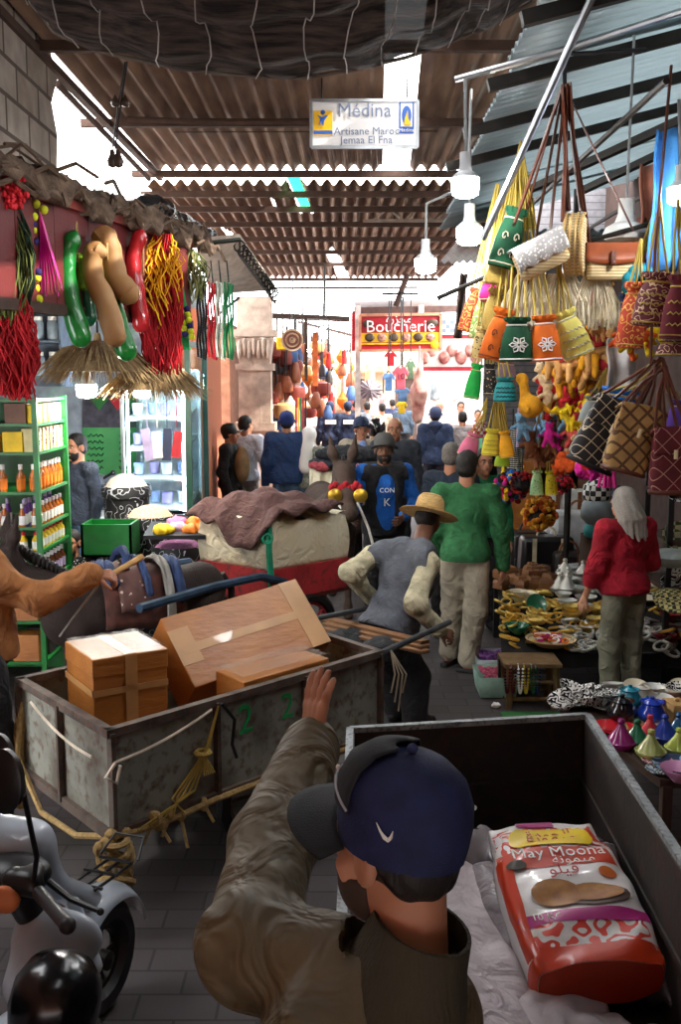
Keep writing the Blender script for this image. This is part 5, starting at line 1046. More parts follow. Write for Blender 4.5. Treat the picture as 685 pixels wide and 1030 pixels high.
# ================================================================ LEFT SHOP
gp = mat('green_enamel', '#126a28', .4, vs=6); 
rack = T('display_rack', 'bright green metal rack of bottles and boxes at the left edge', 'rack', (-2.45, 7.25, 0))
x0, x1, y0, y1 = -2.85, -2.13, 6.95, 7.7; lev = [.25, .55, .82, 1.06, 1.23, 1.48, 1.76, 1.96]
for x in (x0, x1):
    for y in (y0, y1): b = B(); b.bar((x, y, 0), (x, y, 2.15), .035); ob('post', b, gp, rack)
for z in lev + [2.13]:
    b = B(); b.hexa((x0, y0, z - .012), (x1 - x0, 0, 0), (0, y1 - y0, 0), (0, 0, .012)); b.bar((x0, y0, z), (x1, y0, z), .02); b.bar((x1, y0, z), (x1, y1, z), .02); ob('shelf', b, gp, rack)
b = B(); b.hexa((x0, y1 - .01, 0), (x1 - x0, 0, 0), (0, .01, 0), (0, 0, 2.1)); ob('back_sheet', b, gp, rack)
def bottle(nm, lab, grp, hgt, r, mb, mc, ml):
    t = T(nm, lab, 'bottle', (0, 0, 0), 0, grp); b = B(); b.lathe([(r, 0), (r, hgt * .6), (r * .45, hgt * .76), (r * .4, hgt * .85), (0, hgt * .85)], 10); ob('bottle_body', b, mb, t)
    b = B(); b.lathe([(r * .5, hgt * .82), (r * .5, hgt), (0, hgt)], 10); ob('cap', b, mc, t); b = B(); b.lathe([(r * 1.03, hgt * .12), (r * 1.03, hgt * .5)], 10); ob('label', b, ml, t); return t
amber = mat('amber_oil', '#a85a16', .15, var=.15, coat=.5); purple = mat('purple', '#6b3a94', .5); orange = mat('orange', '#e07a1c', .6); yell = mat('yellow', '#e8c21e', .6); lilac = mat('lilac', '#b7a6c9', .6); reds = mat('red', '#b8202a', .6); teal = mat('teal', '#1f8a8c', .6); pinks = mat('pink', '#d87aa4', .7); fuch = mat('fuchsia', '#c01f7c', .7); lime = mat('lime', '#9ac22c', .7)
zz_ = 0
rows = [(1.48, amber, white, orange, .2, .03, 'amber bottle with orange label, third shelf of the green rack'), (1.23, amber, white, white, .17, .026, 'slim amber bottle with white label, fourth shelf of the green rack'),
        (1.23, purple, lilac, white, .2, .028, 'purple bottle at the back of the fourth shelf of the green rack'), (1.06, yell, reds, white, .14, .028, 'yellow bottle with red cap, fifth shelf of the green rack'), (.82, mat('brown_glass', '#5b2d14', .2), white, lilac, .18, .028, 'brown bottle with white cap, lower shelf of the green rack')]
for i, (z, mb, mc, ml, hh_, rr, lab) in enumerate(rows):
    t = bottle('bottle', lab, 'bottles shelf ' + str(i + 1), hh_, rr, mb, mc, ml); first = True
    bk_ = 'back of the' in lab; n = 6 if bk_ else 8
    sp = [(x1 - (.12 if bk_ else .045), lerp(y0 + .06, y1 - .06, k / (n - 1)), 0) for k in range(n)] + [(lerp(x0 + .08, x1 - .13, k / 4), y0 + (.12 if bk_ else .045), 1) for k in range(5)]
    for (x, y, fr_) in sp:
        l2 = lab + (', front side' if fr_ else ', lane side')
        if first: move(t, (x, y, z)); t['label'] = l2; first = False
        else: dup(t, (x, y, z), (0, 0, rnd.uniform(-.4, .4)), 1, l2)
def carton2(c, sz, m, lab, grp=None, rz=0, lid=None, cat='box', nm='product_box'):
    b = B(); b.box((c[0], c[1], c[2] + sz[2] / 2), sz, (0, 0, rz)); o = ob(nm, b, m, bevel=.003, smooth=False); tag(o, lab, cat, grp); return o
z = 1.96
for k, m in enumerate((yell, yell, orange, lime, lilac, pinks)): carton2((x1 - .07, lerp(y0 + .08, y1 - .07, k / 5), z), (.1, .1, .14), m, ['first yellow packet from the front corner on the top shelf', 'second yellow packet from the front corner on the top shelf', 'orange packet on the top shelf of the green rack', 'lime green packet on the top shelf of the green rack', 'lilac packet on the top shelf of the green rack', 'pink packet at the far end of the top shelf'][k], 'packets on the top shelf')
for k, m in enumerate((mat('grey_pack', '#a8a9ab', .6), teal, mat('brown_pack', '#6b4a38', .6))): carton2((lerp(x0 + .12, x1 - .14, k / 2), y0 + .06, z), (.15, .1, .15), m, ['grey packet on the top shelf front of the green rack', 'teal packet on the top shelf front of the green rack', 'brown packet on the top shelf front of the green rack'][k], 'packets on the top shelf front')
bookm = patt('leaf_pattern_pack', 'scroll', '#e3d6a8', '#7a3a22', 18, .4)
for k in range(8): carton2((x1 - .06, lerp(y0 + .06, y1 - .06, k / 7), 1.76), (.1, .05, .17), bookm if k % 2 else mat('cream_pack', '#e0d29a', .6), ('brown-patterned', 'plain cream')[k % 2 == 0] + ' slim packet in the row on the second shelf', 'slim packets on the second shelf ' + ('plain' if k % 2 == 0 else 'patterned'))
for k in range(2): carton2((x1 - .17 - .17 * k, y0 + .06, 1.76), (.14, .08, .15 - .02 * k), yell, ('yellow pictured box nearest the corner post, second shelf front', 'smaller yellow pictured box further left, second shelf front')[k])
for k in range(6): carton2((x1 - .14 - .22 * (k % 3), y0 + .1, (.25, .55)[k // 3]), (.19, .16, .2), (cart_bx, mat('dark_pack', '#3a3230', .7), mat('wine_pack', '#5b2430', .6))[k % 3], ('brown', 'dark grey', 'wine red')[k % 3] + ' box on the ' + ('bottom', 'second lowest')[k // 3] + ' shelf of the green rack')
for k in range(4): carton2((x1 - .11, y0 + .3 + .2 * (k % 2), (.25, .55)[k // 2]), (.17, .16, .2), MATS['dark_pack'], ('near', 'far')[k % 2] + ' dark grey box, lane side, ' + ('bottom', 'second lowest')[k // 2] + ' shelf of the green rack')
# shop back: banner, jars, counter, display case
bn = T('banner', 'green shop banner with a dark market photograph above white lettering lines', 'banner', P(110, 478, 11.17)); Y = 11.17
def quadp(pts, Y, d=.01): b = B(); q = [P(x, y, Y) for x, y in pts]; b.add(q + [p + V((0, d, 0)) for p in q], [(0, 1, 2, 3), (7, 6, 5, 4), (0, 4, 5, 1), (1, 5, 6, 2), (2, 6, 7, 3), (3, 7, 4, 0)]); return b
ob('green_panel', quadp(((83, 478), (137, 476), (137, 430), (83, 430)), Y), mat('banner_green', '#5fbf6a', .5, vs=3, col2='#2f8a48'), bn); ob('photo_panel', quadp(((83, 430), (137, 430), (137, 398), (83, 397)), Y), mat('banner_photo', '#5a5560', .5, vs=12, col2='#2a2a30'), bn)
b = B()
for k in range(6):
    for side_x, ln in ((88, 16), (120, 12)):
        y = 438 + k * 6.5; b.tube([P(side_x + i * ln / 9, y + 1.6 * math.sin(i * 2.3 + k), Y - .01) for i in range(10)], .008, 4)
ob('script_lines', b, mat('banner_ink', '#1c4a2a', .6), bn)
for k, (px, w) in enumerate(((100, 10), (118, 9), (130, 7))):
    b = quadp(((px - w, 398), (px + w, 398), (px, 412)), 10.8) if False else B(); q = [P(px - w, 400, 11.1), P(px + w, 400, 11.1), P(px, 413, 11.1)]; b.add(q + [p + V((0, .01, 0)) for p in q], [(0, 2, 1), (3, 4, 5), (0, 1, 4, 3), (1, 2, 5, 4), (2, 0, 3, 5)]); tag(ob('pennant', b, (gp, reds, gp)[k]), ('green pennant at the left over the banner photograph', 'red pennant in the middle over the banner photograph', 'green pennant at the right over the banner photograph')[k], 'pennant')
wallsh = T('wall_shelf_unit', 'grey-blue wall shelves with jars under the red fascia', 'shelf', (-3.2, 9.5, 1.6))
for k, zz in enumerate((2.3, 2.62, 2.95)):
    b = B(); b.hexa((-3.7, 9.2, zz - .02), (1.15, 0, 0), (0, .35, 0), (0, 0, .02)); ob('shelf', b, mat('shelf_blue', '#5a6a7a', .5), wallsh)
b = B(); b.hexa((-3.7, 9.55, 2.2), (1.15, 0, 0), (0, .02, 0), (0, 0, 1.05)); b.hexa((-3.7, 9.2, 2.2), (.02, 0, 0), (0, .35, 0), (0, 0, 1.05)); b.hexa((-2.57, 9.2, 2.2), (.02, 0, 0), (0, .35, 0), (0, 0, 1.05)); ob('carcass', b, MATS['shelf_blue'], wallsh)
jar0 = T('jar', 'white-lidded blue-grey jar on the wall shelves under the fascia', 'jar', (0, 0, 0), 0, 'jars on the wall shelves'); b = B(); b.lathe([(.055, 0), (.06, .03), (.06, .16), (.045, .19), (0, .19)], 12); ob('jar_body', b, mat('jar_glass', '#8fa0ac', .2, coat=.4), jar0); b = B(); b.lathe([(.05, .185), (.05, .22), (0, .22)], 12); ob('lid', b, white, jar0)
move(jar0, (-3.55, 9.32, 2.3))
for zz in (2.3, 2.62): 
    for k in range(7):
        if (zz, k) != (2.3, 0): dup(jar0, (-3.55 + .15 * k, 9.32, zz))
ct = T('shop_counter', 'pale counter inside the left shop before the banner', 'counter', (-2.3, 10.0, 0)); b = B(); b.hexa((-2.95, 9.9, 0), (.9, 0, 0), (0, .5, 0), (0, 0, .85)); ob('counter_body', b, mat('counter_grey', '#6d7072', .6), ct); b = B(); b.hexa((-2.98, 9.86, .85), (.96, 0, 0), (0, .58, 0), (0, 0, .04)); ob('counter_top', b, white, ct)
js = T('juice_press', 'steel press with round head on the shop counter beside the shopkeeper', 'press', P(90, 508, 9.95)); o = P(90, 508, 9.95); o.z = .89
b = B(); b.lathe([(.12, 0), (.12, .03), (.03, .05), (.03, .3), (.16, .33), (.16, .42), (0, .46)], 18, o); ob('press_body', b, steel, js); b = B(); b.tube([o + V((.1, 0, .36)), o + V((.26, -.05, .45))], .014, 6); b.ell(o + V((.26, -.05, .45)), .025); ob('press_lever', b, black, js)
# glazed display case
dc = T('display_case', 'glazed chilled display case with sloping white shelves inside the shop', 'display case', (-1.75, 9.8, 0)); X0, X1, Y0, Y1 = -2.08, -1.47, 9.5, 10.4
b = B(); b.hexa((X0, Y0, .0), (X1 - X0, 0, 0), (0, Y1 - Y0, 0), (0, 0, .95)); ob('base', b, mat('case_base', '#5a4640', .6), dc)
b = B()
for x in (X0, X1):
    for y in (Y0, Y1): b.bar((x, y, .95), (x, y, 2.35), .03)
for y in (Y0, Y1): b.bar((X0, y, 2.35), (X1, y, 2.35), .03); b.bar((X0, y, .96), (X1, y, .96), .03)
ob('frame', b, steel, dc)
gl = glassy('case_glass', '#e6f2f2', .1); b = B(); b.hexa((X0, Y0, .96), (X1 - X0, 0, 0), (0, .006, 0), (0, 0, 1.38)); b.hexa((X1, Y0, .96), (.006, 0, 0), (0, Y1 - Y0, 0), (0, 0, 1.38)); ob('glass', b, gl, dc)
b = B(); b.hexa((X0, Y1, .95), (X1 - X0, 0, 0), (0, .02, 0), (0, 0, 1.4)); ob('case_back', b, mat('case_back', '#dfe3ee', .6), dc)
led = mat('case_led', '#e6ecff', emit=40); b = B(); b.bar((X0 + .03, Y0 + .1, 2.3), (X1 - .03, Y0 + .1, 2.3), .03); b.bar((X0 + .04, Y0 + .06, 1.0), (X0 + .04, Y0 + .06, 2.3), .02); b.bar((X1 - .04, Y0 + .06, 1.0), (X1 - .04, Y0 + .06, 2.3), .02); ob('led_strip', b, led, dc)  # upright corner bars added to brighten the inside of the case
for k in range(4):
    zz = 1.05 + .29 * k; b = B(); b.hexa((X0 + .02, Y0 + .08, zz - .05), (X1 - X0 - .04, 0, 0), (0, Y1 - Y0 - .1, .09), (0, 0, .02)); ob('shelf', b, white, dc)
    for i in range(4):
        m = (mat('tub_white', '#d9dde4', .4), mat('tub_blue', '#8f9fc9', .4), mat('tub_violet', '#9a8ac4', .4))[(i + k) % 3]; b = B(); cc = (X0 + .1 + i * .135, Y0 + .25 + .1 * (i % 2), zz + .005); b.lathe([(.045, 0), (.055, .1), (.05, .11), (0, .115)], 12, cc); tag(ob('tub', b, m), ('white', 'blue', 'violet')[(i + k) % 3] + ' tub in the display case, ' + ('bottom', 'second lowest', 'second highest', 'top')[k] + ' shelf', 'tub', 'tubs in the case shelf ' + 'abcd'[k])
for k, px in enumerate((148, 158, 168, 178)):
    b = B(); c = P(px, 430, 9.35); b.box(c - V((0, 0, .16)), (.09, .02, .3 - .05 * (k % 2)), (0, .1 * (k - 1.5), 0), .9); b.tube([c, V((c.x, c.y, 3.33))], .004, 4); tag(ob('hanging_packet', b, (lilac, white, mat('navy_pack', '#2c3350', .6), reds)[k]), ('lilac', 'white', 'navy', 'red')[k] + ' packet hanging in front of the display case', 'packet', 'packets before the display case')
dr_ = T('door_frame', 'dark green and steel door frame at the corner of the left shop', 'door frame', (-1.46, 9.7, 0)); b = B(); b.bar((-1.44, 9.45, 0), (-1.44, 9.45, 2.9), .05); b.bar((-1.42, 10.5, 0), (-1.42, 10.5, 2.9), .05); b.bar((-1.44, 9.45, 2.6), (-1.42, 10.5, 2.6), .05); ob('post', b, mat('dark_green', '#1f4a3a', .5), dr_); b = B(); b.hexa((-1.43, 9.5, .9), (.008, 0, 0), (0, .95, 0), (0, 0, 1.65)); ob('pane', b, gl, dr_)
st_ = T('side_table', 'small brown table by the terracotta wall below the door pane', 'table', (-1.35, 10.1, 0)); b = B(); b.box((-1.32, 10.1, .72), (.34, .6, .04)); ob('tabletop', b, wood, st_)
for x in (-1.46, -1.18):
    for y in (9.85, 10.35): b = B(); b.bar((x, y, 0), (x, y, .7), .05); ob('leg', b, wood, st_)
for k, (y, m) in enumerate(((9.9, reds), (10.1, white), (10.3, pinks))): b = B(); blob(b, [('e', (-1.32, y, .79), (.11, .09, .06))], .016, .03, .01, 40); tag(ob('packet', b, m), ('red', 'white', 'pink')[k] + ' packet on the small brown table', 'packet')
# spice sacks, crate, tray
sk = patt('black_marble_cloth', 'scroll', '#111114', '#b9bcc0', 9, .1, .6)
def spice(px, py, Y, r, h_, fill, lab):
    c = P(px, py, Y); zt = c.z; t = T('spice_sack', lab, 'sack', (c.x, c.y, 0)); b = B(); b.lathe([(r * .85, 0), (r * 1.05, zt * .3), (r, zt * .85), (r * 1.06, zt), (r * 1.12, zt - .03), (r * 1.12, zt - .1), (r * 1.02, zt - .1)], 22, (c.x, c.y, 0)); ob('sack_cloth', b, sk, t)
    b = B(); b.lathe([(r, zt - .02), (r * .7, zt + h_ * .6), (r * .3, zt + h_), (0, zt + h_ * 1.05)], 20, (c.x, c.y, 0)); ob('heap', b, mat('heap_' + fill[1:], fill, .95, vs=40, bump=.9, bs=50), t); return t
spice(127, 488, 8.9, .2, .1, '#cfc2b2', 'tall black marbled sack of pale roots in front of the banner'); spice(151, 518, 8.3, .2, .08, '#c8a888', 'black marbled sack of tan herbs right of the tall sack'); spice(112, 530, 8.6, .17, .05, '#8a6a4a', 'black marbled sack half hidden behind the green crate'); spice(180, 548, 8.0, .2, .04, '#7a4a6a', 'black marbled sack under the coloured tray')
c = P(107, 548, 7.7); cr = T('crate', 'bright green open crate beside the saddle', 'crate', c); b = B(); b.hexa(c + V((-.2, 0, -.1)), (.4, 0, 0), (0, .02, 0), (0, 0, .26)); b.hexa(c + V((-.2, .3, -.1)), (.4, 0, 0), (0, .02, 0), (0, 0, .26)); b.hexa(c + V((-.2, 0, -.1)), (.02, 0, 0), (0, .3, 0), (0, 0, .26)); b.hexa(c + V((.18, 0, -.1)), (.02, 0, 0), (0, .3, 0), (0, 0, .26)); b.hexa(c + V((-.2, 0, -.1)), (.4, 0, 0), (0, .3, 0), (0, 0, .02)); ob('crate_body', b, gp, cr); b = B(); b.bar(c + V((-.15, .04, -.1)), V((c.x - .15, c.y + .04, 0)), .04); b.bar(c + V((.15, .04, -.1)), V((c.x + .15, c.y + .04, 0)), .04); b.bar(c + V((-.15, .28, -.1)), V((c.x - .15, c.y + .28, 0)), .04); b.bar(c + V((.15, .28, -.1)), V((c.x + .15, c.y + .28, 0)), .04); ob('crate_stand', b, darkwood, cr)
c = P(178, 540, 7.7); tr = T('tray', 'black tray of coloured soap heaps at the shop front', 'tray', c); b = B(); b.hexa(c + V((-.24, -.12, 0)), (.48, 0, 0), (0, .34, .06), (0, 0, .03)); ob('tray_body', b, black, tr)
for k, (dx, dy, m) in enumerate(((-.1, -.04, yell), (.0, .06, lilac), (.12, .0, orange), (.13, .14, orange), (-.02, .16, pinks))):
    b = B(); blob(b, [('e', c + V((dx, dy, .06 + .03 * (dy > .1))), (.085, .07, .05))], .014, .02, .012, 70); tag(ob('soap_heap', b, m), ('yellow heap at the front left of the black tray', 'lilac heap in the middle of the black tray', 'orange heap at the front right of the black tray', 'orange heap at the back right of the black tray', 'pink heap at the back of the black tray')[k], 'heap')['kind'] = 'stuff'
# straw parasols
strm = mat('dry_straw', '#b59a6e', .95, vs=30, col2='#7a6344')
for k, (px, py, Y, rr, hh_, lab) in enumerate(((98, 343, 6.9, .36, .26, 'ragged straw parasol hanging left under the red fascia'), (154, 366, 7.5, .34, .24, 'ragged straw parasol hanging right of the larger one'))):
    c = P(px, py, Y); t = T('straw_parasol', lab, 'straw parasol', c); b = B()
    for i in range(420):
        a = rnd.uniform(0, 6.283); r1 = rr * rnd.uniform(.75, 1.25); d = V((math.cos(a), math.sin(a), 0)); z1 = -hh_ * rnd.uniform(.75, 1.15)
        b.tube([c + d * .02, c + d * r1 * .55 + V((0, 0, z1 * .4 + .03)), c + d * r1 + V((rnd.uniform(-.03, .03), 0, z1))], [.006, .005, .002], 3)
    ob('straw_fringe', b, strm, t); b = B(); b.lathe([(rr * .95, -hh_ * .8), (rr * .5, -hh_ * .36), (.03, 0), (.02, .05), (0, .06)], 24, c); ob('straw_cone', b, strm, t); b = B(); b.tube([c, c + V((0, 0, .45))], .008, 5); ob('cord', b, black, t)
# hanging gourds
gcol = {'green': mat('gourd_green', '#14702a', .3, coat=.4, vs=5), 'tan': mat('gourd_tan', '#b58a58', .6, vs=6, col2='#94693c'), 'teal': mat('gourd_teal', '#10603f', .3, coat=.5), 'red': mat('gourd_red', '#b5242a', .25, coat=.6), 'lime': mat('gourd_lime', '#7aa82a', .3, coat=.5)}
for col, Y, rpx, pts, lab in (('tan', 6.0, 12, ((101, 240), (106, 238), (111, 254), (117, 280), (130, 296)), 'tan curved gourd hanging highest in the bunch'), ('tan', 5.85, 11, ((99, 253), (94, 254), (94, 278), (107, 306), (116, 340)), 'long tan gourd hanging lower beside the green ones'), ('green', 5.8, 10.5, ((73, 240), (66, 262), (70, 300), (82, 341)), 'glossy green gourd at the left of the bunch'),
        ('green', 6.05, 10, ((110, 284), (116, 315), (128, 355)), 'glossy green gourd hanging lowest behind the tan ones'), ('teal', 6.0, 8, ((86, 266), (87, 292), (89, 322)), 'dark teal gourd between green and tan ones'), ('red', 6.55, 8.5, ((141, 237), (134, 262), (138, 295), (142, 328)), 'slim red gourd at the right of the bunch'), ('lime', 5.95, 9, ((75, 260), (82, 266), (84, 285)), 'small yellow-green gourd in the middle of the bunch')):
    q = [P(x, y, Y) for x, y in pts]; t = T('gourd', lab, 'gourd', q[-1], 0, 'gourds under the fascia'); r = rpx * S(Y); dense = []
    for i in range(len(q) - 1):
        p0, p1, p2, p3 = q[max(0, i - 1)], q[i], q[i + 1], q[min(len(q) - 1, i + 2)]
        for k in range(6): u = k / 6; dense.append(.5 * (2 * p1 + (p2 - p0) * u + (2 * p0 - 5 * p1 + 4 * p2 - p3) * u * u + (3 * p1 - p0 - 3 * p2 + p3) * u ** 3))
    dense.append(q[-1]); n = len(dense); e = (dense[-1] - dense[-2]).normalized(); s0 = (dense[0] - dense[1]).normalized()
    dense = [dense[0] + s0 * r * .75] + [dense[0] + s0 * r * .45] + dense + [dense[-1] + e * r * .5, dense[-1] + e * r * .8]; rs = [r * .25, r * .6] + [r * (.85 + .2 * i / n + .05 * math.sin(i * 1.3)) for i in range(n)] + [r * .75, r * .25]
    b = B(); b.tube(dense, rs, 14); ob('gourd_body', b, gcol[col], t); b = B(); b.tube([dense[0], dense[0] + V((0, .03, .06)), V((dense[0].x - .02, Y + .1, 2.95))], .006, 5); ob('stem', b, ropem, t)
def skein(px, Y, y0, y1, w, m, lab, n=36, nm='yarn_skein', cat='yarn', m2=None, wav=.02, r=.008, taper=.6, top=None):
    t = T(nm, lab, cat, P(px, y1, Y))
    for mm, cnt in ((m, n), (m2, n // 3)):
        if mm is None: continue
        b = B()
        for i in range(cnt):
            x = rnd.uniform(-1, 1); p0 = P(px + x * w * .15, y0, Y + rnd.uniform(-.05, .05)); p1 = P(px + x * w * .5, (y0 + (y1 - y0) * rnd.uniform(.3, .7) if mm is m2 and nm == 'yarn_skein' else y1 + rnd.uniform(-16, 6)), Y + rnd.uniform(-.08, .06) - (.05 if mm is m2 else 0)); k = rnd.uniform(-1, 1)
            b.tube([lerp(p0, p1, v / 6) + V((S(Y) * w * .5 * x * (taper * math.sin(v / 6 * 3.14)) + wav * math.sin(v * 1.7 + k * 3), wav * math.cos(v + k), 0)) for v in range(7)], r, 4)
        ob('strands', b, mm, t)
    b = B(); b.tube([P(px, y0, Y), P(px, y0 - 8, Y), (top or P(px, y0 - 25, Y + .1))], .008, 5); ob('loop', b, black, t); return t
ry = mat('red_yarn', '#a3161f', .95, bump=.4); yy = mat('yellow_yarn', '#e0a81c', .95)
skein(163, 6.9, 235, 372, 30, ry, 'long red yarn skein with yellow threads beside the red gourd', 150, m2=yy, wav=.03, r=.0055); skein(14, 5.3, 296, 398, 34, ry, 'red yarn bundle at the left edge below the dark garland', 150, wav=.03, r=.0055)
skein(3, 5.35, 195, 325, 36, mat('dark_green_yarn', '#26402c', .95, vs=20, col2='#15241a'), 'dark green herb garland at the left edge', 320, 'herb_garland', 'garland', mat('olive_herb', '#5f6a34', .9), r=.0045, taper=1.0, wav=.016); skein(188, 7.6, 250, 300, 34, mat('olive_herb', '#5f6a34', .9), 'dry green herb bunch hanging by the beads', 50, 'herb_bunch', 'herbs', mat('dry_herb', '#8a8a5a', .9), r=.005)
b = B(); c = P(6, 190, 5.25)
for i in range(150): d = V((rnd.gauss(0, 1), rnd.gauss(0, 1), rnd.gauss(0, 1))).normalized(); b.ell(c + d * rnd.uniform(.05, .11), rnd.uniform(.012, .02), None, 6, 4)
tag(ob('paper_flower', b, mat('red_flower', '#c81f2a', .8)), 'red frilled flower on top of the dark garland', 'flower')
for k, (px, m, lab) in enumerate(((203, mat('black_beads', '#15161c', .25, coat=.5), 'dark bead strands hanging by the terracotta wall'), (214, mat('red_beads', '#b0202c', .25, coat=.5), 'red bead strands between dark and pale strands'), (222, mat('pale_beads', '#b9c0b4', .3), 'pale silver bead strands by the terracotta wall'), (230, mat('green_beads', '#1f7a4a', .3), 'green bead strands farthest right by the terracotta wall'))):
    Y = 8.1; t = T('bead_strand', lab, 'beads', P(px, 360, Y)); b = B()
    for s_ in range(4):
        for i in range(46): b.ell(P(px - 4 + s_ * 2.7 + .7 * math.sin(i * .3 + s_), 284 + i * 1.65 + s_, Y + .02 * (s_ % 2)), .0105, None, 6, 4)
    ob('beads', b, m, t); b = B(); b.tube([P(px, 284, Y), P(px - 2, 262, Y)], .006, 4); ob('loop', b, black, t)
# ribbon and pompoms
Y = 5.5; t = T('ribbon', 'magenta ribbon tassel with yellow and purple pompoms on the red fascia', 'ribbon', P(48, 300, Y)); b = B()
for i in range(7): b.tube([P(40, 212, Y), P(42 + i * 1.2, 245, Y), P(38 + i * 4.2, 292 + 3 * (i % 3), Y)], [.01, .022, .014], 6, .25)
ob('ribbon_bands', b, mat('magenta_satin', '#c4187c', .35), t)
for i, (x, y) in enumerate(((36, 205), (44, 211), (34, 218), (33, 232), (30, 238), (35, 243), (30, 250), (31, 256), (33, 226), (33, 274), (37, 280), (30, 284), (36, 290), (33, 296), (29, 278), (39, 301), (38, 274))):
    b = B(); b.ell(P(x, y, Y - .03), .024, None, 9, 7); ob('pompom', b, (mat('pom_yellow', '#c9cf2c', .95), mat('pom_purple', '#2c1f5a', .95), mat('pom_white', '#d9c9c4', .95))[(0, 0, 0, 0, 0, 1, 0, 2, 1, 1, 0, 2, 0, 0, 1, 0, 1)[i]], t)
Y = 7.4; t = T('pompom_garland', 'green garland with yellow and purple pompoms left of the dark beads', 'garland', P(186, 350, Y)); b = B()
for i in range(26): b.tube([P(183, 285, Y), P(180 + rnd.uniform(-3, 10), 320, Y), P(178 + rnd.uniform(-2, 14), 352, Y)], .007, 4)
ob('strands', b, mat('green_raffia', '#1f8a4a', .7), t)
for i in range(12): b = B(); b.ell(P(181 + (i * 7) % 13, 308 + i * 2.8, Y - .05), .024, None, 8, 6); ob('pompom', b, MATS[('pom_yellow', 'pom_purple', 'pom_yellow')[i % 3]], t)
# black sheeting and iron canopy beside the fascia
b = B(); blob(b, [('e', P(150, 212, 7.7), (.2, .25, .1)), ('c', P(150, 212, 7.6), P(190, 230, 8.6), .1, .09), ('c', P(165, 222, 7.9), P(215, 238, 9.0), .05, .05)], .02, .05, .016, 40); tag(ob('plastic_sheet', b, mat('black_film', '#17171a', .3, coat=.3, bump=.5)), 'crumpled black plastic sheet on top of the fascia corner', 'sheet')
cn = T('iron_canopy', 'small pale canopy with scrolled iron edge over the left doorway', 'canopy', P(235, 290, 9.5)); q = [P(196, 246, 8.6), P(241, 241, 9.2), P(277, 292, 10.9), P(214, 296, 10.4)]
b = B(); b.add(q + [p + V((0, 0, .05)) for p in q], [(0, 1, 2, 3), (7, 6, 5, 4), (0, 4, 5, 1), (1, 5, 6, 2), (2, 6, 7, 3), (3, 7, 4, 0)]); ob('canopy_board', b, mat('pale_board', '#b8a494', .8), cn)
b = B()
for i in range(13):
    p = lerp(q[1], q[2], i / 12); b.torus(p - V((0, 0, .06)), .05, .008, Matrix.Rotation(R(90), 3, 'X'), 12, 4); b.tube([p, p - V((0, 0, .14))], .008, 4)
b.tube([q[1] - V((0, 0, .14)), q[2] - V((0, 0, .14))], .012, 5); b.tube([q[0], q[1]], .02, 5); ob('iron_edge', b, darksteel, cn)
b = B(); b.tube([P(240, 300, 10.6), P(215, 320, 9.9), P(208, 330, 9.6)], .015, 6); ob('bracket', b, darksteel, cn)
# ================================================================ RIGHT-HAND STALLS
# ---- straw bags on brown straps
hook = P(568, 86, 5.0); lthr = mat('brown_leather', '#5b2e1e', .5, vs=12, bump=.15, coat=.2); wick = patt('woven_straw', 'stripes', '#d3bd92', '#9c8459', 70, .35, .9, 2, .6); HY = 5.0
pipe([hook + V((0, 0, .01)), hook + V((.0, .02, .14)), P(566, 50, 5.0)], .01, 'black hook cord holding the straw bags', black, 'hook')
def straps(root, ends, w=.055, m=None):
    for e in ends:
        b = B(); k = V((rnd.uniform(-.02, .02), rnd.uniform(-.03, .03), rnd.uniform(-.02, .01))); mid = lerp(hook, e, .5) + V((rnd.uniform(-.01, .01), 0, 0)); b.tube([hook + k, mid, e], w * .6, 6, .28); ob('strap', b, m or lthr, root)
r = T('straw_bag', 'straw bag with grey sequinned flap hanging from brown straps', 'bag', P(545, 262, 4.9)); q = [P(x, y, 4.85) for x, y in ((517, 268), (523, 282), (570, 262), (568, 232))]
b = B(); o = P(544, 258, 4.9); M = Matrix.Rotation(R(-26), 3, 'Y'); b.box(o, (.25, .11, .15), M); ob('bag_body', b, wick, r, bevel=.03)
b = B(); b.grid(lambda u, v: o + M @ V((lerp(-.13, .13, u), -.062 - .012 * math.sin(v * 3.1), .085 - v * .12 + .02 * abs(math.sin(u * 12)) * v)), 16, 6); b.grid(lambda u, v: o + M @ V((lerp(-.13, .13, u), lerp(.05, -.062, v), .085)), 8, 3); ob('flap', b, patt('sequins', 'spots', '#a9a6a4', '#e9e6e2', 70, .35, .35), r, solid=.012)
straps(r, [P(517, 226, 4.9), P(566, 222, 4.95)])
r = T('straw_bag', 'round straw bag turned edge-on between the two other straw bags', 'bag', P(579, 275, 5.0)); c = P(579, 246, 5.0); Mx = Matrix.Rotation(R(70), 3, 'Z') @ Matrix.Rotation(R(90), 3, 'X')
b = B(); b.lathe([(0, -.05), (.12, -.05), (.145, -.035), (.15, 0), (.145, .035), (.12, .05), (0, .05)], 28, c, Mx); ob('bag_body', b, wick, r)
b = B(); [b.torus(c + Mx @ V((0, 0, z)), .147, .008, Mx, 28, 5) for z in (-.04, -.013, .013, .04)]; ob('coil', b, mat('straw', '#c9a76c'), r); straps(r, [P(572, 212, 5.0), P(585, 212, 5.0)])
r = T('straw_bag', 'rectangular straw bag with glossy brown leather flap at the right of the bunch', 'bag', P(613, 283, 5.0)); o = P(613, 265, 5.0); b = B(); b.box(o, (.235, .1, .17), tp=.97); ob('bag_body', b, wick, r, bevel=.02)
flm = mat('flap_leather', '#8a4526', .35, vs=10, coat=.4); b = B(); b.grid(lambda u, v: o + V((lerp(-.128, .128, u), (lerp(.05, -.058, v * 2) if v < .5 else -.058 - .008 * math.sin(v * 6)), .09 if v < .5 else lerp(.09, .005, v * 2 - 1) - .015 * math.sin(u * 3.1) * (v * 2 - 1))), 14, 8); ob('flap', b, flm, r, solid=.01)
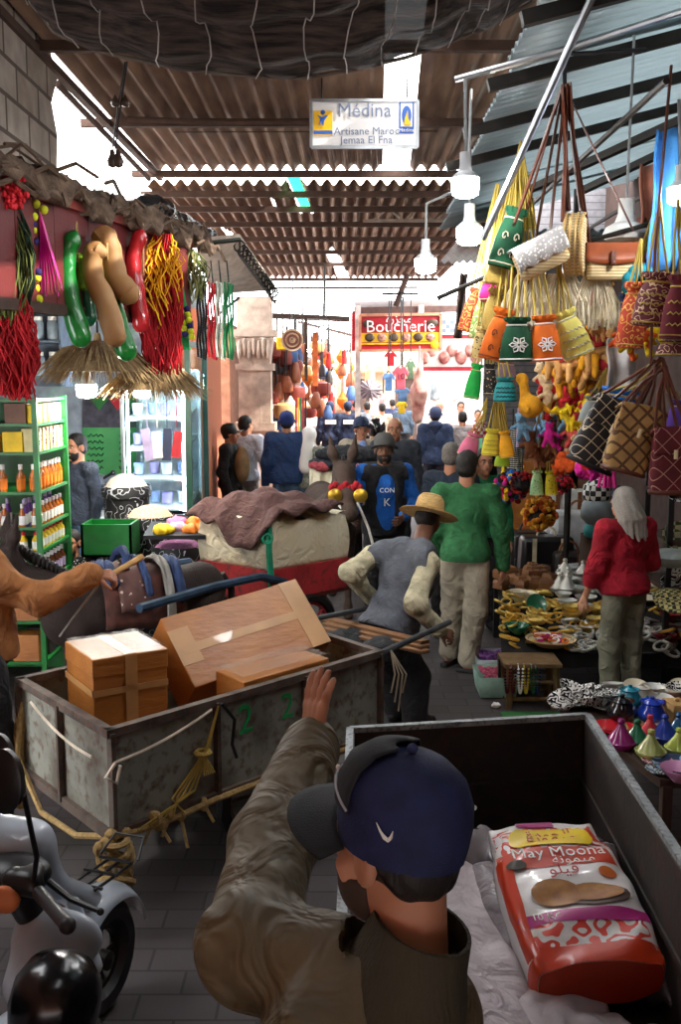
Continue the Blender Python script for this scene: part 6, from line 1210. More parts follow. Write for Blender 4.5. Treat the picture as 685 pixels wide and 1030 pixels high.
b = B(); b.box(o + V((0, -.068, .02)), (.02, .012, .06)); b.ell(o + V((0, -.075, -.005)), .014); ob('toggle', b, lthr, r); straps(r, [P(590, 238, 5.0), P(637, 232, 5.0)], .026)
for k, x in enumerate((530, 548, 566, 598)):
    c = P(x, 305, 5.02); r = T('fringe_tassel', ('cream fringe tassel at the left under the sequinned bag', 'cream fringe tassel right below the sequinned bag', 'cream fringe tassel under the round straw bag', 'cream fringe tassel under the leather flap bag')[k], 'tassel', P(x, 318, 5.08), 0, 'cream fringes'); b = B()
    for i in range(150): a = rnd.uniform(-1, 1); b.tube([c + V((a * .05, rnd.uniform(-.03, .03), .14)), c + V((a * .12, rnd.uniform(-.05, .05), 0)), c + V((a * .13, rnd.uniform(-.06, .06), -.1 + rnd.uniform(-.03, .02)))], .004, 3)
    ob('fringe', b, mat('cream_fringe', '#e3d9c2', .95), r); straps(r, [c + V((0, 0, .09))], .04)
r = T('straw_bag', 'brown leather pouch hanging behind the straw bags at left', 'bag', P(520, 300, 5.1)); b = B(); blob(b, [('c', P(518, 250, 5.12), P(514, 300, 5.12), .02, .035)], .012); ob('bag_body', b, lthr, r); straps(r, [P(520, 245, 5.1)], .03)
# ---- bucket pouches
def pouch(px, py, Y, w, h, m, lab, tilt=0, emb=None, em=None, cord=None, ck=None, rim=None, grp=None, cat='pouch', tpr=.62):
    c = P(px, py, Y); W_, H_ = w * S(Y) / 2, h * S(Y); M = Matrix.Rotation(R(tilt), 3, 'Y'); r = T('bucket_pouch', lab, cat, c - V((0, 0, H_ / 2)), 0, grp)
    b = B(); b.lathe([(W_ * .96, -H_ / 2), (W_, -H_ * .45), (W_ * .93, -H_ * .1), (W_ * .8, H_ * .15), (W_ * tpr, H_ * .33)], 18, c, M, 1, .7); ob('pouch_body', b, m, r)
    b = B(); b.lathe([(W_ * tpr, H_ * .33), (W_ * tpr * .8, H_ * .37), (W_ * (tpr + .12), H_ * .47), (W_ * (tpr + .16), H_ * .52), (W_ * tpr * .5, H_ * .45)], 18, c, M, 1, .7)
    for i in range(9): a = i * .7; b.ell(c + M @ V((W_ * .66 * math.cos(a), W_ * .45 * math.sin(a), H_ * .48)), (W_ * .14, W_ * .14, H_ * .06), M, 6, 4)
    ob('gathered_top', b, m, r)
    b = B(); b.torus(c + M @ V((0, 0, -H_ * .45)), W_ * .99, W_ * .045, M @ Matrix.Diagonal((1, .7, 1)), 20, 5); b.torus(c + M @ V((0, 0, H_ * .34)), W_ * tpr, W_ * .05, M @ Matrix.Diagonal((1, .7, 1)), 18, 5); ob('trim', b, rim or em or wick, r)
    if emb:
        b = B(); f = lambda x, z: c + M @ V((x * W_, -.7 * W_ * math.sqrt(max(.02, .93 - x * x)) - .003, z * H_)); rd = W_ * .045
        if emb == 'flower':
            for i in range(6):
                a = i * math.pi / 3; b.tube([f(.55 * math.cos(a + d) * k, -.12 + .42 * W_ / H_ * 2 * .55 * math.sin(a + d) * k) for d, k in ((0, .15), (-.35, .75), (0, 1), (.35, .75), (0, .15))], rd, 5)
        elif emb == 'curl':
            for sx_ in (-.4, .35):
                for sz in (-.3, .0): b.tube([f(sx_ + .22 * (1 - i / 9) * math.cos(i * .8), sz + .1 * (1 - i / 9) * math.sin(i * .8)) for i in range(9)], rd, 5)
        else:
            for z in (-.3, -.12, .06): b.tube([f(-.8 + 1.6 * i / 12, z + .04 * (i % 2)) for i in range(13)], rd, 5)
        ob('embroidery', b, em or white, r)
    if cord:
        b = B()
        for i in range(3): x = (i - 1) * W_ * .5; b.tube([c + M @ V((x, 0, H_ * .42)), lerp(c, V(cord), .6) + V((x * .5, 0, 0)), V(cord)], .006, 4)
        ob('cord', b, ck or mat('gold_cord', '#a8923f', .8), r)
    return r
pg, po, py_, gold = mat('pouch_green', '#0a4a2c', .8, bump=.2), mat('pouch_orange', '#d9660f', .8, bump=.2), mat('pouch_pale_yellow', '#d9cf6a', .8, bump=.2), mat('gold_mesh', '#b59a4a', .5, .3, bump=.6, bs=200)
top1 = P(524, 142, 5.2); mar = mat('maroon_velvet', '#5b1420', .85, vs=20); marp = patt('maroon_brocade', 'scroll', '#5e1524', '#c7a98a', 22, .22); redo = patt('orange_brocade', 'scroll', '#b83a1c', '#d9a24a', 22, .25); lpat = patt('leopard_cloth', 'spots', '#c9b070', '#4a3a1c', 60, .3); gpat = patt('green_floral', 'scroll', '#7ea04a', '#e0d8b0', 20, .3)
for a in ((512, 240, 5.0, 30, 56, pg, 'emerald velvet pouch with cream scroll embroidery, highest on its cords', 14, 'curl', cream, top1), (500, 272, 5.05, 24, 26, gold, 'gold mesh pouch just under the emerald velvet one', 8, None, gold, top1), (527, 205, 5.3, 22, 50, mat('olive_gold', '#8a8a2c', .8), 'olive gold pouch hidden among the upper cords', -4, 'bands', gold, top1),
          (501, 337, 4.95, 28, 50, po, 'orange pouch with brown stitching left of the green flower pouch', 14, 'curl', mat('brown_stitch', '#7a3a1c', .8), top1), (520, 342, 4.85, 34, 42, pg, 'dark green pouch with a white flower', 0, 'flower', white, top1), (548, 341, 4.85, 32, 44, po, 'bright orange pouch with a white flower', -4, 'flower', white, top1), (575, 336, 4.9, 32, 46, py_, 'pale yellow pouch with silver bands right of the orange flower pouch', -22, 'bands', mat('silver_thread', '#b8b4a0', .5, .3), P(560, 260, 5.0)),
          (497, 312, 5.1, 22, 40, gold, 'gold mesh pouch above the orange stitched pouch', 6, None, gold, top1), (473, 312, 5.5, 16, 42, redo, 'narrow orange brocade pouch at the far left of the bunch', 14, None, gold, P(500, 185, 5.5)), (483, 318, 5.4, 16, 44, gpat, 'narrow green floral pouch second from the left of the bunch', 10, None, gold, P(502, 185, 5.4)), (493, 292, 5.3, 22, 20, mat('pouch_magenta', '#d01f7a', .8), 'small magenta pouch between the gold pouches', 0, None, gold, P(506, 200, 5.3)), (482, 345, 5.3, 14, 30, lpat, 'small leopard patterned pouch at lower left of the bunch', 6, None, gold, P(500, 200, 5.3)),
          (477, 384, 7.0, 16, 34, mat('pouch_bright_green', '#12a03c', .7), 'bright green pouch hanging by the butcher stall', 10, None, None, P(488, 330, 7.0)), (493, 382, 7.0, 14, 30, patt('dark_floral', 'spots', '#1d1a1c', '#b8a070', 50, .25), 'dark floral pouch beside the bright green one', 0, None, None, P(492, 330, 7.0)), (508, 392, 6.9, 24, 24, teal, 'teal pouch with dark top above the yellow pouches', 0, 'bands', black, P(502, 330, 6.9)), (509, 374, 7.1, 22, 22, mat('mauve_cloth', '#8a6f7a', .8), 'mauve pouch above the teal one', 6, None, None, P(503, 330, 7.1)),
          (494, 445, 7.2, 18, 26, mat('pouch_lemon', '#d9c83a', .8), 'lemon yellow pouch with gold dots over the dark-haired woman', 4, 'bands', gold, P(499, 395, 7.2)), (509, 447, 7.15, 15, 26, mat('pouch_amber', '#e8a51c', .8), 'amber yellow pouch right of the lemon one', -8, None, gold, P(501, 395, 7.2)), (505, 462, 7.4, 16, 14, lime, 'small lime pouch below the lemon one', 0, None, gold, P(501, 400, 7.4)), (473, 448, 7.6, 20, 24, mat('pouch_pink', '#d9708f', .8), 'pink pouch beside the dark-haired woman', 20, None, None, P(490, 410, 7.6)), (482, 432, 7.7, 18, 16, patt('red_check', 'checker', '#b01f2a', '#e8d8d8', 40), 'red checked pouch above the pink one', 10, None, None, P(490, 400, 7.7)),
          (540, 486, 7.6, 14, 24, patt('pale_green_dots', 'spots', '#a9d49a', '#5b8a4a', 50, .25), 'pale green dotted pouch low in the toy stall', 0, None, None, P(543, 440, 7.6)), (554, 486, 7.55, 13, 24, patt('yellow_dots', 'spots', '#e0cf1c', '#4a5a1c', 50, .25), 'yellow dotted pouch low in the toy stall', -6, None, None, P(551, 440, 7.6)),
          (636, 318, 4.7, 28, 62, redo, 'tall orange-red brocade pouch at the right', 4, None, gold, P(645, 240, 4.7)), (659, 302, 4.55, 42, 50, marp, 'maroon brocade pouch with cream scrolls at the right', 5, 'bands', gold, P(664, 200, 4.55)), (684, 310, 4.4, 36, 60, mar, 'plain maroon velvet pouch cut by the right edge', 3, 'bands', gold, P(682, 200, 4.4)), (640, 290, 5.0, 22, 60, mat('teal_cloth', '#1c6a7c', .85), 'teal pouch behind the orange-red brocade one', -12, None, None, P(655, 220, 5.0)), (628, 322, 5.2, 16, 50, mat('navy_pouch', '#23345a', .85), 'navy pouch far behind the orange-red brocade one', 0, None, None, P(640, 240, 5.2)), (676, 350, 4.5, 34, 14, marp, 'flat maroon pouch base showing at the right edge', 0, None, gold, P(676, 300, 4.5))):
    pouch(*a[:8], emb=a[8], em=a[9], cord=a[10], grp='hanging pouches')
for i in range(9):
    b = B(); a = i * .7; c = P(645, 285, 4.95) + V((.06 * math.cos(a), 0, .06 * math.sin(a) * (i > 0))); b.ell(c, .038, None, 10, 8); tag(ob('pompom', b, mat('teal_pompom', '#1a7f8f', .95, bump=.6, bs=90)), 'teal woollen pompom on top of the teal pouch', 'pompom', 'teal pompoms')
# ---- sequinned backpacks on radiating cords
sq = {'black': patt('black_lattice', 'lattice', '#151316', '#c8b79a', 15, .09, .6, 2, .3), 'tan': patt('tan_lattice', 'lattice', '#b08a4e', '#5a3a1c', 13, .22, .6, 2, .3), 'maroon': patt('maroon_lattice', 'lattice', '#64101f', '#b98a7a', 12, .06, .7, 2, .3)}
knot = P(665, 366, 4.5)
def backpack(px, py, Y, w, h, m, lab, tilt, fl, em=True):
    c = P(px, py, Y); W_, H_ = w * S(Y) / 2, h * S(Y) / 2; M = Matrix.Rotation(R(tilt), 3, 'Y'); r = T('backpack', lab, 'backpack', c - V((0, 0, H_)))
    b = B(); b.grid(lambda u, v: c + M @ V((W_ * (1 - .12 * v) * math.copysign(abs(math.cos(u * 6.283)) ** .6, math.cos(u * 6.283)) * (1 if 0 < v < 1 else .8), .5 * W_ * (1 - .25 * v) * math.copysign(abs(math.sin(u * 6.283)) ** .6, math.sin(u * 6.283)), lerp(-H_, H_ * .8, v))), 28, 10)
    b.lathe([(0, 0), (W_ * .9, .0)], 16, c + M @ V((0, 0, -H_)), M, 1, .5); ob('bag_body', b, m, r, sub=1)
    b = B(); b.grid(lambda u, v: c + M @ V((W_ * lerp(-.98, .98, u), (-.5 * W_ if v > .35 else lerp(.4, -.5, v / .35) * W_) - .012, H_ * (lerp(.82, 1.0, min(1, v / .35)) if v < .35 else lerp(1.0, .18, (v - .35) / .65)) - .06 * H_ * (2 * u - 1) ** 2)), 14, 12); f = ob('flap', b, fl, r, solid=.012)
    b = B(); b.tube([c + M @ V((0, -.5 * W_ - .03, H_ * .32)), c + M @ V((0, -.5 * W_ - .03, H_ * .05))], .009, 6); ob('toggle', b, mat('bone', '#d8c49a', .5), f)
    b = B(); b.tube([c + M @ V((W_ * .9 * math.cos(a), .5 * W_ * math.sin(a), -H_)) for a in [i * .314 for i in range(21)]], .012, 6); ob('base_rim', b, black if m is sq['black'] else lthr, r)
    for sx_ in (-.8, -.3, .3, .8): b = B(); e = c + M @ V((W_ * sx_, 0, H_ * .9)); b.tube([e, lerp(e, knot, .5) + V((0, 0, .01)), knot + V((rnd.uniform(-.03, .03), 0, rnd.uniform(-.02, .03)))], .0085, 5); ob('cord', b, lthr, r)
    return r
backpack(608, 436, 4.75, 52, 70, sq['black'], 'black backpack with cream diamond stitching hanging at left', 24, sq['black']); backpack(636, 441, 4.5, 48, 68, sq['tan'], 'tan backpack with brown diamond studs in front of the black one', 14, sq['tan']); backpack(674, 462, 4.4, 42, 66, sq['maroon'], 'maroon backpack with pale diamond stitching at the right edge', 0, sq['maroon'])
pouch(621, 412, 5.2, 50, 40, mat('bright_blue', '#1a6fc4', .7), 'bright blue pouch behind the black backpack', 10, None, None, knot, grp='hanging pouches'); pouch(682, 420, 5.0, 24, 34, mat('violet_cloth', '#4a2a7c', .8), 'violet pouch above the maroon backpack', 0, None, None, knot, grp='hanging pouches'); pouch(596, 413, 5.6, 26, 26, mat('grey_felt_pouch', '#8a938f', .9), 'grey felt pouch left of the black backpack', 8, None, None, P(610, 370, 5.5), grp='hanging pouches')
for i in range(8): pipe([knot + V(((i - 4) * .012, 0, 0)), knot + V(((i - 4) * .01, .03, .5)), knot + V((.02, .1, 1.3))], .007, 'dark cord rising from the backpack knot to the awning', lthr, 'bag_cord') if i < 1 else None
# ---- draped cloths at upper right
def drape(px0, px1, py0, py1, Y, m, lab, slant=0, fold=9, nm='draped_cloth'):
    b = B(); b.grid(lambda u, v: P(lerp(px0, px1, u) + slant * v, lerp(py0, py1, v), Y) + V((0, .05 * math.sin(u * fold) + .02 * math.sin(v * 9 + u * 4), 0)), 20, 12); return tag(ob(nm, b, m, solid=.012), lab, 'cloth')
drape(662, 692, 130, 272, 4.9, mat('blue_cloth', '#3f86c9', .85, bump=.3), 'light blue cloth hanging at the right edge by the lit bulb', -10); drape(645, 664, 165, 260, 5.4, mat('peach_wall_cloth', '#c98a72', .85), 'peach coloured cloth hanging left of the blue cloth', 0, 5); drape(632, 648, 220, 280, 5.5, mat('brown_cloth', '#6b3a2c', .85), 'brown cloth hanging below the peach cloth', 0, 6)
drape(470, 462, 275, 340, 6.5, mat('dark_hide', '#4a3c36', .8, bump=.4), 'dark grey-brown hide hanging left of the pouches', -6, 5); drape(612, 640, 340, 400, 5.8, mat('white_sheet', '#c9cac8', .7), 'white sheet hanging behind the backpack cords', 0, 7)
# ---- plush toys
def plush_parts(kind):
    if kind == 'camel': return [('e', (0, 0, .1), (.05, .075, .045)), ('e', (0, -.01, .15), (.032, .04, .04)), ('c', (0, .06, .11), (0, .11, .2), .025, .021), ('c', (0, .11, .2), (0, .155, .195), .027, .019), ('c', (.015, .1, .215), (.022, .095, .24), .01, .005), ('c', (-.015, .1, .215), (-.022, .095, .24), .01, .005)] + [('c', (x, y, .09), (x * 1.25, y * 1.15, .012), .021, .016) for x in (-.032, .032) for y in (-.05, .05)]
    if kind == 'doll': return [('e', (0, 0, .1), (.045, .035, .06)), ('e', (0, 0, .19), (.042, .04, .042)), ('e', (0, .04, .185), (.02, .018, .016)), ('c', (.03, 0, .13), (.1, .02, .1), .02, .017), ('c', (-.03, 0, .13), (-.1, .02, .1), .02, .017), ('c', (.02, 0, .06), (.05, .03, 0), .024, .021), ('c', (-.02, 0, .06), (-.05, .03, 0), .024, .021), ('e', (.035, 0, .225), (.016, .01, .016)), ('e', (-.035, 0, .225), (.016, .01, .016))]
    if kind == 'bird': return [('e', (0, 0, .07), (.05, .06, .055)), ('c', (0, .03, .1), (0, .05, .19), .026, .02), ('e', (0, .06, .2), (.028, .03, .026)), ('c', (0, .08, .2), (0, .11, .195), .011, .004), ('c', (.05, 0, .08), (.07, -.05, .05), .02, .012), ('c', (-.05, 0, .08), (-.07, -.05, .05), .02, .012)]
    return [('e', (.09 * math.cos(a), .03 * math.sin(3 * a), .1 + .09 * math.sin(a)), (.035, .03, .035)) for a in [i * .52 for i in range(12)]] + [('e', (0, 0, .1), (.08, .05, .08))]
TM = {}
def toy(kind, px, py, Y, m, lab, rz=0, rx=0, sc=1, grp=None):
    key = (kind, m.name)
    if key not in TM:
        r = T('plush_' + {'ruff': 'wreath'}.get(kind, kind), lab, 'plush toy'); b = B(); blob(b, plush_parts(kind), .0085, .018); ob('plush_body', b, m, r)
        if kind in ('camel', 'bird', 'doll'):
            zf = {'camel': (.205, .15, .014), 'bird': (.205, .078, .02), 'doll': (.2, .034, .016)}[kind]
            for sd in (-1, 1): b = B(); b.ell((sd * zf[2], zf[1], zf[0]), .0055, None, 6, 5); ob('eye', b, eyed, r)
        if kind == 'camel': b = B(); b.grid(lambda u, v: (math.sin(lerp(-1.5, 1.5, u)) * .056, lerp(-.04, .03, v), .105 + math.cos(lerp(-1.5, 1.5, u)) * .086), 10, 3); ob('saddle_cloth', b, reds, r, solid=.006)
        TM[key] = r; move(r, P(px, py, Y), (rx, 0, rz), sc)
    else: r = dup(TM[key], P(px, py, Y), (rx, 0, rz), sc, lab)
    r['group'] = grp or 'plush toys in the stall'; return r
goldf, tanf, brf, redf, creamf, lbf, fuf, yef, orf, cof = [mat(n, c, .95, vs=30, bump=.5, bs=120) for n, c in (('plush_gold', '#d9981f'), ('plush_tan', '#c9965a'), ('plush_brown', '#7a4a2c'), ('plush_red', '#b81c24'), ('plush_cream', '#e0c49a'), ('plush_light_blue', '#7fb4d9'), ('plush_fuchsia', '#c8208a'), ('plush_yellow', '#ecc71c'), ('plush_orange', '#d8571c'), ('plush_coral', '#c9504a'))]
rail = P(588, 340, 6.2)
tagc = 0
def cluster(spec, Y, mats_, kind, lab, grp, n, cx, cy, rx, ry, sc=1):
    for i in range(n):
        a = i * 2.399; q = math.sqrt((i + .5) / n); m = mats_[i % len(mats_)]; toy(kind if isinstance(kind, str) else kind[i % len(kind)], cx + rx * q * math.cos(a), cy + ry * q * math.sin(a), Y + rnd.uniform(-.12, .12), m, lab[i % len(mats_)], rnd.uniform(-2.6, 2.6), rnd.uniform(-.5, .4), sc * rnd.uniform(.85, 1.1), grp + ' ' + m.name[6:])
def cords(px, py0, Y, n, py1, spread, lab):
    r = T('cord_bunch', lab, 'cords', P(px, py1, Y)); b = B()
    for i in range(n): b.tube([P(px, py0, Y), P(px + rnd.uniform(-1, 1) * spread, py1, Y + rnd.uniform(-.1, .1))], .006, 4)
    ob('cords', b, mat('tan_cord', '#8a7448', .9), r)
cluster(0, 6.2, (goldf, tanf), 'camel', ('golden plush camel in the big cluster below the straw bags', 'tan plush camel in the big cluster below the straw bags'), 'camels below the straw bags', 18, 590, 380, 24, 20, 1.3); cords(590, 300, 6.2, 10, 375, 22, 'tan cords holding the plush camel cluster')
cluster(0, 6.3, (tanf,), 'camel', ('tan plush camel above the golden cluster beside the white light',), 'upper camels', 5, 592, 322, 14, 12, .8)
cluster(0, 7.2, (redf, creamf), 'doll', ('red plush doll in the clown cluster at the stall middle', 'cream plush doll in the clown cluster at the stall middle'), 'clown cluster', 8, 556, 408, 16, 16, .95)
cluster(0, 7.0, (yef,), 'camel', ('bright yellow plush camel right of the clown cluster',), 'yellow camels', 7, 581, 422, 11, 13, .8)
toy('bird', 533, 424, 7.0, goldf, 'golden plush bird hanging left of the red clown dolls', .6, 0, 1.5)
cluster(0, 7.3, (lbf,), 'doll', ('light blue plush doll below the clown cluster',), 'blue dolls', 6, 545, 441, 20, 5, .8); cluster(0, 7.25, (fuf,), 'doll', ('fuchsia plush doll below the light blue ones',), 'fuchsia dolls', 4, 555, 446, 9, 5, .8)
cluster(0, 7.4, (brf,), 'doll', ('brown plush bear in the dark cluster below the blue dolls',), 'brown bears', 9, 545, 462, 17, 10, .9); cluster(0, 7.2, (creamf, cof), 'doll', ('cream plush doll above the checkered ball', 'coral plush doll above the checkered ball'), 'dolls above the ball', 8, 582, 462, 12, 16, .9)
cluster(0, 7.3, (orf,), 'ruff', ('orange-red plush wreath beside the cream dolls',), 'orange wreaths', 3, 566, 474, 8, 6, .7); cords(552, 370, 7.3, 14, 450, 26, 'tan cords holding the plush doll clusters')
cluster(0, 6.6, (fuf, redf), 'ruff', ('fuchsia woollen wreath at the top right of the clown cluster', 'red woollen wreath at the top right of the clown cluster'), 'wreaths', 4, 572, 402, 8, 5, .6)
cluster(0, 5.9, (redf, fuf), 'ruff', ('red woollen wreath low between dolls and woman', 'fuchsia woollen wreath low between dolls and woman'), 'low wreaths', 4, 592, 478, 9, 6, .5)
cluster(0, 5.6, (goldf, tanf), 'camel', ('golden plush camel below the leather flap bag', 'tan plush camel below the leather flap bag'), 'camels below the flap bag', 7, 578, 350, 26, 12, .7)
cluster(0, 5.6, (orf, yef), 'doll', ('orange plush doll at the right above the backpacks', 'yellow plush doll at the right above the backpacks'), 'dolls above the backpacks', 7, 640, 350, 26, 12, .7)
def pomball(px, py, Y, r, cols, lab, n=70, nm='pompom_bunch'):
    t = T(nm, lab, 'pompom bunch', P(px, py, Y)); c = P(px, py, Y)
    for k, cc in enumerate(cols):
        b = B()
        for i in range(n // len(cols)): d = V((rnd.gauss(0, 1), rnd.gauss(0, 1), rnd.gauss(0, 1))).normalized(); b.ell(c + d * r * rnd.uniform(.75, 1), r * .17, None, 6, 4)
        o = ob('pompoms', b, mat('bunch_' + cc[1:], cc, .95), t); o['kind'] = 'stuff'
    b = B(); b.tube([c, c + V((0, 0, .5))], .006, 4); b.ell(c, r * .7); ob('core', b, darkg, t)
pomball(513, 490, 8.2, .14, ('#c01f3a', '#2a6fc4', '#e8b81c', '#1a1a24', '#c8208a'), 'multicoloured pompom bunch left of the toy stall', 110); pomball(525, 487, 8.0, .1, ('#8a1a24', '#c02a2a', '#4a1018'), 'dark red pompom bunch beside the multicoloured one', 60); pomball(515, 470, 8.5, .1, ('#c8303a', '#4ab4c8', '#e8c81c'), 'red and blue pompom bunch above the multicoloured one', 60); pomball(566, 487, 7.8, .08, ('#9a1a2a', '#c8203a'), 'crimson pompom bunch right of the yellow dotted pouch', 50); pomball(543, 516, 8.4, .15, ('#c8801c', '#b0501c', '#e0a83a'), 'amber bead cluster above the black luggage', 120)
def tassels(px, py, Y, m, lab, n=14, w=.05, h=.18):
    t = T('tassel_bunch', lab, 'tassels', P(px, py, Y)); c = P(px, py, Y); b = B()
    for i in range(n): a = rnd.uniform(-1, 1); b.tube([c + V((a * w * .5, rnd.uniform(-.03, .03), h * .5)), c + V((a * w, rnd.uniform(-.04, .04), -h * .5))], [.008, .012], 5)
    ob('tassels', b, m, t)
tassels(523, 430, 7.6, lilac, 'lilac tassels right of the amber pouch', 10, .04, .3); tassels(518, 450, 7.9, patt('bw_cord', 'stripes', '#1a1a1c', '#d8d8d0', 60, .5), 'black and white braided tassels below the lilac ones', 12, .05, .34); tassels(502, 415, 7.4, gold, 'gold cords above the lemon pouch', 12, .06, .3); tassels(612, 475, 6.5, fuch, 'fuchsia tassels above the checkered ball', 10, .06, .2); tassels(632, 372, 6.4, mat('beige_strip', '#b8a882', .8), 'beige tassels right of the camel cluster', 12, .05, .4)
# ---- shutters, boxes and luggage behind
for k, (px, py, w, h_, m, lab) in enumerate(((533, 515, .5, .6, cart_bx, 'brown cardboard box behind the amber bead cluster'), (560, 512, .45, .5, cart_bx, 'brown cardboard box behind the silver suitcase'), (588, 505, .45, .55, mat('brown_box', '#6b4a38', .8), 'dark brown box behind the checkered ball'))):
    c = P(px, py, 11.8); b = B(); b.box((c.x, 11.9, .65), (w, .4, 1.3 if k < 2 else 1.35)); tag(ob('storage_box', b, m, bevel=.006, smooth=False), lab, 'box')
lug = mat('black_leather', '#1d1b1c', .35, vs=10, coat=.3)
def luggage(px, Yg, w, h_, d, m, lab, belt=None, hand=True, nm='suitcase', cat='luggage'):
    x = P(px, 560, Yg).x; r = T(nm, lab, cat, (x, Yg, 0)); b = B(); b.box((x, Yg, h_ / 2), (w, d, h_), tp=.92); ob('shell', b, m, r, bevel=.05)
    if hand: b = B(); b.tube([(x + .1 * math.cos(a), Yg, h_ + .11 * math.sin(a)) for a in [i * math.pi / 8 for i in range(9)]], .014, 6); ob('handle', b, belt or black, r)
    for k in (-.25, .25):
        b = B(); b.box((x + k * w, Yg - d / 2 - .002, h_ / 2), (.045, .015, h_ * .96)); ob('belt', b, belt or darkg, r); q = B(); q.box((x + k * w, Yg - d / 2 - .015, h_ * .45), (.06, .012, .06)); ob('buckle', q, steel, r)
    b = B(); b.box((x, Yg - d / 2 - .01, h_ * .3), (w * .8, .03, h_ * .35)); ob('front_pocket', b, m, r, bevel=.012)
tanl = mat('tan_leather', '#7a4a2c', .5)
luggage(549, 10.8, .62, .56, .3, lug, 'black leather travel bag standing in front at the luggage group', mat('pale_belt', '#c9b89a', .6)); luggage(531, 11.2, .46, .55, .34, lug, 'black leather bag at the left end of the luggage group'); luggage(580, 11.1, .62, .8, .24, mat('silver_hide', '#b4b6b8', .4, vs=8), 'pale silver suitcase with brown straps behind the black bags', tanl); luggage(572, 10.6, .36, .42, .22, mat('dark_leather', '#2b2322', .4), 'small dark bag with brown straps in front of the silver suitcase', tanl); luggage(568, 11.45, .5, 1.0, .24, mat('white_leather', '#c9c9c6', .4), 'white leather bag on end behind the silver suitcase', tanl)
c = P(588, 524, 11.3); t = T('basket', 'round woven basket of orange trinkets behind the silver suitcase', 'basket', c); b = B(); b.lathe([(.22, -.08), (.27, .04), (.28, .05), (.24, .04), (.2, -.06), (0, -.06)], 20, c); ob('basket_body', b, wick, t); b = B(); [b.ell(c + V((rnd.uniform(-.18, .18), rnd.uniform(-.18, .18), .02)), .035, None, 6, 4) for i in range(40)]; ob('trinkets', b, orange, t)['kind'] = 'stuff'; b = B(); b.lathe([(.18, 0), (.18, c.z - .1)], 12, (c.x, c.y, 0)); ob('basket_stand', b, darkwood, t)
for px, py, rr, m, lab in ((601, 495, 15, patt('bw_checker', 'checker', '#e0ded8', '#17171a', 22), 'black and white checkered ball pouf left of the grey-haired woman'), (602, 514, 18, mat('grey_ball', '#7a8488', .6, bump=.3), 'grey ball pouf under the checkered one'), (599, 534, 12, teal, 'small teal pouf below the grey one')):
    b = B(); c = P(px, py, 8.6); r = rr * S(8.6); b.lathe([(r * .5, -r * .9), (r * .95, -r * .4), (r, 0), (r * .9, r * .5), (r * .4, r * .92), (0, r * .95)], 20, c); tag(ob('pouf', b, m), lab, 'pouf')
c = P(602, 520, 8.6); b = B(); b.lathe([(.16, 0), (.14, c.z - .16)], 12, (c.x, c.y + .05, 0)); tag(ob('pouf_stand', b, darkwood), 'dark stand under the stacked ball poufs', 'stand')
# ---- low trinket display
tt = T('display_table', 'low sloping black display table covered with brass trinkets', 'table', (1.9, 7.7, 0)); a0, a1, a2, a3 = V((1.16, 6.95, .32)), V((2.95, 6.95, .32)), V((3.05, 8.6, .56)), V((1.38, 8.6, .56))
b = B(); b.add([a0, a1, a2, a3] + [p - V((0, 0, .03)) for p in (a0, a1, a2, a3)], [(0, 1, 2, 3), (7, 6, 5, 4), (0, 4, 5, 1), (1, 5, 6, 2), (2, 6, 7, 3), (3, 7, 4, 0)]); ob('tabletop', b, mat('felt_black', '#1c1a1a', .95), tt)
for p in (a0, a1, a2, a3): b = B(); b.bar((p.x, p.y, 0), (p.x, p.y, p.z - .03), .05); ob('leg', b, black, tt)
b = B(); b.grid(lambda u, v: lerp(a0, a1, u) + V((0, -.02 + .01 * math.sin(u * 60), -.1 * v)), 60, 3); ob('cloth_edge', b, mat('black_lace', '#151416', .95), tt)
tp = lambda u, v: lerp(lerp(a0, a1, u), lerp(a3, a2, u), v)
brass = mat('brass', '#d6b45c', .35, .45, vs=20); silver = mat('silver', '#c9c8c0', .35, .4); bwood = mat('carved_wood', '#7a5232', .6); bone = mat('bone_white', '#d9cfb4', .5); jade = mat('jade_glaze', '#1f6a4a', .2, coat=.5)
def proto_bangle(m): b = B(); b.torus((0, 0, .012), .04, .009, None, 18, 6); return ob('bangle', b, m)
def proto_bowl(m, m2=None):
    b = B(); b.lathe([(.025, 0), (.03, .005), (.06, .035), (.065, .045), (.055, .04), (.02, .012), (0, .012)], 16); return ob('small_bowl', b, m)
def proto_box(m):
    r = T('trinket_box', 'x', 'box'); b = B(); b.box((0, 0, .022), (.1, .075, .044)); ob('box_base', b, m, r, bevel=.004); b = B(); b.box((0, 0, .055), (.106, .08, .022), tp=.8); b.ell((0, 0, .07), .008); ob('box_lid', b, m, r, bevel=.003); return r
def proto_tagine(m):
    r = T('small_tagine', 'x', 'tagine'); b = B(); b.lathe([(.045, 0), (.06, .02), (.062, .028), (0, .028)], 16); ob('dish', b, m, r); b = B(); b.lathe([(.055, .028), (.045, .045), (.022, .075), (.012, .095), (.016, .105), (.012, .115), (0, .118)], 16); ob('conical_lid', b, m, r); return r
def proto_plate(m, rr=.09):
    b = B(); b.lathe([(rr * .5, 0), (rr * .6, .004), (rr, .02), (rr * 1.0, .024), (rr * .58, .009), (0, .007)], 22); return ob('plate', b, m)
def proto_beads(m):
    b = B()
    for i in range(24): a = i * .2618; b.ell((.05 * math.cos(a), .035 * math.sin(a), .008), .009, None, 6, 4)
    return ob('bead_bracelet', b, m)
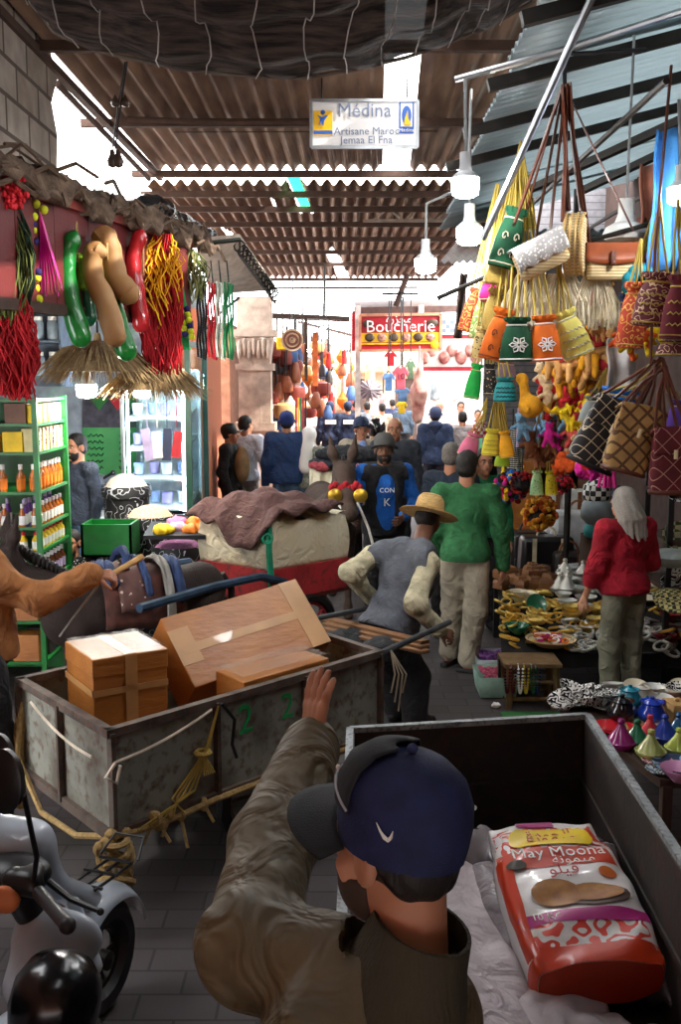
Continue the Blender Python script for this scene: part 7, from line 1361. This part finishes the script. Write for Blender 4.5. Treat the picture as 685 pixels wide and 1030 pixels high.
def proto_pot(m):
    r = T('small_pot', 'x', 'pot'); b = B(); b.lathe([(.035, 0), (.06, .03), (.062, .05), (.045, .075), (.04, .085), (.05, .095), (.035, .09), (0, .08)], 18); ob('pot_body', b, m, r); b = B(); b.tube([(.055, 0, .05), (.085, 0, .06), (.095, 0, .08)], [.012, .009, .006], 7); ob('spout', b, m, r); b = B(); b.lathe([(.038, .088), (.02, .1), (.008, .105), (.01, .115), (0, .118)], 12); ob('lid', b, m, r); return r
PR = {}
def place(fn, m, pos, lab, cat, grp, rot=(0, 0, 0), sc=1):
    key = (fn.__name__, m.name)
    if key not in PR: PR[key] = fn(m); tag(PR[key], lab, cat, grp); move(PR[key], pos, rot, sc)
    else: o = dup(PR[key], pos, rot, sc, lab, grp)
zn = [((.0, .28), (.72, 1.0), proto_box, bwood, 'carved wooden trinket box in the back left corner of the low table', 'box', 14), ((.0, .3), (.16, .7), proto_bangle, brass, 'brass bangle in the left heap of the low table', 'bangle', 46), ((.02, .4), (.06, .6), proto_beads, mat('amber_beads', '#d9a83a', .35), 'amber bead bracelet in the left heap of the low table', 'bracelet', 20), ((.3, .62), (.62, .95), proto_tagine, silver, 'small silver tagine at the back middle of the low table', 'tagine', 12), ((.28, .62), (.5, .92), proto_bowl, silver, 'small silver bowl at the back middle of the low table', 'bowl', 16),
      ((.3, .62), (.2, .5), proto_bangle, silver, 'silver bangle in the middle heap of the low table', 'bangle', 34), ((.3, .6), (.2, .5), proto_bowl, brass, 'small brass bowl in the middle heap of the low table', 'bowl', 14), ((.26, .68), (.0, .25), proto_beads, silver, 'silver bracelet along the front edge of the low table', 'bracelet', 30), ((.05, .25), (.55, .75), proto_bowl, bone, 'bone white bowl among the left bangles', 'bowl', 6), ((.66, 1.0), (.03, .4), proto_bangle, mat('dark_silver', '#6b6660', .4, .7), 'dark silver bangle at the right of the low table', 'bangle', 26), ((.66, 1.0), (.05, .45), proto_bowl, mat('red_glaze', '#a0303a', .3, coat=.4), 'small red glazed bowl at the right of the low table', 'bowl', 10), ((.68, 1.0), (.5, .95), proto_plate, bone, 'bone white plate at the back right of the low table', 'plate', 8), ((.66, 1.0), (.1, .9), proto_beads, brass, 'brass bracelet at the right of the low table', 'bracelet', 16)]
for (u0, u1), (v0, v1), fn, m, lab, cat, n in zn:
    for i in range(int(n * 1.5) if cat != 'tagine' else n):
        p = tp(rnd.uniform(u0, u1), rnd.uniform(v0, v1)) + V((0, 0, rnd.choice((0, .0, .02, .035)))); place(fn, m, p, lab, cat, lab.split(' in ')[0].split(' at ')[0].split(' among ')[0].split(' along ')[0] + 's ' + m.name, (rnd.uniform(-.5, .5) if fn in (proto_bangle, proto_beads) else 0, rnd.uniform(-.4, .4) if fn in (proto_bangle, proto_beads) else 0, rnd.uniform(0, 6.3)), rnd.uniform(.95, 1.45))
for k in range(5): c = tp(.42 + .1 * (k % 3), 1.02) + V((0, .02 * k, .03 * (k // 3))); b = B(); b.box(c + V((0, 0, .02)), (.22, .2, .03), (0, 0, .15 * k)); tag(ob('packet', b, mat('clear_pack', '#b9bcc0', .25, coat=.5), bevel=.004), 'clear plastic packet in the pile behind the low table', 'packet', 'clear packets')
c = tp(.2, .08) + V((0, -.02, .01)); t = T('basket', 'shallow woven basket of coloured beads on the front of the low table', 'basket', c); b = B(); b.lathe([(.1, 0), (.17, .05), (.185, .055), (.17, .04), (0, .03)], 24, c); ob('basket_body', b, wick, t)
for k, cc in enumerate((fuch, orange, white)): b = B(); [b.torus(c + V((rnd.uniform(-.1, .1), rnd.uniform(-.1, .1), .05 + rnd.uniform(0, .02))), .022, .007, Matrix.Rotation(rnd.uniform(-.6, .6), 3, 'X'), 10, 5) for i in range(14)]; ob('bead_rings', b, cc, t)['kind'] = 'stuff'
place(proto_bowl, jade, tp(.07, .2) + V((0, 0, .01)), 'jade green bowl left of the woven basket', 'bowl', 'jade bowl', sc=1.6); place(proto_plate, jade, tp(.17, .5) + V((0, 0, .05)), 'round green plate standing among the brass bangles', 'plate', 'green plate', (1.0, 0, 0), .9)
stl = T('stool', 'rough wooden stool holding up the front corner of the low table', 'stool', (1.32, 6.78, 0)); x0, x1, y0, y1 = 1.17, 1.49, 6.68, 6.92; bark = mat('rough_wood', '#7a6040', .9, bump=.5, bs=30)
for x in (x0, x1):
    for y in (y0, y1): b = B(); b.tube([(x, y, 0), (x + .01, y, .15), (x, y, .31)], [.026, .023, .026], 8); ob('leg', b, bark, stl)
for zz in (.07, .19): 
    for y in (y0, y1): b = B(); b.tube([(x0, y, zz), (x1, y, zz)], .015, 7); ob('rung', b, bark, stl)
b = B(); b.box((1.33, 6.8, .315), (.4, .3, .025)); ob('stool_top', b, bark, stl)
for k, (x, m) in enumerate(((1.19, mat('maroon_beads', '#5b1420', .3)), (1.24, white), (1.28, mat('gold_beads', '#c9a832', .35)), (1.33, jade), (1.36, mat('navy_beads', '#22305a', .3)), (1.15, mat('maroon_beads', '#5b1420', .3)))):
    b = B()
    for i in range(22): a = i / 21 * math.pi; b.ell((x - .015 * math.cos(a) * (1 if i else 1), 6.63, .3 - .17 * math.sin(a)), .009, None, 6, 4)
    b.tube([(x - .015, 6.63, .3), (x - .015, 6.66, .33)], .004, 4); tag(ob('necklace', b, m), ('maroon', 'white', 'gold', 'green', 'navy', 'dark maroon')[k] + ' bead necklace hanging on the front of the rough stool', 'necklace', 'necklaces on the stool')
for k, (px, py, Y, m, lab) in enumerate(((496, 664, 7.5, mat('tub_clear', '#8f9496', .3), 'grey plastic tub of purple trinkets left of the low table'), (498, 690, 7.05, mat('tub_green', '#8fb0a0', .3), 'greenish plastic tub of pink trinkets in front of the grey tub'))):
    c = P(px, py, Y); c.z = .01; t = T('plastic_tub', lab, 'tub', c); b = B(); b.box(c + V((0, 0, .075)), (.25, .3, .15), tp=1.15); b.f = [f for i, f in enumerate(b.f) if i != 1]; b.m = b.m[:len(b.f)]; ob('tub_shell', b, m, t, solid=.008); b = B(); [b.ell(c + V((rnd.uniform(-.1, .1), rnd.uniform(-.12, .12), .12 + rnd.uniform(0, .03))), rnd.uniform(.012, .025), None, 6, 4) for i in range(60)]; ob('trinkets', b, (mat('purple_trinket', '#7a4a8a', .4), mat('pink_trinket', '#c8607a', .4))[k], t)['kind'] = 'stuff'
b = B(); c = V((1.2, 6.55, .002)); b.box((1.5, 6.35, .004), (.8, .5, .006)); tag(ob('mat', b, mat('green_mat', '#2f6b34', .9)), 'green mat on the paving in front of the rough stool', 'mat')
b = B(); blob(b, [('e', (P(499, 702, 6.7).x, 6.7, .02), (.03, .025, .02))], .006, .02, .006, 150); tag(ob('paper_scrap', b, white), 'white scrap of crumpled paper on the paving', 'paper')
# ---- ceramics table at the right
ctab = T('display_table', 'dark table of painted ceramics at the lower right behind the steel cart', 'table', (1.95, 5.0, 0)); q = [Pz(563, 707, .5), Pz(664, 784, .5), V((2.9, 4.15, .5)), V((2.9, 5.75, .5))]
b = B(); b.add(q + [p - V((0, 0, .04)) for p in q], [(0, 1, 2, 3), (7, 6, 5, 4), (0, 4, 5, 1), (1, 5, 6, 2), (2, 6, 7, 3), (3, 7, 4, 0)]); ob('tabletop', b, darkwood, ctab)
for p in q + [lerp(q[0], q[1], .5)]: b = B(); b.bar((p.x + .03, p.y, 0), (p.x + .03, p.y, .47), .045); ob('leg', b, darkwood, ctab)
b = B(); b.bar((q[0].x + .05, q[0].y, .2), (q[1].x + .05, q[1].y, .2), .04); b.bar((q[1].x, q[1].y, .2), (q[2].x, q[2].y, .2), .04); ob('lower_rail', b, darkwood, ctab)
zeb = patt('zebra_glaze', 'scroll', '#e4e2dc', '#14161c', 26, .45, .25); def_ = 0
cp = lambda px, py, dz=0: (lambda p: V((p.x, p.y, .502 + dz)))(Pz(px, py, .5 + dz))
for i in range(11): place(proto_bowl, zeb, cp(568 + (i * 7) % 44, 712 - (i * 5) % 12, .0 + .03 * (i > 6)) , 'black and white zebra glazed bowl in the pile at the table corner', 'bowl', 'zebra bowls', (rnd.uniform(-.4, .4), rnd.uniform(-.4, .4), 0), 1.35)
cer = lambda n, c: mat('glaze_' + n, c, .15, coat=.6, var=.1)
for fn, m, px, py, sc, lab, cat in ((proto_pot, cer('blue', '#1c3fb8'), 655, 728, 1.25, 'cobalt blue pot in the middle of the ceramics table', 'pot'), (proto_pot, cer('black', '#17171c'), 625, 727, 1.3, 'black teapot on the red plates', 'pot'), (proto_pot, cer('teal', '#1f8aa0'), 633, 712, 1.1, 'teal pot behind the black teapot', 'pot'), (proto_tagine, cer('magenta', '#8a1f6a'), 624, 752, 1.25, 'magenta tagine at the front edge of the ceramics table', 'tagine'), (proto_tagine, cer('green', '#1f6a4a'), 640, 750, 1.15, 'green tagine right of the magenta one', 'tagine'), (proto_tagine, cer('red', '#b82430'), 653, 744, 1.1, 'red tagine right of the green one', 'tagine'), (proto_tagine, cer('navy', '#1f3a9a'), 668, 746, 1.2, 'navy blue tagine right of the red one', 'tagine'), (proto_tagine, cer('ocean', '#1f5a8a'), 682, 744, 1.2, 'ocean blue tagine at the right edge', 'tagine'), (proto_tagine, cer('olive', '#9aa05a'), 654, 762, 1.2, 'pale olive tagine at the front right of the ceramics table', 'tagine'), (proto_tagine, cer('lime', '#a8b84a'), 682, 758, 1.1, 'lime tagine at the right edge in front of the blue one', 'tagine'),
                                    (proto_plate, cer('scarlet', '#c4242c'), 618, 736, 1.2, 'scarlet plate under the black teapot', 'plate'), (proto_plate, cer('tan', '#c4a070'), 648, 736, 1.2, 'tan plate beside the cobalt pot', 'plate'), (proto_plate, patt('blue_plate', 'scroll', '#23304a', '#8fa8c4', 16, .4, .2), 682, 774, 1.3, 'navy patterned plate at the front right edge', 'plate'), (proto_plate, patt('pink_plate', 'scroll', '#c46a7a', '#f0e0d8', 18, .4, .2), 661, 768, .8, 'pink patterned plate at the front corner of the table', 'plate'), (proto_plate, patt('grey_plate', 'scroll', '#5a7080', '#e0e4e0', 18, .4, .2), 664, 777, .75, 'grey-blue patterned plate at the front corner', 'plate'), (proto_bowl, cer('rose', '#c88ab0'), 684, 786, 1.4, 'rose pink dish at the bottom right corner of the table', 'bowl'),
                                    (proto_plate, silver, 612, 712, 1.5, 'oval silver tray at the back left of the ceramics table', 'plate'), (proto_pot, cer('white', '#d9d4c4'), 645, 708, 1.0, 'off-white round pot behind the cobalt pot', 'pot'), (proto_box, mat('tan_box', '#b8925a', .7), 680, 724, 1.5, 'tan box right of the cobalt pot', 'box'), (proto_bowl, cer('rust', '#a0502c'), 672, 712, 1.2, 'rust brown bowl at the back right of the ceramics table', 'bowl')):
    place(fn, m, cp(px, py), lab, cat, 'ceramics on the right table', (0, 0, rnd.uniform(0, 6)), sc)
for i in range(20): place(proto_bowl, (silver, bone, zeb)[i % 3], cp(618 + (i * 13) % 70, 696 + (i * 7) % 16, .02 * (i % 2)), ('silver bowl at the back of the ceramics table', 'bone white bowl at the back of the ceramics table', 'zebra glazed bowl at the back of the ceramics table')[i % 3], 'bowl', 'back row bowls ' + 'abc'[i % 3], (rnd.uniform(-.3, .3), 0, 0), 1.1)
# ---- shelves of bowls at the far right edge
sr = T('bowl_rack', 'dark rack of painted bowls at the right edge behind the woman', 'rack', (2.75, 7.6, 0))
for zz in (.75, 1.1, 1.45):
    b = B(); b.box((2.75, 7.5, zz - .02), (.7, .6, .03)); ob('shelf', b, darkwood, sr)
for x in (2.42, 3.08):
    for y in (7.22, 7.78): b = B(); b.bar((x, y, 0), (x, y, 1.9), .04); ob('post', b, black, sr)
for i in range(18): zz = (.75, 1.1, 1.45)[i // 6]; m = (zeb, silver, patt('green_check', 'checker', '#c9c4a0', '#4a5a2c', 40), bone)[i % 4]; place(proto_bowl, m, V((2.48 + .11 * (i % 6), 7.3 + .1 * (i % 2), zz)), ('zebra glazed', 'silver', 'green checked', 'bone white')[i % 4] + ' bowl on the ' + ('lower', 'middle', 'upper')[i // 6] + ' shelf of the right rack', 'bowl', 'rack bowls %d %d' % (i // 6, i % 4), (1.1, 0, 0), 1.7)
b = B(); c = P(676, 562, 6.9); b.lathe([(.05, -.06), (.13, -.02), (.15, .02), (.1, .06), (0, .07)], 18, c); tag(ob('bowl', b, mat('big_grey_bowl', '#9aa09c', .3, coat=.3)), 'large grey bowl beside the elbow of the grey-haired woman', 'bowl')
b = B(); c = P(678, 606, 6.8); b.lathe([(.06, -.05), (.14, .0), (.15, .02), (.1, .05), (0, .06)], 18, c, Matrix.Rotation(.4, 3, 'X')); tag(ob('bowl', b, patt('gold_check', 'checker', '#d9cf8a', '#2c2a1c', 40)), 'gold checked bowl below the large grey bowl', 'bowl')
# support rails of the stall
for x, zz in ((1.25, 3.42), (2.1, 3.55)): pipe([(x, 4.0, zz), (x, 9.0, zz - .02)], .014, 'iron rail running along the stalls under the awning, ' + ('nearer the lane' if x < 2 else 'nearer the wall'), darksteel, 'rail')
for x, y in ((2.3, 5.4), (2.05, 8.9)): pipe([(x, y, 0), (x, y, 3.9)], .03, 'dark stall post standing ' + ('beside the maroon backpack' if y < 6 else 'behind the toys'), darksteel, 'stall_post')
# ================================================================ FAR END OF THE LANE
# ---- butcher stalls on the right
bs = T('butcher_sign', 'red and yellow butcher shop sign board over the lane', 'sign', P(402, 352, 18.0)); Y = 18.0
q0, q1 = P(362, 353, Y), P(443, 352, Y); hh = P(362, 317, Y).z - q0.z; wx = q1 - q0; BP = lambda x, y: q0 + wx * x + V((0, -.03, hh * y))
b = B(); b.hexa(q0, wx, (0, .05, 0), (0, 0, hh)); ob('board', b, mat('sign_red', '#b3202c', .5, var=.1), bs); b = B(); b.bar(BP(0, 0), BP(1, 0), .05); b.bar(BP(0, 1), BP(1, 1), .05); b.bar(BP(0, 0), BP(0, 1), .05); b.bar(BP(1, 0), BP(1, 1), .05); ob('frame', b, mat('sign_frame', '#c98a6a', .6), bs)
b = B(); b.hexa(BP(0, .24), wx, (0, .01, 0), (0, 0, hh * .26)); ob('yellow_band', b, yelw, bs); b = B(); b.hexa(BP(0, .17), wx, (0, .01, 0), (0, 0, hh * .05)); ob('yellow_line', b, yelw, bs)
for i in range(6): b = B(); b.ell(BP(.12 + .15 * i, .37) - V((0, .01, 0)), (.085, .02, .075)); ob('meat_picture', b, mat('meat_print', '#8a3a34', .5, vs=20, col2='#c9a08a') if i % 2 else mat('dark_print', '#4a3a2c', .5), bs)
for x in (.1, .9): b = B(); b.ell(BP(x, .76) - V((0, .01, 0)), (.1, .02, .07)); ob('animal_picture', b, mat('dark_print', '#4a3a2c', .5), bs)
b = B(); b.ell(BP(.93, .14) - V((0, .01, 0)), (.08, .02, .08)); ob('badge', b, yelw, bs)
text('lettering', 'Boucherie', .3, frame(BP(.5, .66) - V((0, .03, 0)), wx, (0, 0, 1)), white, bs, .003); text('lettering', '\ufee3\ufea0\ufeb0\ufead\ufe93'[::-1], .2, frame(BP(.48, .87) - V((0, .03, 0)), wx, (0, 0, 1)), white, bs, .003)
b = B(); b.hexa(P(357, 316, 18.3), P(466, 314, 18.3) - P(357, 316, 18.3), (0, 1.2, .2), (0, 0, .12)); ob('awning_top', b, mat('brown_awning', '#5f4a44', .8), bs); b = B(); b.hexa(P(354, 352, 18.4), P(362, 352, 18.4) - P(354, 352, 18.4), (0, .9, 0), (0, 0, .7)); ob('side_board', b, mat('sign_red', '#b3202c'), bs)
for px in (360, 423): b = B(); p = P(px, 352, 18.3); b.bar(V((p.x, p.y, 0)), V((p.x, p.y, p.z + .8)), .1); ob('sign_post', b, mat('pale_post', '#d8cfc8', .7), bs)
bp_ = T('butcher_board', 'white panel with meat pictures in a red frame behind the butchers', 'panel', P(450, 370, 20)); Y = 19.6
q0, q1 = P(421, 370, Y), P(482, 370, Y); hh = P(421, 340, Y).z - q0.z; wx = q1 - q0
b = B(); b.hexa(q0, wx, (0, .06, 0), (0, 0, hh)); ob('panel', b, mat('panel_white', '#e3d3cc', .6), bp_); b = B(); b.hexa(q0 - V((0, .02, .06)), wx, (0, .06, 0), (0, 0, .08)); b.hexa(q0 + V((0, -.02, hh)), wx, (0, .06, 0), (0, 0, .07)); ob('red_frame', b, mat('frame_red', '#a82430', .6), bp_)
for i, x in enumerate((.1, .22, .42, .55, .7, .85, .95)): b = B(); b.ell(q0 + wx * x + V((0, -.02, hh * (.35 + .25 * (i % 2)))), (.11, .03, .13)); ob('meat_picture', b, mat('meat_red', '#a84a44', .5, vs=8, col2='#d9a79a'), bp_)
b = B(); b.hexa(q0 + V((0, 0, hh + .1)), wx, (0, .06, 0), (0, 0, .25)); ob('tile_band', b, patt('blue_tiles', 'checker', '#e0e2e8', '#7a8ab0', 12), bp_)
bc = T('butcher_counter', 'green-fronted tiled butcher counter at the far right', 'counter', (2.2, 20.3, 0)); x0, x1 = P(438, 430, 20.2).x, P(490, 430, 20.2).x
b = B(); b.hexa((x0, 20.0, 0), (x1 - x0, 0, 0), (0, .6, 0), (0, 0, 1.2)); ob('counter_body', b, mat('counter_green', '#4f9a72', .4), bc); b = B(); b.hexa((x0 - .05, 19.95, 1.2), (x1 - x0 + .1, 0, 0), (0, .7, 0), (0, 0, .06)); ob('counter_top', b, white, bc)
b = B(); b.hexa((P(424, 430, 19).x, 19.2, 0), (.7, 0, 0), (0, .5, 0), (0, 0, 1.15)); tag(ob('counter_block', b, mat('tile_grey', '#b9bab8', .4)), 'pale grey tiled block under the hanging carcass', 'counter')
for i in range(7): b = B(); c = V((x0 + .15 + i * .14, 20.2, 1.3)); blob(b, [('e', c, (.09, .12, .05))], .02, .03, .012, 40); tag(ob('meat_cut', b, mat('meat_red', '#a84a44')), 'cut of red meat lying on the butcher counter', 'meat', 'meat on the counter')
c = P(422, 345, 17.8); b = B(); blob(b, [('c', P(422, 372, 17.6), P(421, 395, 17.6), .06, .15), ('c', P(421, 395, 17.6), P(420, 421, 17.6), .15, .09)], .025, .05, .012, 20); m_ = T('carcass', 'whole skinned carcass hanging by the pale post', 'meat', P(421, 422, 17.6)); ob('carcass_body', b, mat('raw_meat', '#a35a50', .5, vs=5, col2='#d8b0a0'), m_); b = B(); b.tube([P(422, 372, 17.6), P(422, 348, 17.7)], .015, 5); ob('hook', b, steel, m_)
b = B(); b.hexa((P(425, 400, 22).x, 22.2, 0), (2.0, 0, 0), (0, .1, 0), (0, 0, 3.4)); ob('wall_butcher', b, mat('butcher_tile', '#eae6e0', .5), kind='structure', keep=True)
for px, m, lab in ((433, mat('grey_cloth_far', '#9aa4a8', .8), 'grey cloth hanging left in the butcher stall'), (452, mat('pale_cloth', '#c9d0d0', .8), 'pale cloth hanging right in the butcher stall')): drape(px, px + 9, 383, 402, 22.14, m, lab, 0, 8)
# ---- shirts on the right
def shirt(px, py, Y, w, h_, m, lab, num=None):
    c = P(px, py, Y); W_, H_ = w * S(Y), h_ * S(Y); r = T('hanging_shirt', lab, 'shirt', c - V((0, 0, H_ / 2))); poly = [(-.32, -.5), (.32, -.5), (.32, .2), (.5, .05), (.58, .25), (.3, .5), (.12, .5), (0, .42), (-.12, .5), (-.3, .5), (-.58, .25), (-.5, .05), (-.32, .2)]
    b = B(); b.prism([(x * W_, z * H_) for x, z in poly], .05, Matrix.Translation(c)); ob('shirt_body', b, m, r, bevel=.01); b = B(); b.tube([c + V((-.2 * W_, .02, H_ * .48)), c + V((0, .02, H_ * .6)), c + V((.2 * W_, .02, H_ * .48))], .012, 5); b.tube([c + V((0, .02, H_ * .6)), V((c.x, c.y + .02, 3.7))], .01, 4); ob('hanger', b, black, r)
    if num: text('lettering', num, H_ * .4, frame(c - V((0, .01, -.02)), (1, 0, 0), (0, 0, 1)), mat('dark_ink', '#2a1f3a', .6), r, .002)
pipe([V((P(384, 380, 17.4).x, 17.42, 3.7)), V((P(420, 380, 17.4).x, 17.42, 3.7))], .02, 'dark rail carrying the shirts under the red sign', darksteel, 'rail')
shirt(391, 384, 17.4, 11, 18, mat('sky_shirt', '#6f9fd8', .8), 'sky blue shirt hanging under the red sign'); shirt(403, 380, 17.3, 14, 22, mat('coral_shirt', '#e05a6a', .8), 'coral pink numbered shirt under the red sign', '10'); shirt(393, 361, 17.5, 11, 14, reds, 'red shirt hanging highest under the red sign'); shirt(413, 372, 17.6, 9, 18, mat('green_shirt', '#6a8a6a', .8), 'grey-green shirt beside the pale post'); shirt(405, 397, 17.8, 14, 14, mat('stripe_shirt', '#5a7fa8', .8), 'denim blue shirt below the coral one'); shirt(404, 410, 18.2, 10, 12, yell, 'yellow shirt lowest in the row')
# ---- cluttered leather and lantern stalls on the left
cl = [('#7a2a1c', 'round rust-red leather pouf hanging'), ('#c9a06a', 'tan leather pouf hanging'), ('#8a4a2c', 'brown leather bag hanging'), ('#d8d0c4', 'cream lantern hanging'), ('#3a5a8a', 'blue cloth bag hanging'), ('#d8701c', 'orange lantern hanging'), ('#2a2422', 'dark leather bag hanging'), ('#b02a2a', 'red wool tassel hanging')]
prot = {}
def clutter(px, py, Y, k, sc, where):
    c = P(px, py, Y); col, nm = cl[k]
    if k not in prot:
        t = T(('leather_pouf', 'leather_pouf', 'leather_bag', 'lantern', 'cloth_bag', 'lantern', 'leather_bag', 'wool_tassel')[k], nm + where, ('pouf', 'pouf', 'bag', 'lantern', 'bag', 'lantern', 'bag', 'tassel')[k]); b = B()
        pf = {'pouf': [(.05, -.14), (.17, -.1), (.19, 0), (.17, .1), (.05, .14), (0, .14)], 'bag': [(.1, -.18), (.13, -.15), (.12, 0), (.08, .12), (.05, .16), (0, .16)], 'lantern': [(.0, -.2), (.03, -.17), (.12, -.06), (.13, .03), (.06, .12), (.03, .18), (0, .2)], 'tassel': [(.07, -.22), (.08, -.1), (.05, .08), (.06, .12), (.03, .16), (0, .16)]}[t['category']]
        b.lathe(pf, 14, (0, 0, 0), None, 1, .7 if k in (2, 4, 6) else 1); ob(t['category'] + '_body', b, mat('clutter_' + col[1:], col, .6, vs=8), t); b = B(); b.tube([(0, 0, .14), (0, 0, .9)], .012, 4); ob('cord', b, black, t); prot[k] = t; move(t, c, (0, 0, 0), sc); t['group'] = nm + where
    else: dup(prot[k], c, (0, 0, rnd.uniform(0, 3)), sc, nm + where, nm + where)
for i in range(34): clutter(272 + (i * 17) % 26 + rnd.uniform(-2, 2), 352 + (i * 29) % 76, 16.4 + (i % 5) * .25, (0, 2, 1, 6, 0, 4, 2, 3)[i % 8], rnd.uniform(.7, 1.1), ' in the nearest stall past the stone column')
for i in range(44): clutter(298 + (i * 13) % 36 + rnd.uniform(-2, 2), 348 + (i * 31) % 72, 19.5 + (i % 6) * .5, (6, 5, 2, 7, 3, 0, 4, 1)[i % 8], rnd.uniform(.7, 1.1), ' in the second stall past the stone column')
for i in range(26): clutter(330 + (i * 11) % 26 + rnd.uniform(-2, 2), 350 + (i * 23) % 58, 24 + (i % 6) * .8, (3, 5, 7, 1, 3, 5, 2, 4)[i % 8], rnd.uniform(.8, 1.2), ' in the farthest left stalls beyond the policemen')
c = P(294, 342, 15.9); t = T('woven_plate', 'large round patterned plate hanging in the nearest left stall', 'plate', c - V((0, 0, .17))); Mx = Matrix.Rotation(R(90), 3, 'X')
b = B(); b.lathe([(0, 0), (.08, .01), (.16, .02), (.175, .03), (.17, .0), (0, -.01)], 26, c, Mx); ob('plate_body', b, mat('plate_tan', '#c9ad8a', .7), t); b = B(); b.tube([c, c + V((0, .03, .3)), V((c.x, 16.2, 3.86))], .01, 4); ob('cord', b, black, t); b = B(); b.torus(c - V((0, .02, 0)), .07, .02, Mx, 20, 5); b.torus(c - V((0, .02, 0)), .13, .015, Mx, 24, 5); ob('plate_pattern', b, mat('plate_dark', '#6b3a30', .7), t)
b = B(); b.hexa(P(283, 352, 15.9) - V((.08, 0, 0)), (.17, 0, 0), (0, .08, 0), (0, 0, .2)); tag(ob('yellow_bag', b, yell, bevel=.02), 'yellow cloth bag above the rust-red poufs', 'bag')
for i in range(5): b = B(); p = P(298 + i * 2.4, 435, 15.6); b.bar(V((p.x, p.y, .3)), V((p.x, p.y, P(300, 400, 15.6).z)), .035, .03); tag(ob('rolled_rug', b, mat('rug_' + 'abcde'[i], ('#a02a2a', '#c99a3a', '#2a6a4a', '#8a2a3a', '#2a2a2a')[i], .9)), ('red', 'gold', 'green', 'crimson', 'black')[i] + ' rolled rug standing behind the blue cap man', 'rug', 'rolled rugs')
# ---- stall roofs and beams over the left side, items farther off
for k, (px0, py0, px1, py1, Y, lab) in enumerate(((262, 318, 352, 322, 16, 'timber stall canopy past the stone column'), (300, 325, 360, 340, 22, 'smaller timber stall canopy farther down the lane'))):
    a, bq = P(px0, py0, Y), P(px1, py1, Y + .5); r = T('stall_canopy', lab, 'canopy', a); b = B(); b.hexa(a, bq - a, (0, 2.5, .1), (0, 0, .06)); ob('canopy_board', b, darkwood, r); b = B(); b.bar(a + V((.1, .1, 0)), V((a.x + .1, a.y + .1, 0)), .07); b.bar(lerp(a, bq, .5), lerp(a, bq, .5) + V((0, 0, -1.0)), .05); ob('canopy_post', b, darkwood, r)
b = B(); p = P(317, 328, 17); b.bar(p - V((0, 0, .1)), p - V((0, 0, 1.0)), .09); tag(ob('orange_post', b, mat('orange_paint', '#d8703a', .7)), 'orange painted post hanging under the left stall canopy', 'post')
for k, (px, py, Y) in enumerate(((311, 352, 18), (325, 330, 18.5))): lamp(px, py, Y, 5, ('small lit bulb hanging in the left stalls', 'small lit bulb beside the orange post')[k], [P(px, py - 25, Y)])
pipe([P(398, 308, 17.5), P(410, 276, 17.5)], .05, 'brown slanting beam against the bright sky over the sign', rustbar, 'beam_pole'); pipe([P(326, 318, 17), P(327, 250, 17)], .02, 'thin mast with crossbar against the bright sky', darksteel, 'mast')
pipe([P(262, 290, 18), P(420, 289, 18)], .02, 'thin wire crossing the bright gap below the roof', rustbar, 'wire')
for k, (px, py, w, h_, c, lab) in enumerate(((345, 385, 16, 60, '#e0c8b0', 'pale sunlit cloth hanging at the far left'), (352, 400, 8, 30, '#c8303a', 'red garment hanging beyond the policemen'), (372, 392, 14, 26, '#8a7a7a', 'grey star-shaped lantern cluster hanging mid-lane'), (372, 375, 10, 20, '#d8a878', 'tan garment hanging above the grey cluster'), (385, 405, 8, 18, '#c98a8a', 'rose garment hanging left of the shirts'))):
    if k == 2:
        b = B(); cc = P(px, py, 22)
        for i in range(14): a = i * .449; b.tube([cc, cc + V((.28 * math.cos(a), .05 * math.sin(i), .24 * math.sin(a)))], [.12, .02], 6)
        tag(ob('star_lantern', b, mat('lantern_grey', '#6a6066', .6)), lab, 'lantern')
    else: drape(px - w / 2, px + w / 2, py - h_ / 2, py + h_ / 2, 26 + k, mat('far_' + c[1:], c, .85), lab, 0, 8)
for k, (px, Y, w, h_, c, lab) in enumerate(((352, 34, 2.2, 3.2, '#d8c4ae', 'pale shopfront at the far end on the left'), (385, 40, 3.0, 3.6, '#e8ddd0', 'cream building closing the far end of the lane'), (412, 33, 1.6, 3.0, '#cdb9a8', 'beige shopfront at the far end on the right'))):
    c0 = P(px, 400, Y); t = T('shopfront', lab, 'building', (c0.x, Y, 0)); b = B(); b.hexa((c0.x - w / 2, Y, 0), (w, 0, 0), (0, 1, 0), (0, 0, h_)); ob('facade', b, mat('facade_' + c[1:], c, .9), t); b = B(); b.hexa((c0.x - w * .3, Y - .03, 0), (w * .6, 0, 0), (0, .05, 0), (0, 0, 2.2)); ob('doorway', b, mat('doorway', '#5a4a44', .9), t); b = B(); b.hexa((c0.x - w / 2, Y - .6, 2.4), (w, 0, 0), (0, .6, .15), (0, 0, .06)); ob('awning', b, mat('far_awning', '#a87a5a', .9), t)
